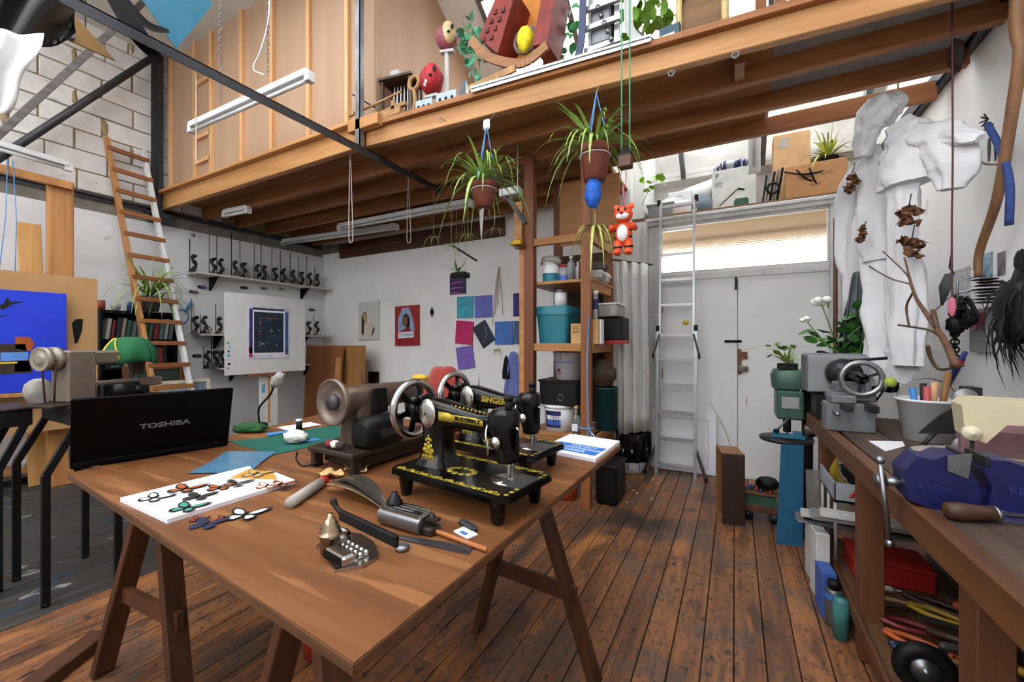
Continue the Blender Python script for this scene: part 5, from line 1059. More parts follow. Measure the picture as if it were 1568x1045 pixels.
MB().torus((0, .02, .06), .055, .006, 'z', 20, 6).build('loop', M_rope, T); MB().tube(curve3([(.03, 0, .95), (.02, -.015, .5), (.03, -.02, .1), (.02, -.02, -.1)]), .006, 6).tube(curve3([(.03, -.02, .1), (.06, -.03, .0), (.03, -.03, -.08)]), .006, 6).build('strand', M_rope, T); MB().tube(curve3([(.04, -.02, .05), (.09, -.02, -.02), (.07, -.02, -.14), (.03, -.02, -.1)]), .005, 6).build('coil', M_paper, T)
# ------------------------------------------------------------ curtain, conduits, intercom
p = ay(955, 410, 4.25)
def cur(u, v): return ((u-.5)*.24, .03*math.sin(u*22)+.01*math.sin(u*47+v*3), -1.62*v)
T = thing('white_curtain', 'white cloth curtain hanging behind the shelf unit', 'curtain', (-.86, 4.1, 2.1)); MB().grid(lambda u, v: ((u-.5)*.22+.02*v, -.25+.5*u*.6+.035*math.sin(u*20), -1.62*v), 40, 10, .002).build('cloth', mat('curtain_white', '#c4c2bf', .85, var=.06), T); MB().tube([(-.14, -.3, .005), (.14, .15, .005)], .01, 8).build('rail', M_leg, T); MB().box(-.15, .0, .1, .57, -.02, .02).build('rail_bracket', M_leg, T)
M_cond = mat('conduit_grey', '#a7a8a8', .5, var=.05)
T = thing('conduit_run', 'white painted cable conduits running down beside the door frame', 'conduit', (-.86, YB, 0)); 
for x in (-.03, .03): MB().tube([(x, -.014, .0), (x, -.014, 2.6)], .011, 8).build('pipe', M_cond, T)
for nm, v, w_, h, lb, c in (('isolator_switch', 419, .1, .11, 'grey isolator switch box beside the door frame', '#7c7e80'), ('socket_box', 510, .07, .07, 'small grey metal switch box above the intercom', '#8c8e90')):
    p = ay(986, v, YB); T = thing(nm, lb, 'switch', (p.x, YB-.026, p.z)); MB().box(-w_/2, w_/2, -.06, 0, -h/2, h/2, .006).build('box', mat(nm, c, .45, .3), T); MB().box(-.012, .012, -.072, -.06, -.02, .02, .003).build('rocker', M_cond, T)
p = ay(987, 540, YB); T = thing('intercom_handset', 'cream intercom handset hanging beside the door frame', 'intercom', (p.x, YB-.026, p.z)); MB().box(-.03, .03, -.04, 0, -.09, .09, .01).build('handset', mat('cream_plastic', '#c9c2ae', .5), T); MB().tube(curve3([(-.02, -.02, -.09), (-.03, -.03, -.2), (.0, -.03, -.27), (.03, -.03, -.2), (.02, -.02, -.1)]), .005, 6).build('cord', mat('cream_plastic', '#c9c2ae', .5), T)
# ------------------------------------------------------------ aluminium ladder against the doors
M_alu = mat('aluminium', '#a9abad', .38, .75, var=.08)
T = thing('aluminium_ladder', 'tall aluminium ladder standing against the white double doors', 'ladder', (-.52, 4.4, 0)); o = Vector((-.52, 4.4, 0))
def lp(x, z): return Vector((x, 4.4+.16*z/2.8, z))-o
for x in (-.70, -.34):
    MB().bar(lp(x, .0), lp(x, 1.48), .028, .06, (0, 1, 0)).build('stile', M_alu, T); MB().bar(lp(x+.02*(1 if x < -.5 else -1), 1.4), lp(x+.02*(1 if x < -.5 else -1), 2.8), .022, .05, (0, 1, 0)).build('stile', M_alu, T)
    s = -1 if x < -.5 else 1
    MB().bar(lp(x, .3), lp(x+s*.1, .02)+Vector((0, -.04, 0)), .022, .025).build('stabiliser', M_steel, T); MB().box(*[c for c in (0,)][:0] or (x-o.x+s*.1-.015, x-o.x+s*.1+.015, -.07, -.02, 0, .04)).build('rubber_foot', M_blackm, T)
    MB().bar(lp(x-s*.02, 1.42)+Vector((0, -.03, 0)), lp(x+s*.035, 1.22)+Vector((0, -.06, 0)), .018, .012).build('hinge_arm', M_steel, T); MB().cbox(lp(x+s*.035, 1.2)+Vector((0, -.06, 0)), .02, .02, .05).build('hinge_tip', M_blackm, T)
    MB().cbox(lp(x, 2.8), .034, .055, .05).cbox(lp(x, 1.48), .034, .065, .06).build('end_cap', M_blackm, T)
for z in (.09, .36, .63, .9, 1.165, 1.41): MB().bar(lp(-.70, z), lp(-.34, z), .055, .03).build('rung', M_alu, T)
for z in (1.72, 1.98, 2.24, 2.5, 2.75): MB().bar(lp(-.68, z), lp(-.36, z), .03, .028).build('rung', M_alu, T)
p = ay(1050, 494, YB-.003); solo('yellow_sticker', MB().cyl((0, 0, 0), .03, .002, 18, 'y'), mat('sticker_yellow', '#d8b82a', .5), 'round yellow sticker on the left door leaf', 'sticker', p)
p = ay(1047, 726, YB-.06); T = thing('cabinet_door', 'white panelled cabinet door leaning against the left door leaf', 'cabinet door', (-.47, YB-.075, 0)); T.rotation_euler = (-.06, 0, 0)
MB().box(-.31, .31, -.018, 0, .003, .62, .003).build('panel', M_paper, T); MB().box(-.24, .24, -.02, -.018, .07, .075).box(-.24, .24, -.02, -.018, .54, .545).box(-.24, -.235, -.02, -.018, .07, .545).box(.235, .24, -.02, -.018, .07, .545).build('routed_edge', mat('groove_grey', '#9fa0a4', .7), T)
p = ay(1105, 650, YB-.02); solo('dry_twig', MB().tube(curve3([(-.1, 0, .2), (-.02, -.01, .05), (.03, 0, -.05), (.08, 0, -.22)]), [.003]*18+[.005], 6), M_tw, 'thin curved dry twig leaning on the left door leaf', 'twig', p)
# wooden speaker-like box in the middle of the floor
a, b = az(1106, 803, 0), az(1141, 807, 0); d = b-a; T = thing('wooden_box', 'tall dark brown wooden box open at one side standing on the floor', 'box', (a+b)/2, math.atan2(d.y, d.x)); w_ = d.length/2+.0; H_ = .52
M_dbox = wood('box_dark', '#3a2216', '#241209', 'z', 5); M_lbox = wood('box_inside', '#8a6038', '#64411f', 'z', 5)
MB().box(-w_, w_, -.0, .014, 0, H_, .003).build('front_panel', M_dbox, T); MB().box(-w_, w_, .24, .254, 0, H_).build('back_panel', M_lbox, T)
MB().box(w_-.014, w_, .0142, .24, .014, H_-.014).build('side_panel', M_dbox, T); MB().box(-w_, w_, .0142, .24, H_-.014, H_).build('top_panel', M_lbox, T); MB().box(-w_, w_, .0142, .24, 0, .014).build('bottom_panel', M_lbox, T); MB().box(-w_+.02, -w_+.03, .0142, .24, .014, H_-.014).build('inner_panel', M_lbox, T)
p = az(976, 722, 0); T = thing('bin_bag_bucket', 'white bucket lined with a black bin bag beside the aluminium ladder', 'bin', (p.x-.07, p.y+.02, 0))
MB().lathe([(.14, 0), (.155, .12), (.17, .25)], 22).build('bucket', M_wpl, T); MB().lathe([(.1475, .04), (.155, .1)], 8, False, False).build('label_band', M_lblue, T).scale = (1, 1, 1)
MB().grid(lambda u, v: ((.178+.02*math.sin(u*2*PI*5)*v+.015*math.sin(u*2*PI*11))*math.cos(u*2*PI), (.178+.02*math.sin(u*2*PI*5)*v+.015*math.sin(u*2*PI*11))*math.sin(u*2*PI), .12+.3*(1-abs(2*v-1)**3)*v**.3+.05*v), 44, 8, .002).build('bin_bag', mat('bag_black', '#0a0a0b', .25, var=.1), T)
for k, (u, v) in enumerate(((983, 732), (1000, 735), (989, 744), (970, 752), (998, 765), (1006, 741), (975, 756), (963, 746), (1045, 736), (960, 770))):
    p = az(u, v, 0); solo('wood_chip', MB().box(-.014, .014, -.008, .008, .0005, .006, .002), mat('chip_pale', '#c9b48c', .8), 'pale wood chip scattered on the floor near the doors', 'wood chip', p, k*1.3, 'pale chips on the floor')
# ------------------------------------------------------------ things on the ledge above the doors
ZL = 2.701; G = 'things on the ledge above the doors'
p = ay(1010, 316, 4.85)
def lx(u, y=4.85): return ay(u, 300, y).x
solo('fabric_roll', MB().tube([(-.74, 5.0, 2.83), (lx(1060, 5.1), 5.15, 3.0), (lx(1148, 5.2), 5.25, 3.16)], .12, 20), mat('roll_white', '#dcdcda', .7), 'long thick white roll lying along the ledge above the doors', 'roll', (0, 0, 0), 0, G)
T = thing('plastic_crate', 'grey plastic crate with white rim at the left end of the ledge', 'crate', (-.72, 4.84, ZL), 0, G); loft(MB(), [ring_z(0, 0, 0, .24, .2, 8), ring_z(0, 0, .14, .28, .24, 8)]).build('body', mat('crate_grey', '#8a9092', .5), T); MB().box(-.15, .15, -.13, .13, .14, .16, .006).build('rim', M_wpl, T)
T = thing('white_case', 'white plastic case with handle loops on the ledge', 'case', (lx(1037), 4.88, ZL), .05, G); MB().box(-.16, .14, -.1, .1, 0, .17, .02).build('body', M_wpl, T); MB().box(-.12, .1, -.11, -.1, .03, .14, .004).build('front_panel', mat('shell_pink', '#c9bdb6', .5), T)
solo('white_light_box', MB().box(-.13, .12, -.05, .05, 0, .16, .01).torus((.0, -.055, .08), .04, .008, 'y', 16, 6), M_wpl, 'small white box with round knob behind the white case', 'box', (lx(1042, 5.02), 5.02, ZL+.172), 0, G)
solo('dark_bin', MB().lathe([(.08, 0), (.1, .16), (.09, .16)], 16), mat('bin_navy', '#1d3040', .5), 'dark navy tub between the crate and the white case', 'tub', (lx(1003), 5.0, ZL), 0, G)
solo('grey_jug', MB().lathe([(.07, 0), (.08, .14), (.05, .17), (.05, .2)], 16), mat('jug_grey', '#6f7f8c', .5), 'grey blue jug left of the pressure washer carton', 'jug', (lx(1079), 4.84, ZL), 0, G)
a, b = lx(1090), lx(1158); h = ay(1120, 258, 4.85).z-ZL
T = thing('pressure_washer_carton', 'white carton printed with a green pressure washer on the ledge', 'box', ((a+b)/2, 4.85, ZL), -.02, G); w_ = (b-a)/2
MB().box(-w_, w_, 0, .2, 0, h, .003).build('carton', mat('carton_white', '#c6c7c2', .7), T)
mb = MB(); loft(mb, [ring_z(.07, -.001, .035, .14, .002, 3, 14), ring_z(.07, -.002, .1, .13, .002, 3, 14), ring_z(.07, -.001, .12, .1, .002, 3, 14)]); mb.build('washer_print', mat('print_green', '#1f4a30', .5), T)
MB().bar((-.13, -.002, .07), (.04, -.002, .22), .002, .01).bar((.04, -.002, .22), (.1, -.002, .2), .002, .02).build('lance_print', M_blackm, T)
text_mesh('P', .07, M_blackm, 'lettering', T, (-w_+.05, -.002, h-.06), (PI/2, 0, 0), .0004)
for k in range(4): MB().box(-w_+.025, -w_+.1, -.0015, 0, h-.13-.014*k, h-.125-.014*k).build('print_line', mat('print_grey', '#6a6c6e', .6), T)
mb = MB(); mb.ball((0, 0, .055), .19, .1, .055, 24, 10, lambda q: 1+.2*mnoise.noise(q*3)); solo('striped_bag', mb, mat('bag_navy', '#1d2a52', .6, var=.9, scale=2, col2='#b8bec8', stretch=(16, 1, 3), contrast=(.48, .52)), 'navy and white striped bag on the pressure washer carton', 'bag', ((a+b)/2-.0, 4.95, ZL+h), 0, G)
T = thing('metal_bracket_bundle', 'bundle of grey metal brackets standing on the ledge', 'brackets', (lx(1183), 4.83, ZL), 0, G)
for k in range(5): MB().bar((-.09+.03*k, .01*k, 0), (-.05+.035*k, .02*k, .3+.02*k), .018, .018).build('bracket', M_steel if k % 2 else M_blackm, T)
MB().torus((.0, -.02, .16), .05, .012, 'y', 18, 6).build('clamp_ring', M_blackm, T)
M_cardb = mat('cardboard', '#b08256', .85, var=.08, scale=6)
T = thing('cardboard_box', 'wide brown cardboard box with handwriting on the ledge', 'box', (lx(1248), 4.83, ZL), -.03, G); a, b = lx(1200), lx(1294); h = ay(1250, 248, 4.83).z-ZL; w_ = (b-a)/2; MB().box(-w_, w_, 0, .3, 0, h, .004).build('body', M_cardb, T)
text_mesh('CABLE + NUTS', .045, mat('ink_brown', '#4a3222', .7), 'handwriting', T, (0, -.001, h*.66), (PI/2, 0, .0), .0004, sx=.9); text_mesh('BAGS', .035, mat('ink_brown', '#4a3222', .7), 'handwriting', T, (.0, -.001, h*.4), (PI/2, 0, .0), .0004)
T = thing('cardboard_box', 'tall cardboard box with paper label behind the wide brown one', 'box', (lx(1212, 5.2), 5.18, ZL), .02, G); h = ay(1210, 205, 5.2).z-ZL; MB().box(-.16, .16, 0, .2, 0, h, .004).build('body', mat('cardboard_pale', '#c29b70', .85), T); MB().box(-.12, -.02, -.002, 0, h-.15, h-.04).build('paper_label', mat('label_grey', '#a59a8c', .7), T)
T = thing('spider_plant', 'yellow green spider plant on top of the wide cardboard box', 'plant', (lx(1268, 4.98), 4.98, ay(1250, 248, 4.83).z+.001), 0); pot_mb(.08, .07).build('pot', M_blackm, T); spider(T, (0, 0, .06), 60, .42, 21, mat('leaf_yellow', '#a3a83a', .5, var=.35, scale=20, rand=.15), .011, 1.15, 1.1)
p = ay(1155, 190, 4.0); T = thing('fluorescent_batten', 'white fluorescent batten hanging upright above the doors', 'light fitting', (ay(1155, 265, 4.1).x, 4.1, ay(1155, 265, 4.1).z)); h = ay(1155, 112, 4.1).z-T.location.z
MB().box(-.045, .045, -.03, .03, 0, h, .006).build('body', M_wpl, T); MB().cyl((0, -.045, .04), .013, h-.12, 10).build('tube', mat('tube_glass', '#c9cccc', .3), T); MB().box(-.05, .05, -.06, -.03, h-.1, h, .004).build('end_cap', M_wpl, T); MB().cyl((0, -.064, h-.13), .028, .006, 14, 'y').build('starter', M_wpl, T); MB().tube([(0, .0, h), (0, -.2, 2.96)], .003, 5).build('chain', M_steel, T)
for k in range(3):
    pts = sag((lx(1200)+.1*k, 4.8, ZL+.3), (lx(1290), 4.85+.05*k, ZL+.32), .06+.08*k, 12); 
    solo('black_cable', MB().tube(pts, .008, 6), M_blackm, ('upper', 'middle', 'lower')[k]+' black cable looping over the wide cardboard box', 'cable', (0, 0, 0), 0, G)
T = thing('geranium_sprig', 'bright green leafy sprig at the left end of the ledge', 'plant', (lx(985, 4.7), 4.74, ZL+.16)); M_bright = mat('leaf_bright', '#8fbf2c', .5, var=.2, rand=.1)
for k in range(16):
    r = rnd.random; c = (-.02+.24*r(), -.05*r(), .14+.16*r()); MB().at(*c, rx=r()*1.2, ry=r()-.5, rz=r()*6).lathe([(.001, .004), (.02, .0), (.034, .006)], 8, False, False).build('leaf', M_bright, T)
MB().tube(curve3([(-.02, 0, 0), (.05, 0, .15), (.15, -.02, .2)]), .004, 6).build('stem', M_leafg, T)
# ------------------------------------------------------------ hanging plants and lamps under the loft
def hang_pot(label, hook, top, r, h, seed, n, L, wrap=None, cords=3):
    top = Vector(top); T = thing('hanging_plant', label, 'hanging plant', (top.x, top.y, top.z-h)); o = Vector(T.location)
    pot_mb(r, h).build('pot', M_terra, T); MB().lathe([(r*.9, h*.85), (.01, h*.88)], 18).build('soil', M_soil, T)
    hk = Vector(hook)-o; MB().tube([hk, Vector((hk.x, 2.44+.0605*(hook[0]+1.96)-o.y, 2.955-o.z))], .004, 6).build('hook', M_steel, T)
    for k in range(cords): a = 2*PI*k/cords+.5; MB().tube([(r*math.cos(a), r*math.sin(a), h*.95), hk], .003, 5).build('cord', mat('cord_blue', '#4f93cf', .6, var=.05), T)
    MB().torus((0, 0, h*.72), r*.97, .003, 'z', 24, 5).build('wire_ring', M_paper, T)
    spider(T, (0, 0, h), n, L, seed, M_leafv, .010, .72, 1.35)
    return T
hk = ay(745, 192, 2.34); T = hang_pot('spider plant in terracotta pot hung below the loft edge, left one', hk, ay(741, 281, 2.34), .085, .16, 41, 64, .56)
MB().grid(lambda u, v: (.05*(u-.5)*(1-v*.6), -.02-.02*u, -.02-.2*v), 4, 6, .002).build('plastic_bag', mat('clear_plastic', '#c8c4bd', .15, var=.1, trans=.5), T); MB().box(hk.x-T.location.x-.025, hk.x-T.location.x+.025, hk.y-T.location.y-.01, hk.y-T.location.y+.01, hk.z-T.location.z-.03, hk.z-T.location.z+.04, .01).build('pulley', M_wpl, T)
hk = ay(913, 143, 2.42); T = hang_pot('large spider plant in terracotta pot hung near the green ropes', hk, ay(911, 226, 2.42), .095, .2, 42, 64, .56)
spider(T, (.0, 0, -.28), 20, .32, 43, M_leafp, .008, .2, 1.5); MB().tube([(0, 0, 0), (.0, 0, -.28)], .003, 5).build('runner', M_leafp, T)
MB().ball((0, -.03, -.08), .05, .04, .09, 12, 9, lambda q: 1+.4*mnoise.noise(q*4)).build('blue_twine', mat('twine_blue', '#1f5fc0', .7, var=.3, scale=30), T)
for i, (u, v, vt, n, L, lb) in enumerate(((664, 365, 330, 9, .2, 'tiny spider plantlet hanging by the brown ledger board'), (691, 378, 335, 8, .16, 'small spider plantlet right of the tiny one'), (716, 362, 345, 12, .3, 'long leaved spider plantlet above the striped canvas'), (757, 352, 320, 8, .24, 'drooping spider plantlet hanging near the shelf post'))):
    p = ay(u, v, 3.6); q_ = ay(u, vt-60, 3.6); T = thing('spider_plantlet', lb, 'plant', p, 0, 'plantlets hanging under the loft'); spider(T, (0, 0, 0), n, L, 50+i, M_leafp, .008, .5, 1.5); MB().tube([(0, 0, 0), (0, 0, (3.04 if p.x > -2.6 else 3.105)-p.z)], .0025, 5).build('runner', M_leafp, T)
p = ay(705, 418, 3.9); T = thing('hanging_planter', 'small dark planter with spider plant hanging in front of the striped canvas', 'planter', p); MB().box(-.1, .1, -.06, .06, -.06, .0, .01).build('trough', M_blackm, T); spider(T, (-.03, 0, 0), 18, .3, 61, M_leafg, .009, .9, 1.1); MB().bar((-.1, 0, .32), (.22, 0, .12), .03, .02).build('stick', M_brownd, T)
for x in (-.08, .08): MB().tube([(x, 0, 0), (x*.5, 0, (3.04 if p.x > -2.6 else 3.105)-p.z)], .002, 5).build('cord', M_tw, T)
def batten(label, a, b, drop=.06):
    a, b = Vector(a), Vector(b); T = thing('fluorescent_batten', label, 'light fitting', (a+b)/2); o = (a+b)/2
    MB().bar(a-o, b-o, .07, .05, b=.004).build('body', M_wpl, T); MB().tube([a-o-Vector((0, 0, .045)), b-o-Vector((0, 0, .045))], .016, 10).build('tube', mat('tube_glass', '#c9cccc', .3), T)
    for q_ in (a, b): MB().cbox(q_-o-Vector((0, 0, .03)), .05, .06, .07, .004).build('end_cap', M_wpl, T)
    return T
batten('long white fluorescent batten fixed under the left joists', az(432, 370, 2.9), az(607, 345, 2.9))
batten('white fluorescent batten fixed nearer the pot plant', az(520, 346, 2.9), az(722, 308, 2.9))
batten('short white light fitting under the loft near the ladder', az(345, 325, 2.9), az(380, 318, 2.9))
T = batten('white fluorescent batten hung on chains before the plywood partition', ay(294, 193, 1.9), ay(474, 112, 1.9)); o = Vector(T.location)
for u in (338, 410):
    p = ay(u, 160 if u < 400 else 118, 1.9)-o; mb = MB()
    for k in range(40): mb.torus((p.x, p.y, p.z+.02+k*.034), .013, .003, 'x' if k % 2 else 'y', 8, 4)
    mb.build('chain', M_steel, T)
MB().tube(curve3([(ay(405, 115, 1.9)-o), (ay(388, 105, 1.9)-o), (ay(400, 75, 1.9)-o), (ay(412, 20, 1.9)-o), (ay(413, -90, 1.9)-o)]), .006, 6).build('flex', M_wpl, T)
batten('white fluorescent batten on the left wall above the easel', ax(-30, 212, -5.6), ax(105, 252, -5.6))
for i, (u, v0, v1, lb) in enumerate(((540, 215, 372, 'long white pull cord looping below the loft edge'), (629, 272, 372, 'white pull cord near the hanging pot plant'))):
    a, b = ay(u-4, v0, 2.5 if i == 0 else 3.2), ay(u-4, v1, 2.5 if i == 0 else 3.2); c = (b-a)
    solo('pull_cord', MB().tube(curve3([(0, 0, 0), (-.01, 0, c.z*.5), (-.015, 0, c.z*.93), (.012, 0, c.z), (.035, 0, c.z*.93), (.02, 0, c.z*.5), (.004, 0, 0)]), .003, 5), mat('cord_white', '#c9b9ae', .7), lb, 'cord', a, 0, 'pull cords')
p = az(303, 110, 2.9); a = ay(308, 95, 1.5); solo('white_string', MB().tube([(0, 0, 0), (.0, 0, -.55)], .003, 5).torus((0, 0, .0), .02, .003, 'x', 10, 5), mat('cord_white', '#c9b9ae', .7), 'white string tied to the long steel tie', 'string', (-2.59, az(303, 95, 2.87).y, 2.865))
# orange toy tiger on the pulley ropes
p = ay(955, 392, 2.3); T = thing('toy_tiger', 'orange toy tiger with black stripes hanging from the green ropes', 'toy', p); M_or, M_bk = mat('toy_orange', '#d04a1e', .4, var=.06), mat('toy_black', '#15100e', .5)
bd = MB().ball((0, 0, .12), .048, .042, .07, 16, 10).ball((0, -.005, .225), .052, .046, .048, 16, 10)
for s in (-1, 1):
    bd.tube([(s*.025, -.005, .08), (s*.03, -.01, .03), (s*.03, -.02, .01)], [.024, .022, .02], 10).ball((s*.03, -.028, .014), .022, .03, .015, 10, 6).tube([(s*.04, 0, .165), (s*.065, -.025, .14), (s*.055, -.045, .16)], [.018, .016, .015], 8).ball((s*.04, 0, .27), .018, .01, .018, 10, 6)
bd.build('body', M_or, T); MB().ball((0, -.022, .12), .032, .028, .048, 14, 9).build('belly', M_paper, T); MB().ball((0, -.035, .212), .036, .02, .02, 14, 8).build('muzzle', M_paper, T); MB().ball((0, -.056, .225), .012, .01, .01, 8, 6).build('nose', M_red, T)
for s in (-1, 1):
    MB().ball((s*.018, -.045, .245), .008, .006, .011, 8, 6).build('eye', M_bk, T)
    for z in (.1, .135): MB().ball((s*.042, -.012, z), .01, .02, .006, 8, 5).build('stripe', M_bk, T)
    MB().torus((s*.03, -.012, .045), .021, .005, 'z', 14, 6).build('leg_stripe', M_bk, T)
MB().tube([(0, 0, .27), (0, 0, ay(955, 285, 2.3).z-p.z)], .004, 6).build('hanging_cord', mat('cord_pink', '#c04a70', .6), T)
p = ay(958, 248, 2.3); T = thing('rope_pulley', 'wooden pulley block hanging on green ropes in front of the loft', 'pulley', p); MB().box(-.035, .035, -.03, .03, -.035, .03, .004).build('block', M_leg, T); MB().cyl((0, -.015, .045), .03, .03, 16, 'y').box(-.035, .035, -.02, .02, .03, .05, .003).build('sheave', M_blackm, T); MB().tube([(0, 0, -.035), (0, 0, -.13)], .003, 5).build('hook', M_steel, T)
M_rg = mat('rope_green', '#5fae86', .7)
for x in (-.022, .022): MB().tube([(x, 0, .045), (x, 0, ZR-p.z)], .0045, 6).build('rope', M_rg, T)

p = ay(796, 372, SY-.04); T = thing('yellow_clamp', 'yellow and black clamp gripped on the board beside the shelf post', 'clamp', (p.x, SY-.05, p.z)); MB().box(-.05, .03, -.03, .02, -.02, .02, .006).build('jaw', mat('clamp_yellow', '#c89a1c', .5), T); MB().cyl((-.075, 0, 0), .022, .03, 12, 'x').build('screw', mat('clamp_yellow', '#c89a1c', .5), T); MB().bar((.0, -.005, -.04), (.0, -.005, .03), .02, .02).build('slide', M_blackm, T)
p = ay(768, 285, 2.6); T = thing('wall_lamp_bracket', 'grey metal bracket box behind the left hanging pot', 'bracket', (p.x, 2.75, p.z)); MB().box(-.09, .08, -.04, .04, -.03, .03, .006).build('box', M_cond, T); MB().bar((-.03, 0, -.03), (.12, 0, -.25), .03, .03).build('arm', M_dark, T); MB().tube([(0, .1, .03), (0, .1, 2.93-p.z)], .004, 5).tube([(0, 0, .0), (0, .1, .03)], .004, 5).build('hanger', M_steel, T)
# ------------------------------------------------------------ long timber bench along the right wall
M_bt = wood('bench_top_worn', '#5a463a', '#2c211b', 'y', 4, .65, .1, .3); speck(M_bt, '#8a7f74', 14, .7, .5)
M_bl = wood('bench_leg', '#6e4526', '#452712', 'z', 4); M_bly = wood('bench_rail', '#714828', '#452712', 'y', 4)
HB = .87
T = thing('workbench', 'long timber workbench with open lower shelf along the right wall', 'workbench', (.83, 2.0, 0)); o = Vector((.83, 2.0, 0))
def bp(name, m, x0, x1, y0, y1, z0, z1): return MB().box(x0-o.x, x1-o.x, y0-o.y, y1-o.y, z0, z1, .004).build(name, m, T)
xs = .5
for i in range(4): x0 = xs+i*.172; bp('top_plank', M_bt, x0+.002, x0+.17, .45, 3.36, HB-.035, HB)
MB().bar((.445-o.x, 3.36-o.y, HB-.045), (.5-o.x, .45-o.y, HB-.045), .05, .09, b=.004).build('front_rail', M_bly, T)
bp('rear_rail', M_bly, 1.12, 1.17, .5, 3.25, HB-.12, HB-.036)
for y in (3.18, 2.27, 1.36, .5):
    bp('leg', M_bl, .465 if y > 2 else .48, .545, y-.045, y+.045, 0, HB-.036); bp('leg', M_bl, 1.1, 1.17, y-.035, y+.035, 0, HB-.036)
for i in range(3): bp('shelf_plank', wood('bench_shelf', '#6a4a30', '#45301e', 'y', 4), .47+i*.23, .47+i*.23+.226, .5, 3.1, .15, .172)
bp('shelf_lip', M_bly, .45, .468, .5, 3.1, .135, .195)
bp('back_board', mat('back_brown', '#4a2f20', .8), 1.172, 1.185, .5, 3.2, .172, HB-.125)
# ------------------------------------------------------------ lathe
M_lg = mat('lathe_grey', '#72757a', .42, .35, var=.18, scale=9); M_lgd = mat('lathe_dark', '#2b2c2e', .45, .5, var=.3, scale=10)
T = thing('metal_lathe', 'grey metal lathe with chuck and large handwheel at the far end of the bench', 'lathe', (.56, 3.07, HB+.001)); 
MB().box(-.17, .13, .06, .28, .16, .40, .012).build('headstock', M_lg, T); MB().box(-.165, .125, .02, .06, .17, .39, .004).build('headstock_cover', mat('lathe_pale', '#8a8d92', .4, .3), T)
MB().box(-.12, .10, .05, .24, 0, .16, .006).build('headstock_foot', M_lgd, T)
ch = MB().cyl((.0, -.06, .29), .085, .07, 24, 'y').cyl((.0, -.07, .29), .03, .02, 16, 'y').build('chuck', M_lgd, T)
for k in range(3): a = 2*PI*k/3; MB().box(.05*math.cos(a)-.014, .05*math.cos(a)+.014, -.085, -.06, .29+.05*math.sin(a)-.014, .29+.05*math.sin(a)+.014).build('jaw', M_steel, ch)
for x in (-.05, .05): MB().box(x-.02, x+.02, -.42, .06, .12, .155, .004).build('bed_way', M_lgd, T)
MB().box(-.1, .1, -.24, -.08, .155, .2, .006).box(-.07, .06, -.22, -.1, .2, .25, .006).build('carriage', M_lg, T)
MB().cyl((-.09, -.4, .1), .012, .46, 10, 'y').build('lead_screw', M_steel, T)
MB().box(-.13, .08, -.32, -.2, 0, .15, .006).box(-.11, .0, -.33, -.19, .15, .19, .005).build('pedestal', M_lg, T)
w_ = MB().torus((.03, -.27, .28), .085, .014, 'y', 30, 8).build('handwheel', mat('wheel_alu', '#8f9092', .3, .8), T)
mb = MB().cyl((.03, -.28, .28), .03, .03, 14, 'y')
for k in range(3): a = 2*PI*k/3+.4; mb.bar((.03, -.27, .28), (.03+.08*math.cos(a), -.27, .28+.08*math.sin(a)), .02, .012)
mb.build('spokes', M_lgd, w_); MB().cyl((.03, -.26, .28), .018, .2, 10, 'y').build('spindle', M_steel, T)
MB().tube([(.0, -.2, .37), (.14, -.25, .39)], .008, 8).build('lever', M_blackm, T); MB().ball((.14, -.3, .27), .026, n=14, m=9).build('lever_knob', mat('knob_lime', '#9aa83a', .45), T); MB().tube([(.14, -.3, .27), (.1, -.22, .16)], .006, 6).build('knob_rod', M_steel, T)
solo('oily_rag', MB().ball((0, 0, .02), .13, .06, .022, 20, 9, lambda q: 1+.35*mnoise.noise(q*4)), mat('rag_grey', '#a29a90', .9, var=.3), 'grey oily rag lying on the bench in front of the lathe', 'rag', (.78, 2.36, HB+.001), .3)
P = [az(u, v, HB) for u, v in ((1330, 676), (1356, 692), (1386, 684), (1382, 677))]; c = sum(P, Vector())/4
solo('paper_sheet', MB().prism([(p.x-c.x, p.y-c.y) for p in P], 0, .001), M_paper, 'sheet of white paper on the bench beside the blue vice', 'paper', c+Vector((0, 0, .001)))
# ------------------------------------------------------------ pillar drill
M_dg = mat('drill_green', '#3a5a4c', .42, .2, var=.1); M_dgrey = mat('drill_pale', '#8f948f', .5)
T = thing('pillar_drill', 'green pillar drill with round table standing behind the bench end', 'drill', (.36, 3.6, 0))
MB().box(.0, .2, -.16, .16, 0, .03, .006).build('base', M_lgd, T); MB().cyl((.1, .02, .03), .035, .98, 18).build('column', M_lgd, T)
mb = MB(); loft(mb, [ring_z(.03, 0, 1.01, .3, .24, 4), ring_z(.03, 0, 1.1, .32, .26, 4), ring_z(.03, 0, 1.145, .28, .22, 4)]); mb.build('belt_housing', M_dg, T)
MB().box(-.1, .06, -.16, .1, .8, 1.0, .012).build('head', M_dg, T); MB().box(-.07, .03, -.164, -.16, .88, .96).build('label_plate', M_dgrey, T)
MB().cyl((-.03, -.06, .7), .025, .1, 14).cyl((-.03, -.06, .62), .006, .08, 8).build('drill_chuck', M_lgd, T)
MB().tube([(-.02, -.16, .83), (-.1, -.2, .73)], .006, 6).build('feed_lever', M_steel, T); MB().ball((-.105, -.2, .725), .017).build('lever_ball', M_blackm, T)
MB().cyl((.1, -.2, .75), .045, .02, 18, 'y').build('feed_wheel', M_chrome, T)
MB().at(-.04, -.1, .645).lathe([(.16, 0), (.165, .012), (.165, .02), (.02, .02)], 30).build('drill_table', M_lgd, T); MB().box(-.06, .06, -.05, .05, .59, .645, .006).build('table_bracket', M_lgd, T)
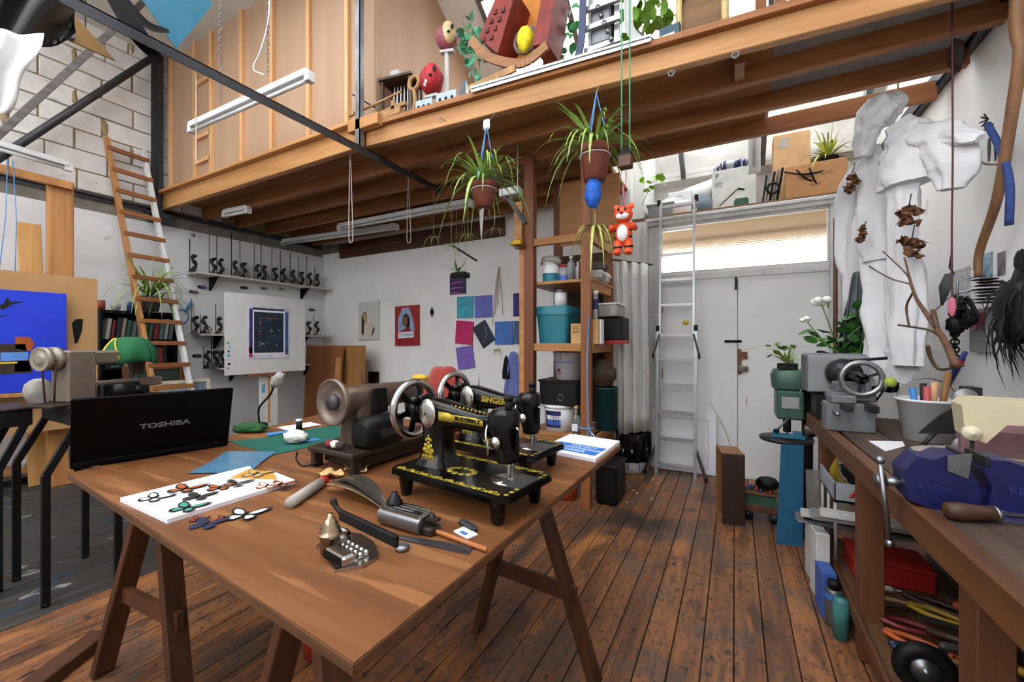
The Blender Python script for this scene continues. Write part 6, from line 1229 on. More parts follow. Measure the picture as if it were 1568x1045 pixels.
vz = MB().box(-.13, .07, -.15, -.08, .667, .69, .004).box(-.12, -.08, -.15, -.08, .69, .715, .003).box(-.0, .05, -.15, -.08, .69, .715, .003).build('machine_vice', mat('vice_cyan', '#2a6a86', .45), T)
T = thing('spider_plant', 'small spider plant in black tray on top of the green drill', 'plant', (.33, 3.52, 1.147)); MB().box(-.06, .06, -.04, .04, 0, .045, .006).build('tray', M_blackm, T); spider(T, (0, 0, .04), 26, .24, 71, M_leafv, .008, 1.1, .75); MB().tube(curve3([(0, 0, .05), (-.12, 0, .16), (-.3, 0, .13)]), .002, 5).build('runner', M_leafp, T)
for k in range(14): r = rnd.random; MB().at(-.1-.06*r()+.16*r(), .06-.1*r(), .06+.12*r(), rx=r(), ry=r(), rz=r()*6).lathe([(.001, .003), (.014, 0), (.022, .004)], 8, False, False).build('round_leaf', M_leafg, T)
# geranium with white flowers
T = thing('white_geranium', 'leafy geranium with white flowers behind the lathe', 'plant', (.74, 3.68, .0)); MB().cyl((0, 0, 0), .12, .95, 16).build('stand', M_shelf, T); pot_mb(.11, .2).shift((0, 0, .951)).build('pot', M_wpl, T)
rg = random.Random(5)
for k in range(7):
    tip = Vector((rg.uniform(-.36, .2), rg.uniform(-.12, .12), rg.uniform(1.36, 1.56))); pts = curve3([(0, 0, 1.12), (tip.x*.3, tip.y*.4, 1.25), tip], 4); MB().tube(pts, .007, 6).build('stem', M_leafg, T)
    for j in range(15):
        c = Vector(pts[min(len(pts)-1, 3+j % 6)])+Vector((rg.uniform(-.07, .07), rg.uniform(-.06, .06), rg.uniform(-.03, .08)))
        MB().at(c.x, c.y, c.z, rx=rg.uniform(-.7, .7), ry=rg.uniform(-.7, .7), rz=rg.uniform(0, 6)).lathe([(.001, -.006), (.022, 0), (.038, .008), (.046, .004)], 10, False, False).build('leaf', mat('leaf_geranium', '#3f7434', .5, var=.25, scale=15, rand=.2), T)
for c, r_ in (((-.2, -.06, 1.62), .055), ((-.29, -.05, 1.5), .035)):
    for j in range(9): q = Vector((rg.uniform(-1, 1), rg.uniform(-1, 1), rg.uniform(-.4, .8)))*r_*.7; MB().ball(Vector(c)+q, r_*.5, r_*.5, r_*.42, 8, 6).build('petal', mat('petal_white', '#e8e6e0', .6, var=.03), T)
    MB().tube([(c[0]*.5, c[1]*.5, 1.3), Vector(c)], .004, 6).build('flower_stem', M_leafg, T)
# blue board and trolley under the drill
a, b = az(1189, 834, 0), az(1229, 838, 0); d = b-a
mb = MB().at(rx=-.05); mb.prism([(0, 0), (d.length, 0), (d.length+.02, .66), (.04, .66)], 0, .006, 'y'); mb.M = Matrix()
solo('blue_board', mb, mat('board_blue', '#1f5878', .6, var=.06), 'tall blue painted board leaning against the bench end', 'board', a, math.atan2(d.y, d.x))
mb = MB().at(rx=-.06); mb.box(0, .09, 0, .004, 0, .55); mb.M = Matrix(); solo('clear_sheet', mb, mat('perspex_clear', '#b8b4ae', .15, trans=.7), 'narrow clear plastic sheet leaning beside the blue board', 'plastic sheet', (.4, 3.1, 0), .3)
p = az(1172, 806, 0); T = thing('tool_trolley', 'small wheeled wooden tool trolley behind the blue board', 'trolley', (.19, 3.68, 0)); MB().box(-.14, .1, -.1, .1, .07, .12, .004).box(-.15, .1, -.11, .11, .2, .215, .003).build('tray', M_bl, T); MB().box(-.12, .08, -.09, .09, .1205, .2).build('box', M_dg, T)
for sx in (-.1, .07):
    for sy in (-.08, .08): MB().cyl((sx, sy-.01, .035), .035, .02, 14, 'y').build('castor', M_lgd, T)
for k in range(7): MB().tube([(-.14+.03*k, -.1+.02*(k % 3), .222+.012*(k % 2)), (-.1+.025*k, .06, .228)], .007, 6).build('tool', mat('tl_%d' % (k % 3), ('#b02a2a', '#2a3f8a', '#222222')[k % 3], .5), T)
MB().ball((.03, .0, .27), .08, .07, .05, 12, 8, lambda q: 1+.3*mnoise.noise(q*3)).build('pouch', M_blackm, T)
# ------------------------------------------------------------ blue bench vice
M_vb = mat('vice_blue', '#14184e', .42, .15, var=.12, scale=14); vy = 1.66
T = thing('bench_vice', 'large dark blue bench vice with RECORD lettering on the bench edge', 'vice', (.575, vy, HB+.001), 0, None, 0, 0, .82)
mb = MB(); loft(mb, [ring_z(.14, 0, 0, .2, .2, 6), ring_z(.14, 0, .03, .18, .17, 6)]); mb.build('base', M_vb, T)
def side(poly, hw_, m, name): return MB().prism(poly, -hw_, hw_, 'y').build(name, m, T)
side([(.04, .02), (.26, .02), (.26, .10), (.22, .155), (.13, .175), (.09, .19), (.04, .19), (.03, .15), (.05, .1)], .065, M_vb, 'fixed_jaw')
side([(-.16, .02), (-.02, -.03), (.02, .0), (.02, .1), (-.005, .15), (-.01, .19), (-.06, .19), (-.09, .17), (-.13, .175), (-.17, .12)], .065, M_vb, 'moving_jaw')
side([(-.05, .03), (.42, .03), (.42, .085), (-.05, .085)], .04, M_vb, 'slide'); MB().box(.26, .43, -.042, .042, .086, .096, .002).build('slide_cap', M_lgd, T)
MB().box(.03, .045, -.07, .07, .165, .2, .003).box(-.02, -.005, -.07, .07, .165, .2, .003).build('jaw_plates', M_lgd, T)
MB().prism([(-.06, .19), (.0, .205), (-.01, .12), (-.06, .14)], -.075, -.068, 'y').build('jaw_pad', M_steel, T)
MB().cyl((-.22, 0, .06), .018, .08, 14, 'x').cyl((-.235, 0, .06), .026, .03, 14, 'x').build('screw', M_steel, T); MB().tube([(-.225, -.02, .14), (-.2, -.03, -.16)], .009, 10).ball((-.225, -.02, .14), .016).ball((-.2, -.03, -.16), .015).build('tommy_bar', M_steel, T)
text_mesh('RECORD', .034, mat('vice_blue_hi', '#252a66', .45), 'lettering', T, (.155, -.066, .095), (PI/2, 0, 0), .0025, sx=1.0, bold=.0005); text_mesh('RECORD', .03, mat('vice_blue_hi', '#252a66', .45), 'lettering', T, (.34, -.041, .058), (PI/2, 0, 0), .002); text_mesh('ATON', .03, mat('vice_blue_hi', '#252a66', .45), 'lettering', T, (-.09, -.066, .07), (PI/2, 0, 0), .002)
p = az(1447, 782, HB+.025); q = az(1520, 787, HB+.025); 
rod_between('wood_file', p, q, [(.008, 0), (.022, .06), (.024, .35), (.019, .8), (.02, 1)], wood('handle_walnut', '#4a2f1c', '#2c1a0e', 'z'), 'dark wooden file handle with steel ferrule lying before the vice', 'file', ([(.0205, 1), (.0205, 1.08), (.006, 1.09), (.005, 2.2)], M_steel))
# ------------------------------------------------------------ cream sewing machine, bucket, saw mechanism
M_cream = mat('machine_cream', '#c7bc9c', .45, var=.06, scale=8)
T = thing('cream_sewing_machine', 'cream sewing machine with orange panel on the bench behind the vice', 'sewing machine', (.73, 2.12, HB+.001), -.08)
MB().box(-.08, .42, -.09, .09, 0, .05, .008).build('bed', M_cream, T); MB().prism([(.0, .14), (.05, .12), (.1, .19), (.42, .19), (.42, .275), (.01, .275), (-.01, .25)], -.055, .055, 'y').build('arm', M_cream, T); MB().box(.32, .42, -.06, .06, .05, .19, .01).build('pillar', M_cream, T)
MB().prism([(.14, .2), (.4, .2), (.4, .262), (.17, .262)], -.058, -.055, 'y').build('panel_orange', mat('panel_orange', '#c78a24', .45), T); MB().box(.17, .2, -.068, -.058, .21, .235, .003).build('slider', M_wpl, T); MB().box(.22, .32, -.0585, -.058, .228, .238).build('slot', M_blackm, T)
MB().cyl((.01, -.085, .155), .025, .03, 20, 'y').cyl((.01, -.09, .155), .009, .03, 12, 'y').build('tension_dial', mat('dial_cream', '#d8d0b4', .4), T); MB().cyl((.03, 0, .05), .006, .08, 8).build('needle_bar', M_lgd, T)
T = thing('tool_bucket', 'white bucket of small tools on the bench under the white overalls', 'bucket', (.82, 2.72, HB+.001)); MB().lathe([(.085, 0), (.11, .2), (.117, .2), (.117, .188), (.104, .187), (.08, .01)], 22).build('pail', M_wpl, T); MB().torus((0, 0, .185), .112, .003, 'y', 20, 5, PI, 2*PI).build('handle', M_steel, T)
for k, (c, x, y, h) in enumerate((('#2a78b8', -.06, -.03, .25), ('#b04a50', -.01, -.04, .26), ('#c99a70', .03, .0, .28), ('#7a5228', .07, -.02, .33), ('#222222', .0, .04, .27))): MB().tube([(x*.5, y*.5, .03), (x, y, h)], .014, 8).build('tool_handle', mat('th_'+c, c, .5), T)
T = thing('saw_mechanism', 'dark metal saw guide with two grey wheels on the bench', 'machine part', (.86, 2.42, HB+.001), 0, None, 0, 0, .85); MB().box(-.02, .03, -.05, .05, 0, .34, .004).box(-.09, .06, -.07, .07, 0, .012).build('post', M_lgd, T); MB().prism([(-.2, .1), (-.08, .11), (.02, .17), (.04, .26), (-.04, .27), (-.12, .2)], -.06, -.045, 'y').build('guide_plate', M_lgd, T)
for x, z in ((-.04, .29), (-.04, .06)): MB().cyl((x, -.085, z), .045, .02, 22, 'y').cyl((x, -.09, z), .012, .03, 10, 'y').build('wheel', mat('wheel_grey', '#8a8c8e', .4, .4), T)
MB().tube([(-.13, -.05, .12), (-.2, -.06, .02)], .01, 8).build('arm', M_lgd, T)
# small red and pink clutter behind the vice
solo('pink_cushion', MB().box(-.2, .14, -.06, .06, 0, .16, .03), mat('cushion_pink', '#8f6a72', .85, var=.25, scale=5), 'dusty pink cushion behind the cream sewing machine', 'cushion', (1.0, 2.32, HB+.001), -.1)
for k, (x, y, c) in enumerate(((.72, 1.9, '#b5242a'), (.82, 1.88, '#c9c0b8'), (.9, 1.92, '#b0303a'))): solo('plastic_scrap', MB().ball((0, 0, .012), .05, .03, .014, 12, 6, lambda q: 1+.5*mnoise.noise(q*4+Vector((k, 0, 0)))), mat('ps_'+c, c, .4), ('red plastic scrap nearest the vice jaws', 'pale crumpled wrapper between the red scraps', 'red wrapper beside the cream machine')[k], 'scrap', (x, y, HB+.001), k, 'scraps behind the vice')
# tools stuck upright at the wall
G = 'tools standing at the back of the bench'
for k, (x, y, h, r_, c, lb) in enumerate(((1.05, 2.05, .34, .02, '#1a1a1a', 'black ribbed drill bit standing at the back of the bench'), (1.1, 2.0, .3, .016, '#3a2a20', 'dark brown rasp standing beside the ribbed drill bit'), (1.1, 1.93, .28, .012, '#2a4a78', 'blue handled rod standing nearest the black hair'), (1.02, 2.2, .36, .012, '#5a3a24', 'thin wooden rod standing left of the ribbed drill bit'))):
    mb = MB().tube([(0, 0, 0), (.01, 0, h)], r_*.6, 8)
    if k == 0:
        for j in range(9): mb.at(0.01, 0, .1+j*.025).lathe([(r_*.6, 0), (r_*1.5, .008), (r_*.6, .016)], 10); 
        mb.M = Matrix()
    solo('standing_tool', mb, mat('st_'+c, c, .5), lb, 'tool', (x, y, HB+.001), 0, G)
# ------------------------------------------------------------ lower shelf clutter
ZS = .173; rs = random.Random(9)
def tool(kind, x, y, z, L, rz, c, label, r_=.012):
    T = thing(kind, label, 'tool', (x, y, z+r_), rz, 'tools on the lower bench shelf'); m1 = mat('tool_'+c, c, .45)
    if kind == 'screwdriver':
        T_ = MB().at(ry=PI/2); T_.lathe([(r_*.7, 0), (r_, .01), (r_*.9, L*.4), (r_*.6, L*.45)], 12); T_.M = Matrix(); T_.build('handle', m1, T); MB().cyl((L*.45, 0, 0), r_*.3, L*.55, 8, 'x').build('shaft', M_steel, T)
    elif kind == 'pliers':
        for s in (-1, 1): MB().tube(curve3([(0, s*.006, 0), (L*.25, s*.03, 0), (L*.6, s*.02, 0), (L*.66, 0, 0)]), r_*.7, 8).build('handle', m1, T)
        MB().prism([(L*.62, -.014), (L*.62, .014), (L, .004), (L, -.004)], -r_*.6, r_*.6).build('jaws', M_lgd, T)
    elif kind == 'file': MB().box(0, L*.7, -r_, r_, -r_*.3, r_*.3).build('blade', M_steel, T); MB().tube([(L*.7, 0, 0), (L, 0, 0)], r_, 8).build('handle', m1, T)
    elif kind == 'hammer': MB().tube([(0, 0, 0), (L, 0, 0)], r_*.8, 8).build('handle', m1, T); MB().box(L-.02, L+.012, -.05, .05, -r_, r_, .004).build('head', M_lgd, T)
    return T
spec = [('screwdriver', '#7a2a22', 'red handled screwdriver'), ('pliers', '#8a6a1c', 'yellow handled pliers'), ('file', '#5a3a22', 'wood handled file'), ('pliers', '#8e2420', 'red handled pliers'), ('hammer', '#6a4426', 'small hammer'), ('screwdriver', '#b0862a', 'amber handled screwdriver'), ('pliers', '#22304a', 'navy handled pliers'), ('screwdriver', '#3a3a3a', 'black handled screwdriver'), ('file', '#8a5a2c', 'tan handled file'), ('pliers', '#b0521e', 'orange handled pliers'), ('hammer', '#3a2a1e', 'dark handled hammer'), ('screwdriver', '#4a5a2c', 'green handled screwdriver'), ('pliers', '#6a1f24', 'dark red handled pliers'), ('file', '#7a4a24', 'rasp with brown handle')]
spec += [('screwdriver', '#1f3a6a', 'blue handled screwdriver'), ('file', '#2a2220', 'black handled file'), ('pliers', '#a08020', 'mustard handled pliers'), ('screwdriver', '#9a4a1c', 'rust handled screwdriver'), ('hammer', '#8a6236', 'pale handled hammer'), ('pliers', '#3a1a1c', 'maroon handled pliers'), ('file', '#6a5a2c', 'olive handled file'), ('screwdriver', '#a4a29a', 'white handled screwdriver')]
for k, (kd, c, nm) in enumerate(spec): tool(kd, .51+.14*(k % 3)+.02*rs.random(), 1.88+.03*k, ZS+.026*(k % 3)+.01, .26+.1*rs.random(), rs.uniform(-.5, .5), c, '%s, %s from the near bench leg on the lower shelf' % (nm, ORD[k]), .015)
T = thing('red_toolbox', 'long red metal toolbox on the lower bench shelf', 'toolbox', (.72, 2.72, ZS), PI/2); MB().box(-.12, .12, -.1, .2, 0, .09, .006).build('body', M_red, T); MB().box(-.122, .122, -.102, .202, .09, .105, .004).build('lid', M_red, T); MB().box(-.02, .02, -.104, -.1, .06, .08).build('latch', M_steel, T); MB().box(-.1, -.03, -.103, -.1, .03, .07).build('sticker', M_py, T)
T = thing('trolley_wheel', 'black rubber wheel with steel hub on the lower shelf at the front','wheel', (.555, 1.86, ZS+.086)); MB().torus((0, 0, 0), .06, .025, 'y', 26, 10).build('tyre', M_blackm, T); MB().cyl((0, -.02, 0), .04, .04, 18, 'y').cyl((0, -.028, 0), .012, .056, 10, 'y').build('hub', M_steel, T)
T = thing('chrome_ring', 'grey steel saw blade lying on the lower shelf near the frame edge', 'saw blade', (.66, 1.15, ZS+.02)); MB().lathe([(.02, 0), (.13, 0), (.13, .003), (.02, .003)], 28, False, False).build('disc', M_steel, T); MB().cyl((0, 0, -.02), .03, .02, 12).build('hub_spacer', M_lgd, T)
tn = ['white plastic gutter length, topmost', 'grey aluminium channel', 'white window profile', 'silver tile trim', 'black cable trunking', 'wide grey shelf rail', 'white curtain track', 'thin silver angle']
for k in range(8):
    c = ('#c9cacc', '#8a8c90', '#c4c4c0', '#9a9c9e', '#1a1a1c', '#77797c', '#bfc0c2', '#a2a4a6')[k]; L = .62+.12*rs.random()
    a_ = rs.uniform(-.1, .12); solo('metal_profile', MB().box(0, .62+.02*k, -.02, .02, 0, .03, .003).box(.0, .62+.02*k, -.02, -.014, .03, .045), mat('pf_'+c, c, .4, .3), tn[k]+' in the pile on the far lower shelf', 'profile', (.37-.03*(k % 3), 2.52+.078*k, ZS+.07+.035*(7-k)), a_*.3, 'profiles on the lower bench shelf')
T = thing('cable_drawer', 'pale grey drawer with coloured cables under the lathe', 'drawer', (.72, 2.92, ZS+.33)); MB().box(-.26, .3, -.2, .2, 0, .012).box(-.26, -.25, -.2, .2, 0, .1, .002).box(-.26, .3, -.2, -.19, 0, .1).build('box', mat('drawer_pale', '#9aa0a6', .5), T)
for k in range(6): MB().tube(curve3([(-.2+.05*k, -.25, .05), (-.1+.04*k, -.1+.05*(k % 3), .1), (.0+.03*k, .1, .06), (.1, .2-.05*k, .09)]), .008, 6).build('cable', mat('cb_%d' % k, ('#a82a3a', '#7a7a2a', '#2a6a4a', '#1a1a1a', '#c4c4c4', '#8a3a6a')[k], .5), T)
for k in range(3): MB().tube([(-.25, -.18+.18*k, -.33), (-.25, -.18+.18*k, 0)], .008, 6).build('strut', M_cond, T)
solo('black_brush_head', MB().ball((0, 0, .08), .17, .12, .09, 26, 14, lambda q: 1+.25*mnoise.noise(q*9)), mat('bristle_black', '#0d0d0d', .75), 'shaggy black brush head on the cable drawer', 'brush', (.7, 2.95, ZS+.36))
T = thing('yellow_cable_coil', 'coil of yellow cable hanging under the bench top', 'cable', (.68, 3.06, .62)); M_yc = mat('cable_yellow', '#b8962c', .5)
for k in range(5): MB().torus((0, .01*k, -.02*k), .15+.006*k, .006, 'y', 26, 6).build('loop', M_yc, T)
MB().tube([(0, .02, .14), (0, .02, .22)], .006, 6).build('hook', M_steel, T)
for k, (y, w_, h, c, lb) in enumerate(((2.72, .06, .34, '#c8c8c4', 'white card folder standing at the bench shelf front'), (2.9, .05, .3, '#b4b8bc', 'pale grey ring binder beside the white folder'), (2.56, .04, .22, '#3a5aa0', 'small blue box beside the spray can'))):
    solo('document_box', MB().box(-.03, .03, -.06, .06, 0, h, .003), mat('db_'+c, c, .6), lb, 'box', (.40, y, 0), .1)
p = az(1269, 943, 0); T = thing('spray_can', 'grey spray can with blue band on the floor by the bench leg', 'spray can', (.415, 2.45, 0)); MB().lathe([(.034, 0), (.036, .005), (.036, .16), (.028, .175)], 20).build('can', mat('can_grey', '#5f6062', .35, .5), T); MB().lathe([(.0362, .13), (.0362, .155)], 20, False, False).build('label_band', M_lblue, T); MB().lathe([(.026, .176), (.026, .21), (.01, .215)], 16).build('cap', M_blackm, T)
solo('teal_can', MB().lathe([(.03, 0), (.032, .16), (.026, .17), (.026, .18)], 18), mat('can_teal', '#3a7a78', .4), 'teal aerosol can behind the grey spray can', 'can', (.425, 2.36, 0))
for k, (c, lb) in enumerate((('#c9c5ba', 'pale timber offcut leaning under the near bench'), ('#a29a8e', 'grey timber offcut leaning under the near bench'), ('#d8d6d2', 'white board leaning under the near bench'))):
    mb = MB().at(ry=.3); mb.box(0, .02, -.3, .3, 0, .11); mb.M = Matrix(); solo('timber_offcut', mb, wood('off_%d' % k, c, '#8a8478', 'y'), lb, 'offcut', (.5+.05*k, 1.86, .001), 0, 'offcuts under the bench')
# ------------------------------------------------------------ white overalls hanging at the right
M_over = mat('overall_white', '#d4d5d9', .75, var=.06, scale=5, bump=.35, bscale=14)
def puff(T, name, pts, rad, seed, m=M_over, flat=.55, n=44, wr=.3, seg=10, up=(0, 0, 1), fold=.075):
    C_ = curve3(pts, seg); N_ = len(C_); mb = MB(); rings = []; ref = None
    R_ = [rad[0]]
    for i in range(N_):
        t = i/(N_-1)*(len(rad)-1); k = min(int(t), len(rad)-2); r_ = rad[k]+(rad[k+1]-rad[k])*(t-k)
        d = (Vector(C_[min(i+1, N_-1)])-Vector(C_[max(i-1, 0)])).normalized()
        if ref is None: ref = Vector((.85, -.5, 0)); 
        ref = (ref-d*ref.dot(d)).normalized(); e = d.cross(ref); ring = []
        for j in range(n):
            a = 2*PI*j/n; q = 1+wr*mnoise.noise(Vector((math.cos(a)*1.6+seed, math.sin(a)*1.6, i*.17)))+fold*math.sin(a*5+seed+i*.1)+fold*.5*math.sin(i*.85+a*2)+.12*mnoise.noise(Vector((math.cos(a)*5, math.sin(a)*5+seed, i*.6)))
            ring.append(Vector(C_[i])+ref*math.cos(a)*r_*q+e*math.sin(a)*r_*q*flat)
        rings.append(ring)
    loft(mb, rings); return mb.build(name, m, T)
W = lambda u, v, y: ay(u, v, y)
T = thing('white_overalls', 'white overalls with hood and spread sleeves hanging beside the right wall', 'overalls', (0, 0, 0))
O = W(1370, 300, 3.2); T.location = (O.x, O.y, 1.05); o = Vector(T.location); R = lambda u, v, y: ay(u, v, y)-o
puff(T, 'hood', [R(1385, 150, 3.25), R(1365, 160, 3.3), R(1340, 180, 3.3), R(1328, 205, 3.32), R(1322, 240, 3.35)], [.03, .1, .11, .075, .05], 1, flat=.8)
puff(T, 'torso', [R(1372, 188, 3.15), R(1385, 205, 3.15), R(1388, 240, 3.12), R(1386, 284, 3.1)], [.05, .1, .115, .12], 2)
puff(T, 'sleeve', [R(1395, 205, 3.1), R(1440, 215, 3.02), R(1462, 250, 2.95), R(1455, 290, 2.95)], [.06, .1, .1, .05], 3)
puff(T, 'sleeve', [R(1440, 205, 3.02), R(1480, 210, 2.9), R(1500, 212, 2.84)], [.055, .05, .025], 4)
puff(T, 'trouser_leg', [R(1384, 275, 3.12), R(1384, 350, 3.14), R(1388, 450, 3.16), R(1386, 560, 3.16)], [.07, .065, .08, .07], 5)
T = thing('white_overalls', 'second white overalls hanging nearer the doors with torn sleeve', 'overalls', (0, 0, 0)); O = W(1335, 300, 3.4); T.location = (O.x, O.y, 1.05); o = Vector(T.location)
puff(T, 'torso', [R(1335, 225, 3.42), R(1340, 262, 3.42), R(1342, 330, 3.4), R(1345, 400, 3.38)], [.04, .08, .095, .09], 6)
puff(T, 'sleeve', [R(1335, 255, 3.42), R(1305, 285, 3.5), R(1290, 340, 3.55), R(1288, 400, 3.55), R(1296, 425, 3.55)], [.07, .07, .045, .035, .015], 7)
puff(T, 'trouser_leg', [R(1345, 390, 3.4), R(1350, 480, 3.38), R(1352, 560, 3.35), R(1352, 592, 3.33)], [.09, .095, .09, .05], 8)
puff(T, 'trouser_leg', [R(1370, 420, 3.3), R(1378, 500, 3.28), R(1385, 545, 3.25), R(1372, 585, 3.25)], [.05, .08, .085, .05], 9)
for s, pts in enumerate(([R(1375, 150, 3.3), R(1350, 120, 3.3)],)): MB().tube([pts[0], Vector((pts[0].x, pts[0].y, 2.95-o.z))], .004, 6).build('hanging_cord', M_tw, T)
def dleaf(u, v, y, s, label):
    p = ay(u, v, y); T = thing('dried_leaf_bunch', label, 'dried leaves', p, 0, 'dried leaf bunches on the overalls'); r = random.Random(int(u))
    for k in range(7): MB().at(r.uniform(-s, s)*.5, r.uniform(-.02, .02), r.uniform(-s, s), rx=r.uniform(0, 3), ry=r.uniform(-1, 1), rz=r.uniform(0, 6)).grid(lambda a, b: ((a-.5)*s*.9, (b-.5)*s*.7*math.sin(PI*(a*.9+.05)), .02*math.sin(a*9+b*5)), 5, 4, .001).build('leaf', mat('leaf_brown', '#6f4a2c', .8, var=.3, scale=25), T)
    MB().tube([(0, 0, s*.8), (.02, .03, s*2)], .003, 5).build('stalk', M_brownd, T)
dleaf(1391, 335, 2.98, .07, 'upper brown dried leaf bunch pinned on the overalls'); dleaf(1396, 383, 3.0, .07, 'lower brown dried leaf bunch pinned on the overalls'); dleaf(1322, 358, 3.25, .04, 'small brown dried leaf by the white roll'); dleaf(1305, 277, 3.36, .06, 'brown dried leaves on the left sleeve of the overalls')
p = ay(1317, 430, 3.75); solo('paper_roll', MB().cyl((0, 0, 0), .07, .8, 20), M_paper, 'upright white paper roll behind the overalls', 'paper roll', (p.x, 3.9, p.z-.5+.0))
p = ay(1298, 430, 3.9); solo('wooden_pole', MB().cyl((0, 0, 0), .016, 2.35, 12), M_leg, 'thin brown wooden pole standing by the door frame', 'pole', (.72, 4.2, 0))
p = ay(1312, 415, 3.8)
hang_cloth('grey_jacket', 'grey jacket hanging below the white paper roll', ay(1318, 416, 3.75), .3, .75, mat('jacket_grey', '#6a6e76', .85, var=.12), 'jacket', 3, .05, .75); hang_cloth('black_jacket', 'black jacket hanging behind the grey one', ay(1325, 420, 3.85), .36, .85, M_blackm, 'jacket', 6, .05, 1.0)
M_br = wood('branch_bark', '#6a4a34', '#40291a', 'z', 8)
def branch(label, pts, rad, name='branch', m=None, cat='branch', sub=()):
    P = [Vector(p) for p in pts]; T = thing(name, label, cat, P[0]); o = P[0]; C_ = curve3([p-o for p in P], 5); n = len(C_)
    MB().tube(C_, [rad[0]+(rad[1]-rad[0])*i/(n-1) for i in range(n)], 8).build('stem', m or M_br, T)
    for q, r_ in sub: MB().tube(curve3([Vector(p)-o for p in q], 4), r_, 6).build('twig', m or M_br, T)
    return T
XX = lambda u, v, x=1.1: ax(u, v, x)
branch('thick smooth branch leaning against the right wall', [XX(1562, -60), XX(1558, 40), XX(1563, 80), XX(1550, 170), XX(1528, 300), XX(1500, 385), XX(1498, 425)], (.03, .016), m=wood('branch_smooth', '#86603f', '#5d3f28', 'z', 5))
branch('dark forked twig standing on the bench before the overalls', [XX(1464, 562, .75), XX(1445, 520, .75), XX(1418, 480, .75), XX(1400, 450, .75), XX(1385, 395, .75)], (.014, .004), 'forked_twig', sub=[([XX(1440, 515, .75), XX(1420, 505, .75), XX(1376, 498, .75)], .006), ([XX(1395, 440, .75), XX(1388, 420, .75), XX(1352, 385, .75)], .004), ([XX(1393, 435, .75), XX(1360, 425, .75), XX(1318, 400, .75)], .004), ([XX(1398, 448, .75), XX(1388, 470, .75), XX(1392, 500, .75)], .005), ([XX(1436, 505, .75), XX(1428, 475, .75)], .009)])
branch('blue wrapped bow curving down the right wall', [XX(1512, 190), XX(1532, 230), XX(1546, 280), XX(1545, 345)], (.014, .016), 'wrapped_bow', mat('wrap_blue', '#2a4078', .8, var=.2, scale=30), 'bow', ())
T = branch('bent twig hoop with feathers pinned high on the right wall', [XX(1520, 190, 1.15), XX(1495, 210, 1.15), XX(1492, 230, 1.15), XX(1505, 250, 1.15), XX(1538, 252, 1.15)], (.005, .005), 'feather_hoop', None, 'ornament', ())
for k, (u, v) in enumerate(((1514, 230), (1524, 228), (1530, 232))): q = XX(u, v-18, 1.14)-Vector(T.location); MB().blade([q, q+Vector((0, .0, -.05)), q+Vector((.0, .0, -.12))], .02, (1, 0, 0), .1, lambda t: .5+.5*math.sin(PI*t)).build('feather', M_fe, T)
for k in range(6): q = XX(1513, 183, 1.15)-Vector(T.location); MB().tube([q, q+Vector((-.02, .03*math.cos(k), .03*math.sin(k)))], .004, 5).build('thorn', M_brownd, T)
p = XX(1458, 470, .95); T = thing('red_string', 'long dark red string with knotted end hanging by the right wall', 'string', p); tp = XX(1452, -20, .95)
MB().tube(curve3([(0, 0, 0), (0, .004, .4), (0, -.006, .75), (0, .0, 1.4), (0, 0, 3.6-p.z)]), .004, 6).build('strand', mat('string_red', '#5a2c34', .7), T); MB().ball((0, 0, 0), .016, .016, .05, 10, 7).build('knot', mat('knot_pink', '#c86a80', .7), T); MB().tube([(0, 0, .28), (0, .03, .2), (0, -.02, .16)], .004, 5).build('tail', M_blackm, T)
p = XX(1464, 85, 1.0); T = thing('seed_pod', 'dark bark cluster hanging from the loft corner', 'ornament', p); MB().ball((0, 0, 0), .03, .03, .085, 14, 12, lambda q: 1+.3*mnoise.noise(q*9)).build('bark', mat('bark_dark', '#2c211c', .8, var=.5, scale=40), T); MB().tube([(0, 0, .08), (-.005, 0, 3.3-p.z)], .004, 5).build('cord', M_paper, T)
# right wall board of small things
XW = XR-.001
def wallbox(name, u0, v0, u1, v1, m, label, cat, d=.03):
    a, b = ax(u0, v0, XW), ax(u1, v1, XW); c = (a+b)/2; return solo(name, MB().box(-d, 0, -abs(a.y-b.y)/2, abs(a.y-b.y)/2, -abs(a.z-b.z)/2, abs(a.z-b.z)/2, .003), m, label, cat, c)
wallbox('printed_sheet', 1452, 418, 1486, 470, mat('sheet_print', '#b4b6ba', .7, var=.25, scale=40), 'printed grey sheet pinned on the right wall', 'paper', .002)
T = thing('blister_pack', 'clear blister pack with pink and red card on the right wall', 'blister pack', ax(1508, 505, XW)); MB().box(-.03, 0, -.09, .09, -.12, .12, .006).build('blister', mat('plastic_clear', '#b5b3ae', .2, trans=.5), T); MB().box(-.034, -.03, -.0, .075, .0, .09).build('card', mat('card_pink', '#c46a92', .6), T); MB().box(-.036, -.034, -.075, .0, .02, .09).build('card_red', mat('card_crimson', '#8e2438', .6), T)
wallbox('postcard', 1500, 392, 1520, 432, mat('postcard_blue', '#39485c', .5, var=.5, scale=20, col2='#9ab8d0'), 'dark postcard with pale blue figure on the right wall', 'postcard', .003); wallbox('postcard', 1528, 388, 1540, 420, mat('postcard_dark', '#231f22', .5, var=.5, scale=20, col2='#8a7f86'), 'dark postcard beside the blue one, half under black hair', 'postcard', .003)
p = ax(1466, 480, 1.08); T = thing('black_cable_bundle', 'tangled bundle of black cable hanging on the right wall', 'cable', p); 
for k in range(9): a = k*.7; MB().tube(curve3([(0, 0, -.05), (-.02*math.cos(a), .05*math.sin(a)+.02, .0), (.0, .08*math.sin(a*1.3)-.05, .02+.01*k), (.02, .06*math.cos(a)-.1, .0-.01*k), (0, .0, -.05)]), .006, 6).build('loop', M_blackm, T)
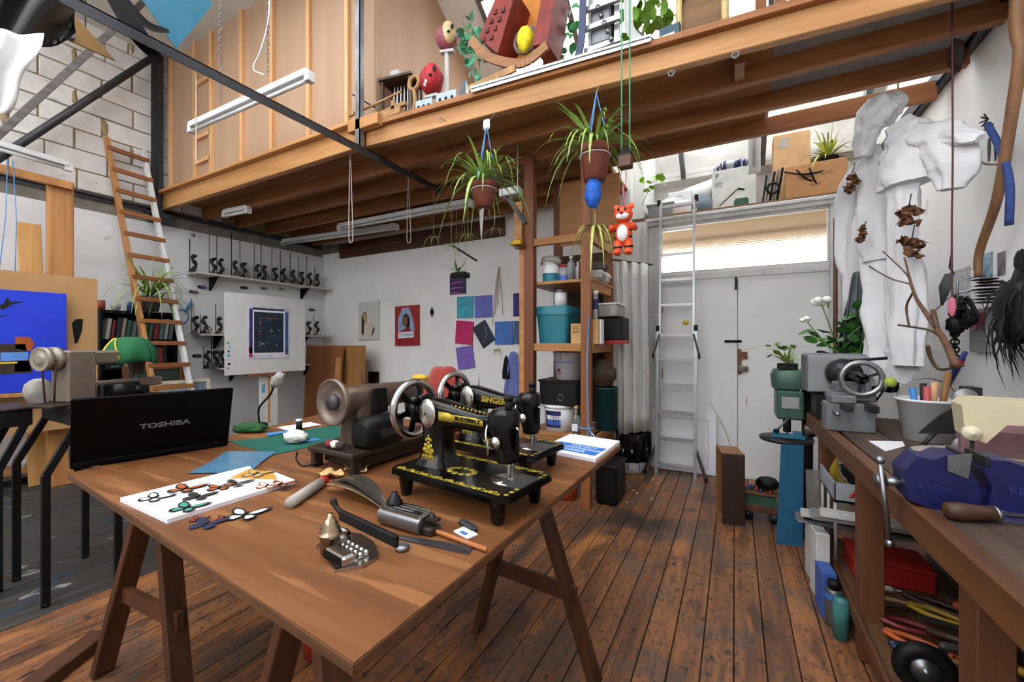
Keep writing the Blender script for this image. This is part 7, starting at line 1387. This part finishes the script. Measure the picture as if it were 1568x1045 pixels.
MB().ball((0, .02, -.06), .04, .04, .06, 12, 8, lambda q: 1+.3*mnoise.noise(q*5)).build('knot', M_blackm, T); MB().tube([(0, .0, -.05), (0, 0, .18), (.11, 0, .2)], .005, 6).build('hanger', M_steel, T)
T = thing('grey_feather_pod', 'long grey seed pod hanging beside the red string', 'ornament', ax(1447, 440, 1.05)); MB().tube([(0, .04, -.1), (0, .0, .0), (0, -.03, .07)], [.006, .028, .012], 10, flat=.5).build('pod', mat('pod_grey', '#4f5250', .7, var=.2), T); MB().tube([(0, -.03, .07), (.14, -.04, .1)], .003, 5).build('cord', M_tw, T)
T = thing('shell_fungus', 'dark layered fungus fixed on the right wall', 'ornament', ax(1512, 445, 1.14))
for k in range(8): MB().ball((-.0, .02*math.sin(k*2), -.06+.017*k), .05, .05, .006, 12, 5, lambda q: 1+.3*mnoise.noise(q*4+Vector((k, 0, 0)))).build('bracket_layer', M_brownd, T)
T = thing('chain_rack', 'black spring and chain hanging at the back of the bench', 'chain', ax(1462, 560, 1.08)); 
mb = MB()
for k in range(18): mb.torus((0, 0, .0+.022*k), .018, .005, 'x' if k % 2 else 'y', 10, 5)
mb.build('chain', M_blackm, T); MB().tube([(0, 0, .4), (.1, 0, .42)], .005, 6).build('hook', M_steel, T)
a, b = ax(1452, 590, 1.0), ax(1478, 540, 1.0); T = rod_between('painted_stick', a, b, [(.012, 0), (.014, .5), (.01, 1)], mat('stick_blue', '#26306e', .5), 'stick painted blue and red leaning at the back of the bench', 'stick', ([(.0145, .62), (.0145, .8)], M_red))
branch('bent brown root hook hanging on the right wall', [XX(1420, 530, 1.0), XX(1426, 550, 1.0), XX(1440, 566, 1.0), XX(1475, 560, 1.0)], (.012, .006), 'root_hook')
branch('white cable stretched along the right wall', [XX(1425, 482, 1.12), XX(1455, 455, 1.12), XX(1490, 443, 1.12)], (.005, .005), 'white_cable', M_wpl, 'cable')
# black shaggy hair piece
T = thing('black_hair_piece', 'long shaggy black hair piece hanging at the right edge', 'hair piece', ax(1556, 480, 1.12)); o = Vector(T.location); rh = random.Random(3); M_hairb = mat('hair_black', '#0a0909', .6, var=.2)
mb = MB().ball((.0, 0, .02), .05, .1, .16, 18, 14, lambda q: 1+.4*mnoise.noise(q*4)); mb.build('core', M_hairb, T)
for k in range(70):
    a = Vector((rh.uniform(-.04, .05), rh.uniform(-.1, .1), rh.uniform(-.05, .15))); e = a+Vector((rh.uniform(-.05, .03), rh.uniform(-.05, .1), -rh.uniform(.1, .36))); m_ = (a+e)/2+Vector((-.03, rh.uniform(-.03, .05), .0))
    MB().blade(curve3([a, m_, e], 3), rh.uniform(.006, .014), (1, 0, 0), .2).build('lock', M_hairb, T)
solo('black_hair_wisp', MB().blade(curve3([(0, 0, 0), (0, .03, -.05), (0, -.02, -.12), (0, .05, -.17)], 4), .03, (1, 0, 0), .2).blade(curve3([(0, 0, 0), (0, -.03, -.05), (0, .01, -.1)], 4), .03, (1, 0, 0), .2), M_hairb, 'small wisp of black hair above the hair piece', 'hair piece', ax(1560, 385, 1.17))
# ------------------------------------------------------------ things along the loft edge
ZD = 3.09
def LY(u): return 2.50+.0001*(u-560)          # just behind the edge
def base(u, y=None): y = y or LY(u); p = ay(u, 150, y); return Vector((p.x, y, ZD))
M_wob = wood('craft_wood', '#a8804e', '#7d5830', 'z', 6); M_wdk = wood('craft_dark', '#4a3322', '#2c1c12', 'z', 6); M_mgrey = mat('frame_bluegrey', '#8f9ea6', .45, .3, var=.1)
ZD2 = 3.057
for k, (u0, u1) in enumerate(((560, 720), (720, 1130))): pass
T = thing('wooden_automaton', 'dark wooden automaton frame with rods at the left loft edge', 'automaton', base(617, 2.62), .15, None, 0, 0, 1.25); T.location.z = ZD2; 
for x in (-.11, .1):
    for y in (-.07, .07): MB().bar((x, y, .1), (x, y, .36), .016, .016).build('post', M_wdk, T)
MB().box(-.13, .12, -.09, .09, .36, .375).build('platform', M_wdk, T); MB().box(-.15, .13, -.1, .1, .1, .115).build('platform', M_wdk, T); MB().box(-.09, .08, .06, .07, .115, .36).build('back', M_wdk, T); MB().box(-.12, .11, -.1, .1, 0, .1, .004).build('plinth', M_wob, T)
for k in range(5): MB().tube([(-.06+.03*k, -.03, .13), (-.05+.025*k, -.02, .34)], .005, 5).build('rod', M_steel, T)
MB().box(-.07, .0, -.05, .03, .376, .44, .006).build('top_box', M_cond, T)
T = thing('wooden_linkage', 'long wooden dowel linkage pointing out left of the automaton', 'linkage', base(580, 2.4)); T.location.z = 3.087; o = Vector(T.location); R = lambda u, v, y=2.4: ay(u, v, y)-o
MB().tube([R(535, 179), R(615, 140)], .009, 8).build('dowel', M_wob, T); MB().bar(R(572, 180), R(622, 158), .03, .03).build('beam', M_wob, T); MB().tube([R(540, 145), R(575, 165)], .006, 6).tube([R(542, 172), R(560, 185)], .006, 6).build('wire', M_blackm, T); MB().box(-.2, .25, -.03, .03, .022, .06).build('base', M_wob, T); MB().bar(R(603, 155), (R(603, 155).x, 0, .05), .03, .03).build('prop', M_wob, T); MB().box(-.22, .27, -.05, .05, 0, .022).build('foot', M_wob, T)
T = thing('bentwood_figure', 'looped bentwood figure standing beside the red mask', 'figure', base(634, 2.5)); T.location.z = ZD2; MB().torus((0, 0, .33), .05, .016, 'y', 22, 8).build('loop', M_wob, T); MB().tube(curve3([(0, 0, .28), (.01, 0, .18), (-.01, 0, .08), (.06, 0, .01)]), .016, 8).build('stem', M_wob, T); MB().box(-.06, .09, -.03, .03, 0, .012).build('foot', M_wob, T)
def mech_frame(label, u, w_):
    T = thing('metal_chassis', label, 'chassis', base(u, 2.46), .1, 'blue grey chassis on the loft edge'); T.location.z = ZD
    MB().box(-w_, w_, -.03, -.024, 0, .09, .002).box(-w_, w_, .05, .056, 0, .09, .002).box(-w_, w_, -.024, .05, 0, .006).build('panel', M_mgrey, T)
    for k in range(3): MB().cyl((-w_*.6+k*w_*.6, -.032, .04), .012, .003, 12, 'y').build('hole', M_blackm, T)
    return T
mech_frame('left pale blue metal chassis with round holes on the loft edge', 652, .075); mech_frame('right pale blue metal chassis with round holes on the loft edge', 686, .085)
def mask(label, u, v, y, s, cols, rz, rod=True):
    p = ay(u, v, y); T = thing('painted_mask', label, 'mask', (p.x, p.y, ZD2), rz); z0 = p.z-ZD2
    MB().ball((0, 0, z0), s, s*.95, s*1.25, 20, 14, lambda q: 1+.1*mnoise.noise(q*2)-.12*max(0, -q.z)**2).build('head', mat('mask_'+cols[0], cols[0], .6, var=.1, scale=20), T)
    MB().ball((s*.32, -s*.35, z0+.01), s*.66, s*.72, s*1.0, 18, 12, lambda q: 1+.06*mnoise.noise(q*3)).build('face', mat('mask_'+cols[1], cols[1], .6, var=.1, scale=15), T)
    for k, (a, z) in enumerate(((.02, .32), (.6, .28), (.3, -.2))): MB().ball((s*a+.02, -s*1.0+s*.14*(k == 2)*0+(s*.12 if a != .3 else 0), z0+s*z), s*.18, s*.08, s*(.26 if k < 2 else .12), 10, 7).build('eye_hole' if k < 2 else 'nose_hole', M_blackm, T)
    if len(cols) > 2:
        for k in range(7): MB().ball((-s*.5+s*.17*k, -s*.8+s*.1*abs(k-3), z0-s*.4+s*.3*math.sin(k*2)), s*.16, s*.12, s*.2, 8, 6).build('paint_patch', mat('mask_'+cols[2+k % (len(cols)-2)], cols[2+k % (len(cols)-2)], .6), T)
    if rod: MB().bar((0, 0, 0), (0, 0, z0-s), .025, .025).box(-.05, .05, -.04, .04, 0, .01).box(-.05, .06, -.02, .02, z0-s*1.2-.02, z0-s*1.2).build('stand', M_cond, T)
    return T
mask('pink and cream owl faced mask on a tall white stand', 684, 58, 2.62, .085, ('#8a4650', '#c9b184'), .3)
mask('red painted mask with white and green patches on the loft edge', 661, 124, 2.56, .095, ('#9a1c22', '#b32430', '#d8d2c8', '#7f9070', '#d8d2c8'), .1)
T = thing('grey_funnel', 'grey blue cone leaning beside the white stand', 'cone', base(712, 2.6), 0); T.location.z = ZD2; MB().at(rz=.2, rx=-.0).lathe([(.085, 0), (.06, .12), (.012, .28)], 18).build('cone', mat('cone_grey', '#5f7682', .4, .3), T); MB().grid(lambda u, v: (.04+.1*u, -.05, .0+.25*v*(1-u)), 4, 4, .002).build('clear_wing', mat('clear_plastic', '#c8c4bd', .15, trans=.5), T)
# leafy artificial vines
def vine(label, pts, n, s, seed, c, spread=.09):
    P = [Vector(p) for p in pts]; T = thing('leafy_vine', label, 'plant', P[0]); o = P[0]; C_ = [Vector(c) for c in curve3([p-o for p in P], 5)]; MB().tube(C_, .005, 6).build('stem', M_leafg, T); r = random.Random(seed); m = mat('vine_'+c, c, .45, var=.2, rand=.25)
    me = MB().blade([(0, 0, 0), (s*.3, 0, .006), (s*.65, 0, .008), (s, 0, -.004)], s*.34, (0, 0, 1), .25, lambda t: math.sin(PI*min(1, t*.86+.1))).mesh('leaf', m)
    for k in range(n):
        q = C_[r.randrange(len(C_))]+Vector((r.uniform(-spread, spread), r.uniform(-.05, .05), r.uniform(-spread, spread))); q.z = max(q.z, .08); inst('leaf', me, T, q, (r.uniform(-1.5, 1.5), r.uniform(-1, 1), r.uniform(0, 6.3)), (r.uniform(.8, 1.3),)*3)
    return T
y = 2.75
vine('green leafy vine behind the grey cone on the loft', [Vector((ay(735, 150, y).x, y, ZD2)), ay(735, 100, y), ay(722, 60, y), ay(708, 35, y)], 60, .075, 1, '#4f9a78')
vine('green leafy vine climbing right of the red cradle', [Vector((ay(860, 110, y).x, y, ZD2)), ay(855, 70, y), ay(862, 30, y), ay(850, -40, y)], 80, .07, 2, '#3f9a58', .12)
vine('broad leafy green plant against the bright rooflight', [Vector((ay(985, 60, 3.0).x, 3.0, ZD2)), ay(990, 40, 3.0), ay(988, 0, 3.0), ay(985, -60, 3.0)], 90, .1, 3, '#6f9a34', .14)
# red and orange rocking cradle
y = 2.62; T = thing('rocking_cradle', 'red and orange painted rocking cradle holding a yellow ball', 'cradle', Vector((ay(785, 110, y).x, y, ZD2))); o = Vector(T.location); R = lambda u, v, yy=y: ay(u, v, yy)-o
M_cr, M_co, M_ply2 = mat('cradle_red', '#7a2018', .6, var=.3, scale=14), mat('cradle_orange', '#c47a22', .6, var=.15), wood('cradle_ply', '#9a6a3c', '#7a4e28', 'x')
for yy in (y-.12, y+.14):
    pts = [R(722, 60, yy), R(742, 84, yy), R(775, 96, yy), R(805, 95, yy), R(838, 70, yy)]; C_ = curve3(pts, 5); mb = MB()
    for a, b in zip(C_, C_[1:]): mb.bar(a, b, .02, .06)
    mb.build('rocker', M_ply2, T)
def panel(name, pix, m, y0, th=.012): MB().prism([(R(u, v, y0).x, R(u, v, y0).z) for u, v in pix], y0-o.y, y0-o.y+th, 'y').build(name, m, T)
panel('end_panel', [(735, 58), (757, 82), (790, 95), (820, 88), (836, 60), (850, -25), (768, -25)], M_co, y+.13)
for pix in ([(733, 58), (768, -25), (790, -15), (762, 82)], [(815, 70), (832, -20), (852, -30), (838, 66)]): panel('side_panel', pix, M_cr, y-.1, .24)
for k in range(8):
    q = R(740+4*(k//4)*3+6*(k % 4), 60-14*(k % 4)-3*(k//4), y-.105); MB().cbox(q, .03, .01, .035, .003).build('brick_mark', mat('cradle_deep', '#571410', .6), T)
q = R(805, 62, y-.02); MB().ball(q, .06, .06, .095, 18, 14, lambda s: 1+.12*mnoise.noise(s*6)).build('yellow_ball', mat('ball_yellow', '#d8c818', .7, var=.25, scale=30), T); MB().torus(q, .085, .014, 'y', 24, 6).build('twig_ring', mat('twig_violet', '#6a5a5e', .8, var=.4, scale=30), T)
for xx in (-.11, .11): MB().box(xx-.02, xx+.02, -.1, .12, .0, .075).build('foot_block', M_wdk, T)
T = thing('wooden_toy_blocks', 'pile of cut wooden shapes below the cradle on the loft edge', 'wooden shapes', base(752, 2.5)); T.location.z = ZD
for k in range(6): MB().at(-.1+.045*k, .01*(k % 2), .02+.01*(k % 3), ry=.4*k).box(-.035, .035, -.012, .012, -.018, .018, .004).build('shape', M_wob if k % 3 else mat('shape_black', '#171514', .5), T)
p0, p1 = ay(718, 137, 2.47), ay(790, 104, 2.47)
solo('edge_plank', MB().bar(p0-p0, p1-p0, .02, .05, b=.003), M_wob, 'weathered plank propped in front of the cradle', 'plank', p0)
# grey frame machine
y = 2.62; T = thing('frame_machine', 'tall grey and white metal frame machine on the loft edge', 'machine', Vector((ay(925, 110, y).x, y, ZD2))); o = Vector(T.location)
M_fnavy = mat('frame_navy', '#2a3350', .45, .3)
mb = MB(); C_ = curve3([R(893, -40, y-.1), R(892, 30, y-.1), R(889, 70, y-.1), R(878, 108, y-.1)], 5)
for a, b in zip(C_, C_[1:]): mb.bar(a, b, .012, .045, (1, 0, 0))
mb.build('side_leg', M_fnavy, T)
mb = MB(); C_ = curve3([R(962, -40, y-.1), R(962, 20, y-.1), R(966, 48, y-.1), R(985, 68, y-.1)], 5)
for a, b in zip(C_, C_[1:]): mb.bar(a, b, .012, .05, (1, 0, 0))
mb.build('side_leg', M_cond, T)
for u in (905, 945): MB().bar(R(u, -40), R(u, 85), .03, .03).build('upright', M_alu, T)
for v in (5, 34, 68): MB().bar(R(895, v+12, y-.05), R(950, v-8, y-.05), .025, .03).build('cross_bar', M_alu, T)
MB().box(R(918, 0).x-.05, R(918, 0).x+.08, -.03, .06, .2, .45, .01).build('motor', M_lg, T); MB().tube([R(938, -30), R(937, 70)], .02, 8).build('chain', M_blackm, T); MB().box(-.24, .28, -.14, .1, 0, .022, .004).build('base_plate', M_blackm, T)
for k in range(6): MB().cyl(R(915+5*k, 10+12*k, y-.08), .015, .02, 10, 'y').build('bolt', M_steel, T)
# books and the bamboo chair
p = base(1027, 2.62); T = thing('teal_book', 'teal covered book standing left of the bamboo chair', 'book', (p.x, 2.66, ZD2), -.1); MB().box(-.07, .05, -.02, .02, 0, .2, .003).build('cover', mat('book_teal', '#1f4a58', .5), T); MB().box(-.06, .02, -.021, -.02, .12, .15).build('print', M_paper, T)
y = 2.72; T = thing('bamboo_chair', 'pale bamboo chair with brown panel seen from below on the loft', 'chair', Vector((ay(1075, 60, y).x, y, ZD2))); o = Vector(T.location); M_bam = mat('bamboo', '#c9b27e', .5, var=.15, scale=20)
for u in (1040, 1110):
    for yy in (y-.02, y+.32): q = R(u, 30, y); MB().tube([(q.x, yy-y, 0), (q.x, yy-y, .55)], .02, 10).build('leg', M_bam, T)
a, b = R(1040, 30), R(1110, 30)
for z in (.1, .15, .5): MB().tube([(a.x, -.02, z), (b.x, -.02, z)], .011, 8).build('rail', M_bam, T)
MB().box(a.x, b.x, .0, .02, .17, .5).build('back_panel', wood('panel_rattan', '#7d5a30', '#5a3d1e', 'x'), T)
for u in (1040, 1110): q = R(u, 30); MB().ball((q.x, -.02, .06), .03, .03, .05, 10, 8).ball((q.x, -.02, .4), .028, .028, .04, 10, 8).build('binding', M_bam, T)
for k, u in enumerate((1165, 1195)): q = ay(u, 10, 3.0); solo('roof_post', MB().box(-.03, .03, -.03, .03, 0, 1.3), M_joist, ('left', 'right')[k]+' brown timber post rising behind the bamboo chair', 'post', (q.x, 3.0, ZD2), 0, 'posts behind the bamboo chair')
# ------------------------------------------------------------ things hanging in the upper left corner
def hang_sheet(name, label, pix, X_, m, cat, th=.004, bend=0, cord=None):
    P = [ax(u, v, X_) for u, v in pix]; c = sum(P, Vector())/len(P); T = thing(name, label, cat, c); mb = MB().prism([(p.y-c.y, p.z-c.z) for p in P], -th/2, th/2, 'x'); mb.build('sheet', m, T)
    return T
T = hang_sheet('blue_perspex_sheet', 'scratched light blue plastic sheet hanging from the roof', [(190, -40), (270, 75), (325, 8), (290, -60)], -2.3, mat('sheet_blue', '#35748f', .3, var=.08, scale=4), 'plastic sheet'); 
MB().tube([(0, .1, .2), (0, .1, ZR-T.location.z)], .003, 5).build('cord', M_blackm, T)
T = hang_sheet('tan_triangle', 'tan triangular board with a bolt hanging in the upper left corner', [(112, 22), (101, 60), (176, 93)], -2.8, mat('board_tan', '#a07c48', .6, var=.08), 'board', .012); q = ax(107, 53, -2.78)-Vector(T.location); MB().cyl((.007, q.y, q.z), .022, .008, 14, 'x').build('washer', M_steel, T); MB().tube([(0, 0, .05), (0, 0, ZR-T.location.z)], .003, 5).build('cord', M_blackm, T)
def strip(label, pts, w_, X_, name='black_strip'):
    P = [ax(u, v, X_) for u, v in pts]; o = P[0]; T = thing(name, label, 'strip', o); C_ = curve3([p-o for p in P], 5); n = len(C_); mb = MB()
    mb.blade(C_, w_, (1, 0, 0), .12, lambda t: (.25+.75*math.sin(PI*(t*.8+.15)))); mb.build('blade', M_blackm, T); MB().tube([C_[0], Vector((0, 0, ZR-o.z))+C_[0]*0], .003, 5).build('cord', M_blackm, T); return T
strip('long curved black strip hanging before the block wall', [(150, -50), (185, 10), (215, 60), (243, 95)], .05, -2.6); strip('thin curved black strip before the blue sheet', [(165, -45), (190, 0), (225, 38), (259, 48)], .022, -2.25)
def wsheet(u, v): 
    p = ax(-80+(145-55*v)*u, 38+150*v+16*u*(1-v)-12*u*v, -2.45); return p+Vector((.05*math.sin(u*14+v*2)*(.4+.6*v), .008*math.sin(v*9), 0))
P0 = wsheet(.5, 0); solo('white_drape', MB().grid(lambda u, v: wsheet(u, v)-P0, 16, 16, .002), mat('drape_white', '#e2e2e4', .8, var=.03), 'white sheet draped from the roof at the upper left corner', 'drape', P0)
def bsheet(u, v): p = ax(-80+200*u, -80+(120+20*math.sin(u*3))*v+60*(1-u)*v, -2.6); return p+Vector((.05*math.sin(u*7+v*5), 0, .02*math.sin(u*12)))
P0 = bsheet(.5, 0); solo('black_drape', MB().grid(lambda u, v: bsheet(u, v)-P0, 16, 10, .002), mat('drape_black', '#101012', .35, var=.2), 'black plastic sheet hanging over the white drape', 'drape', P0)
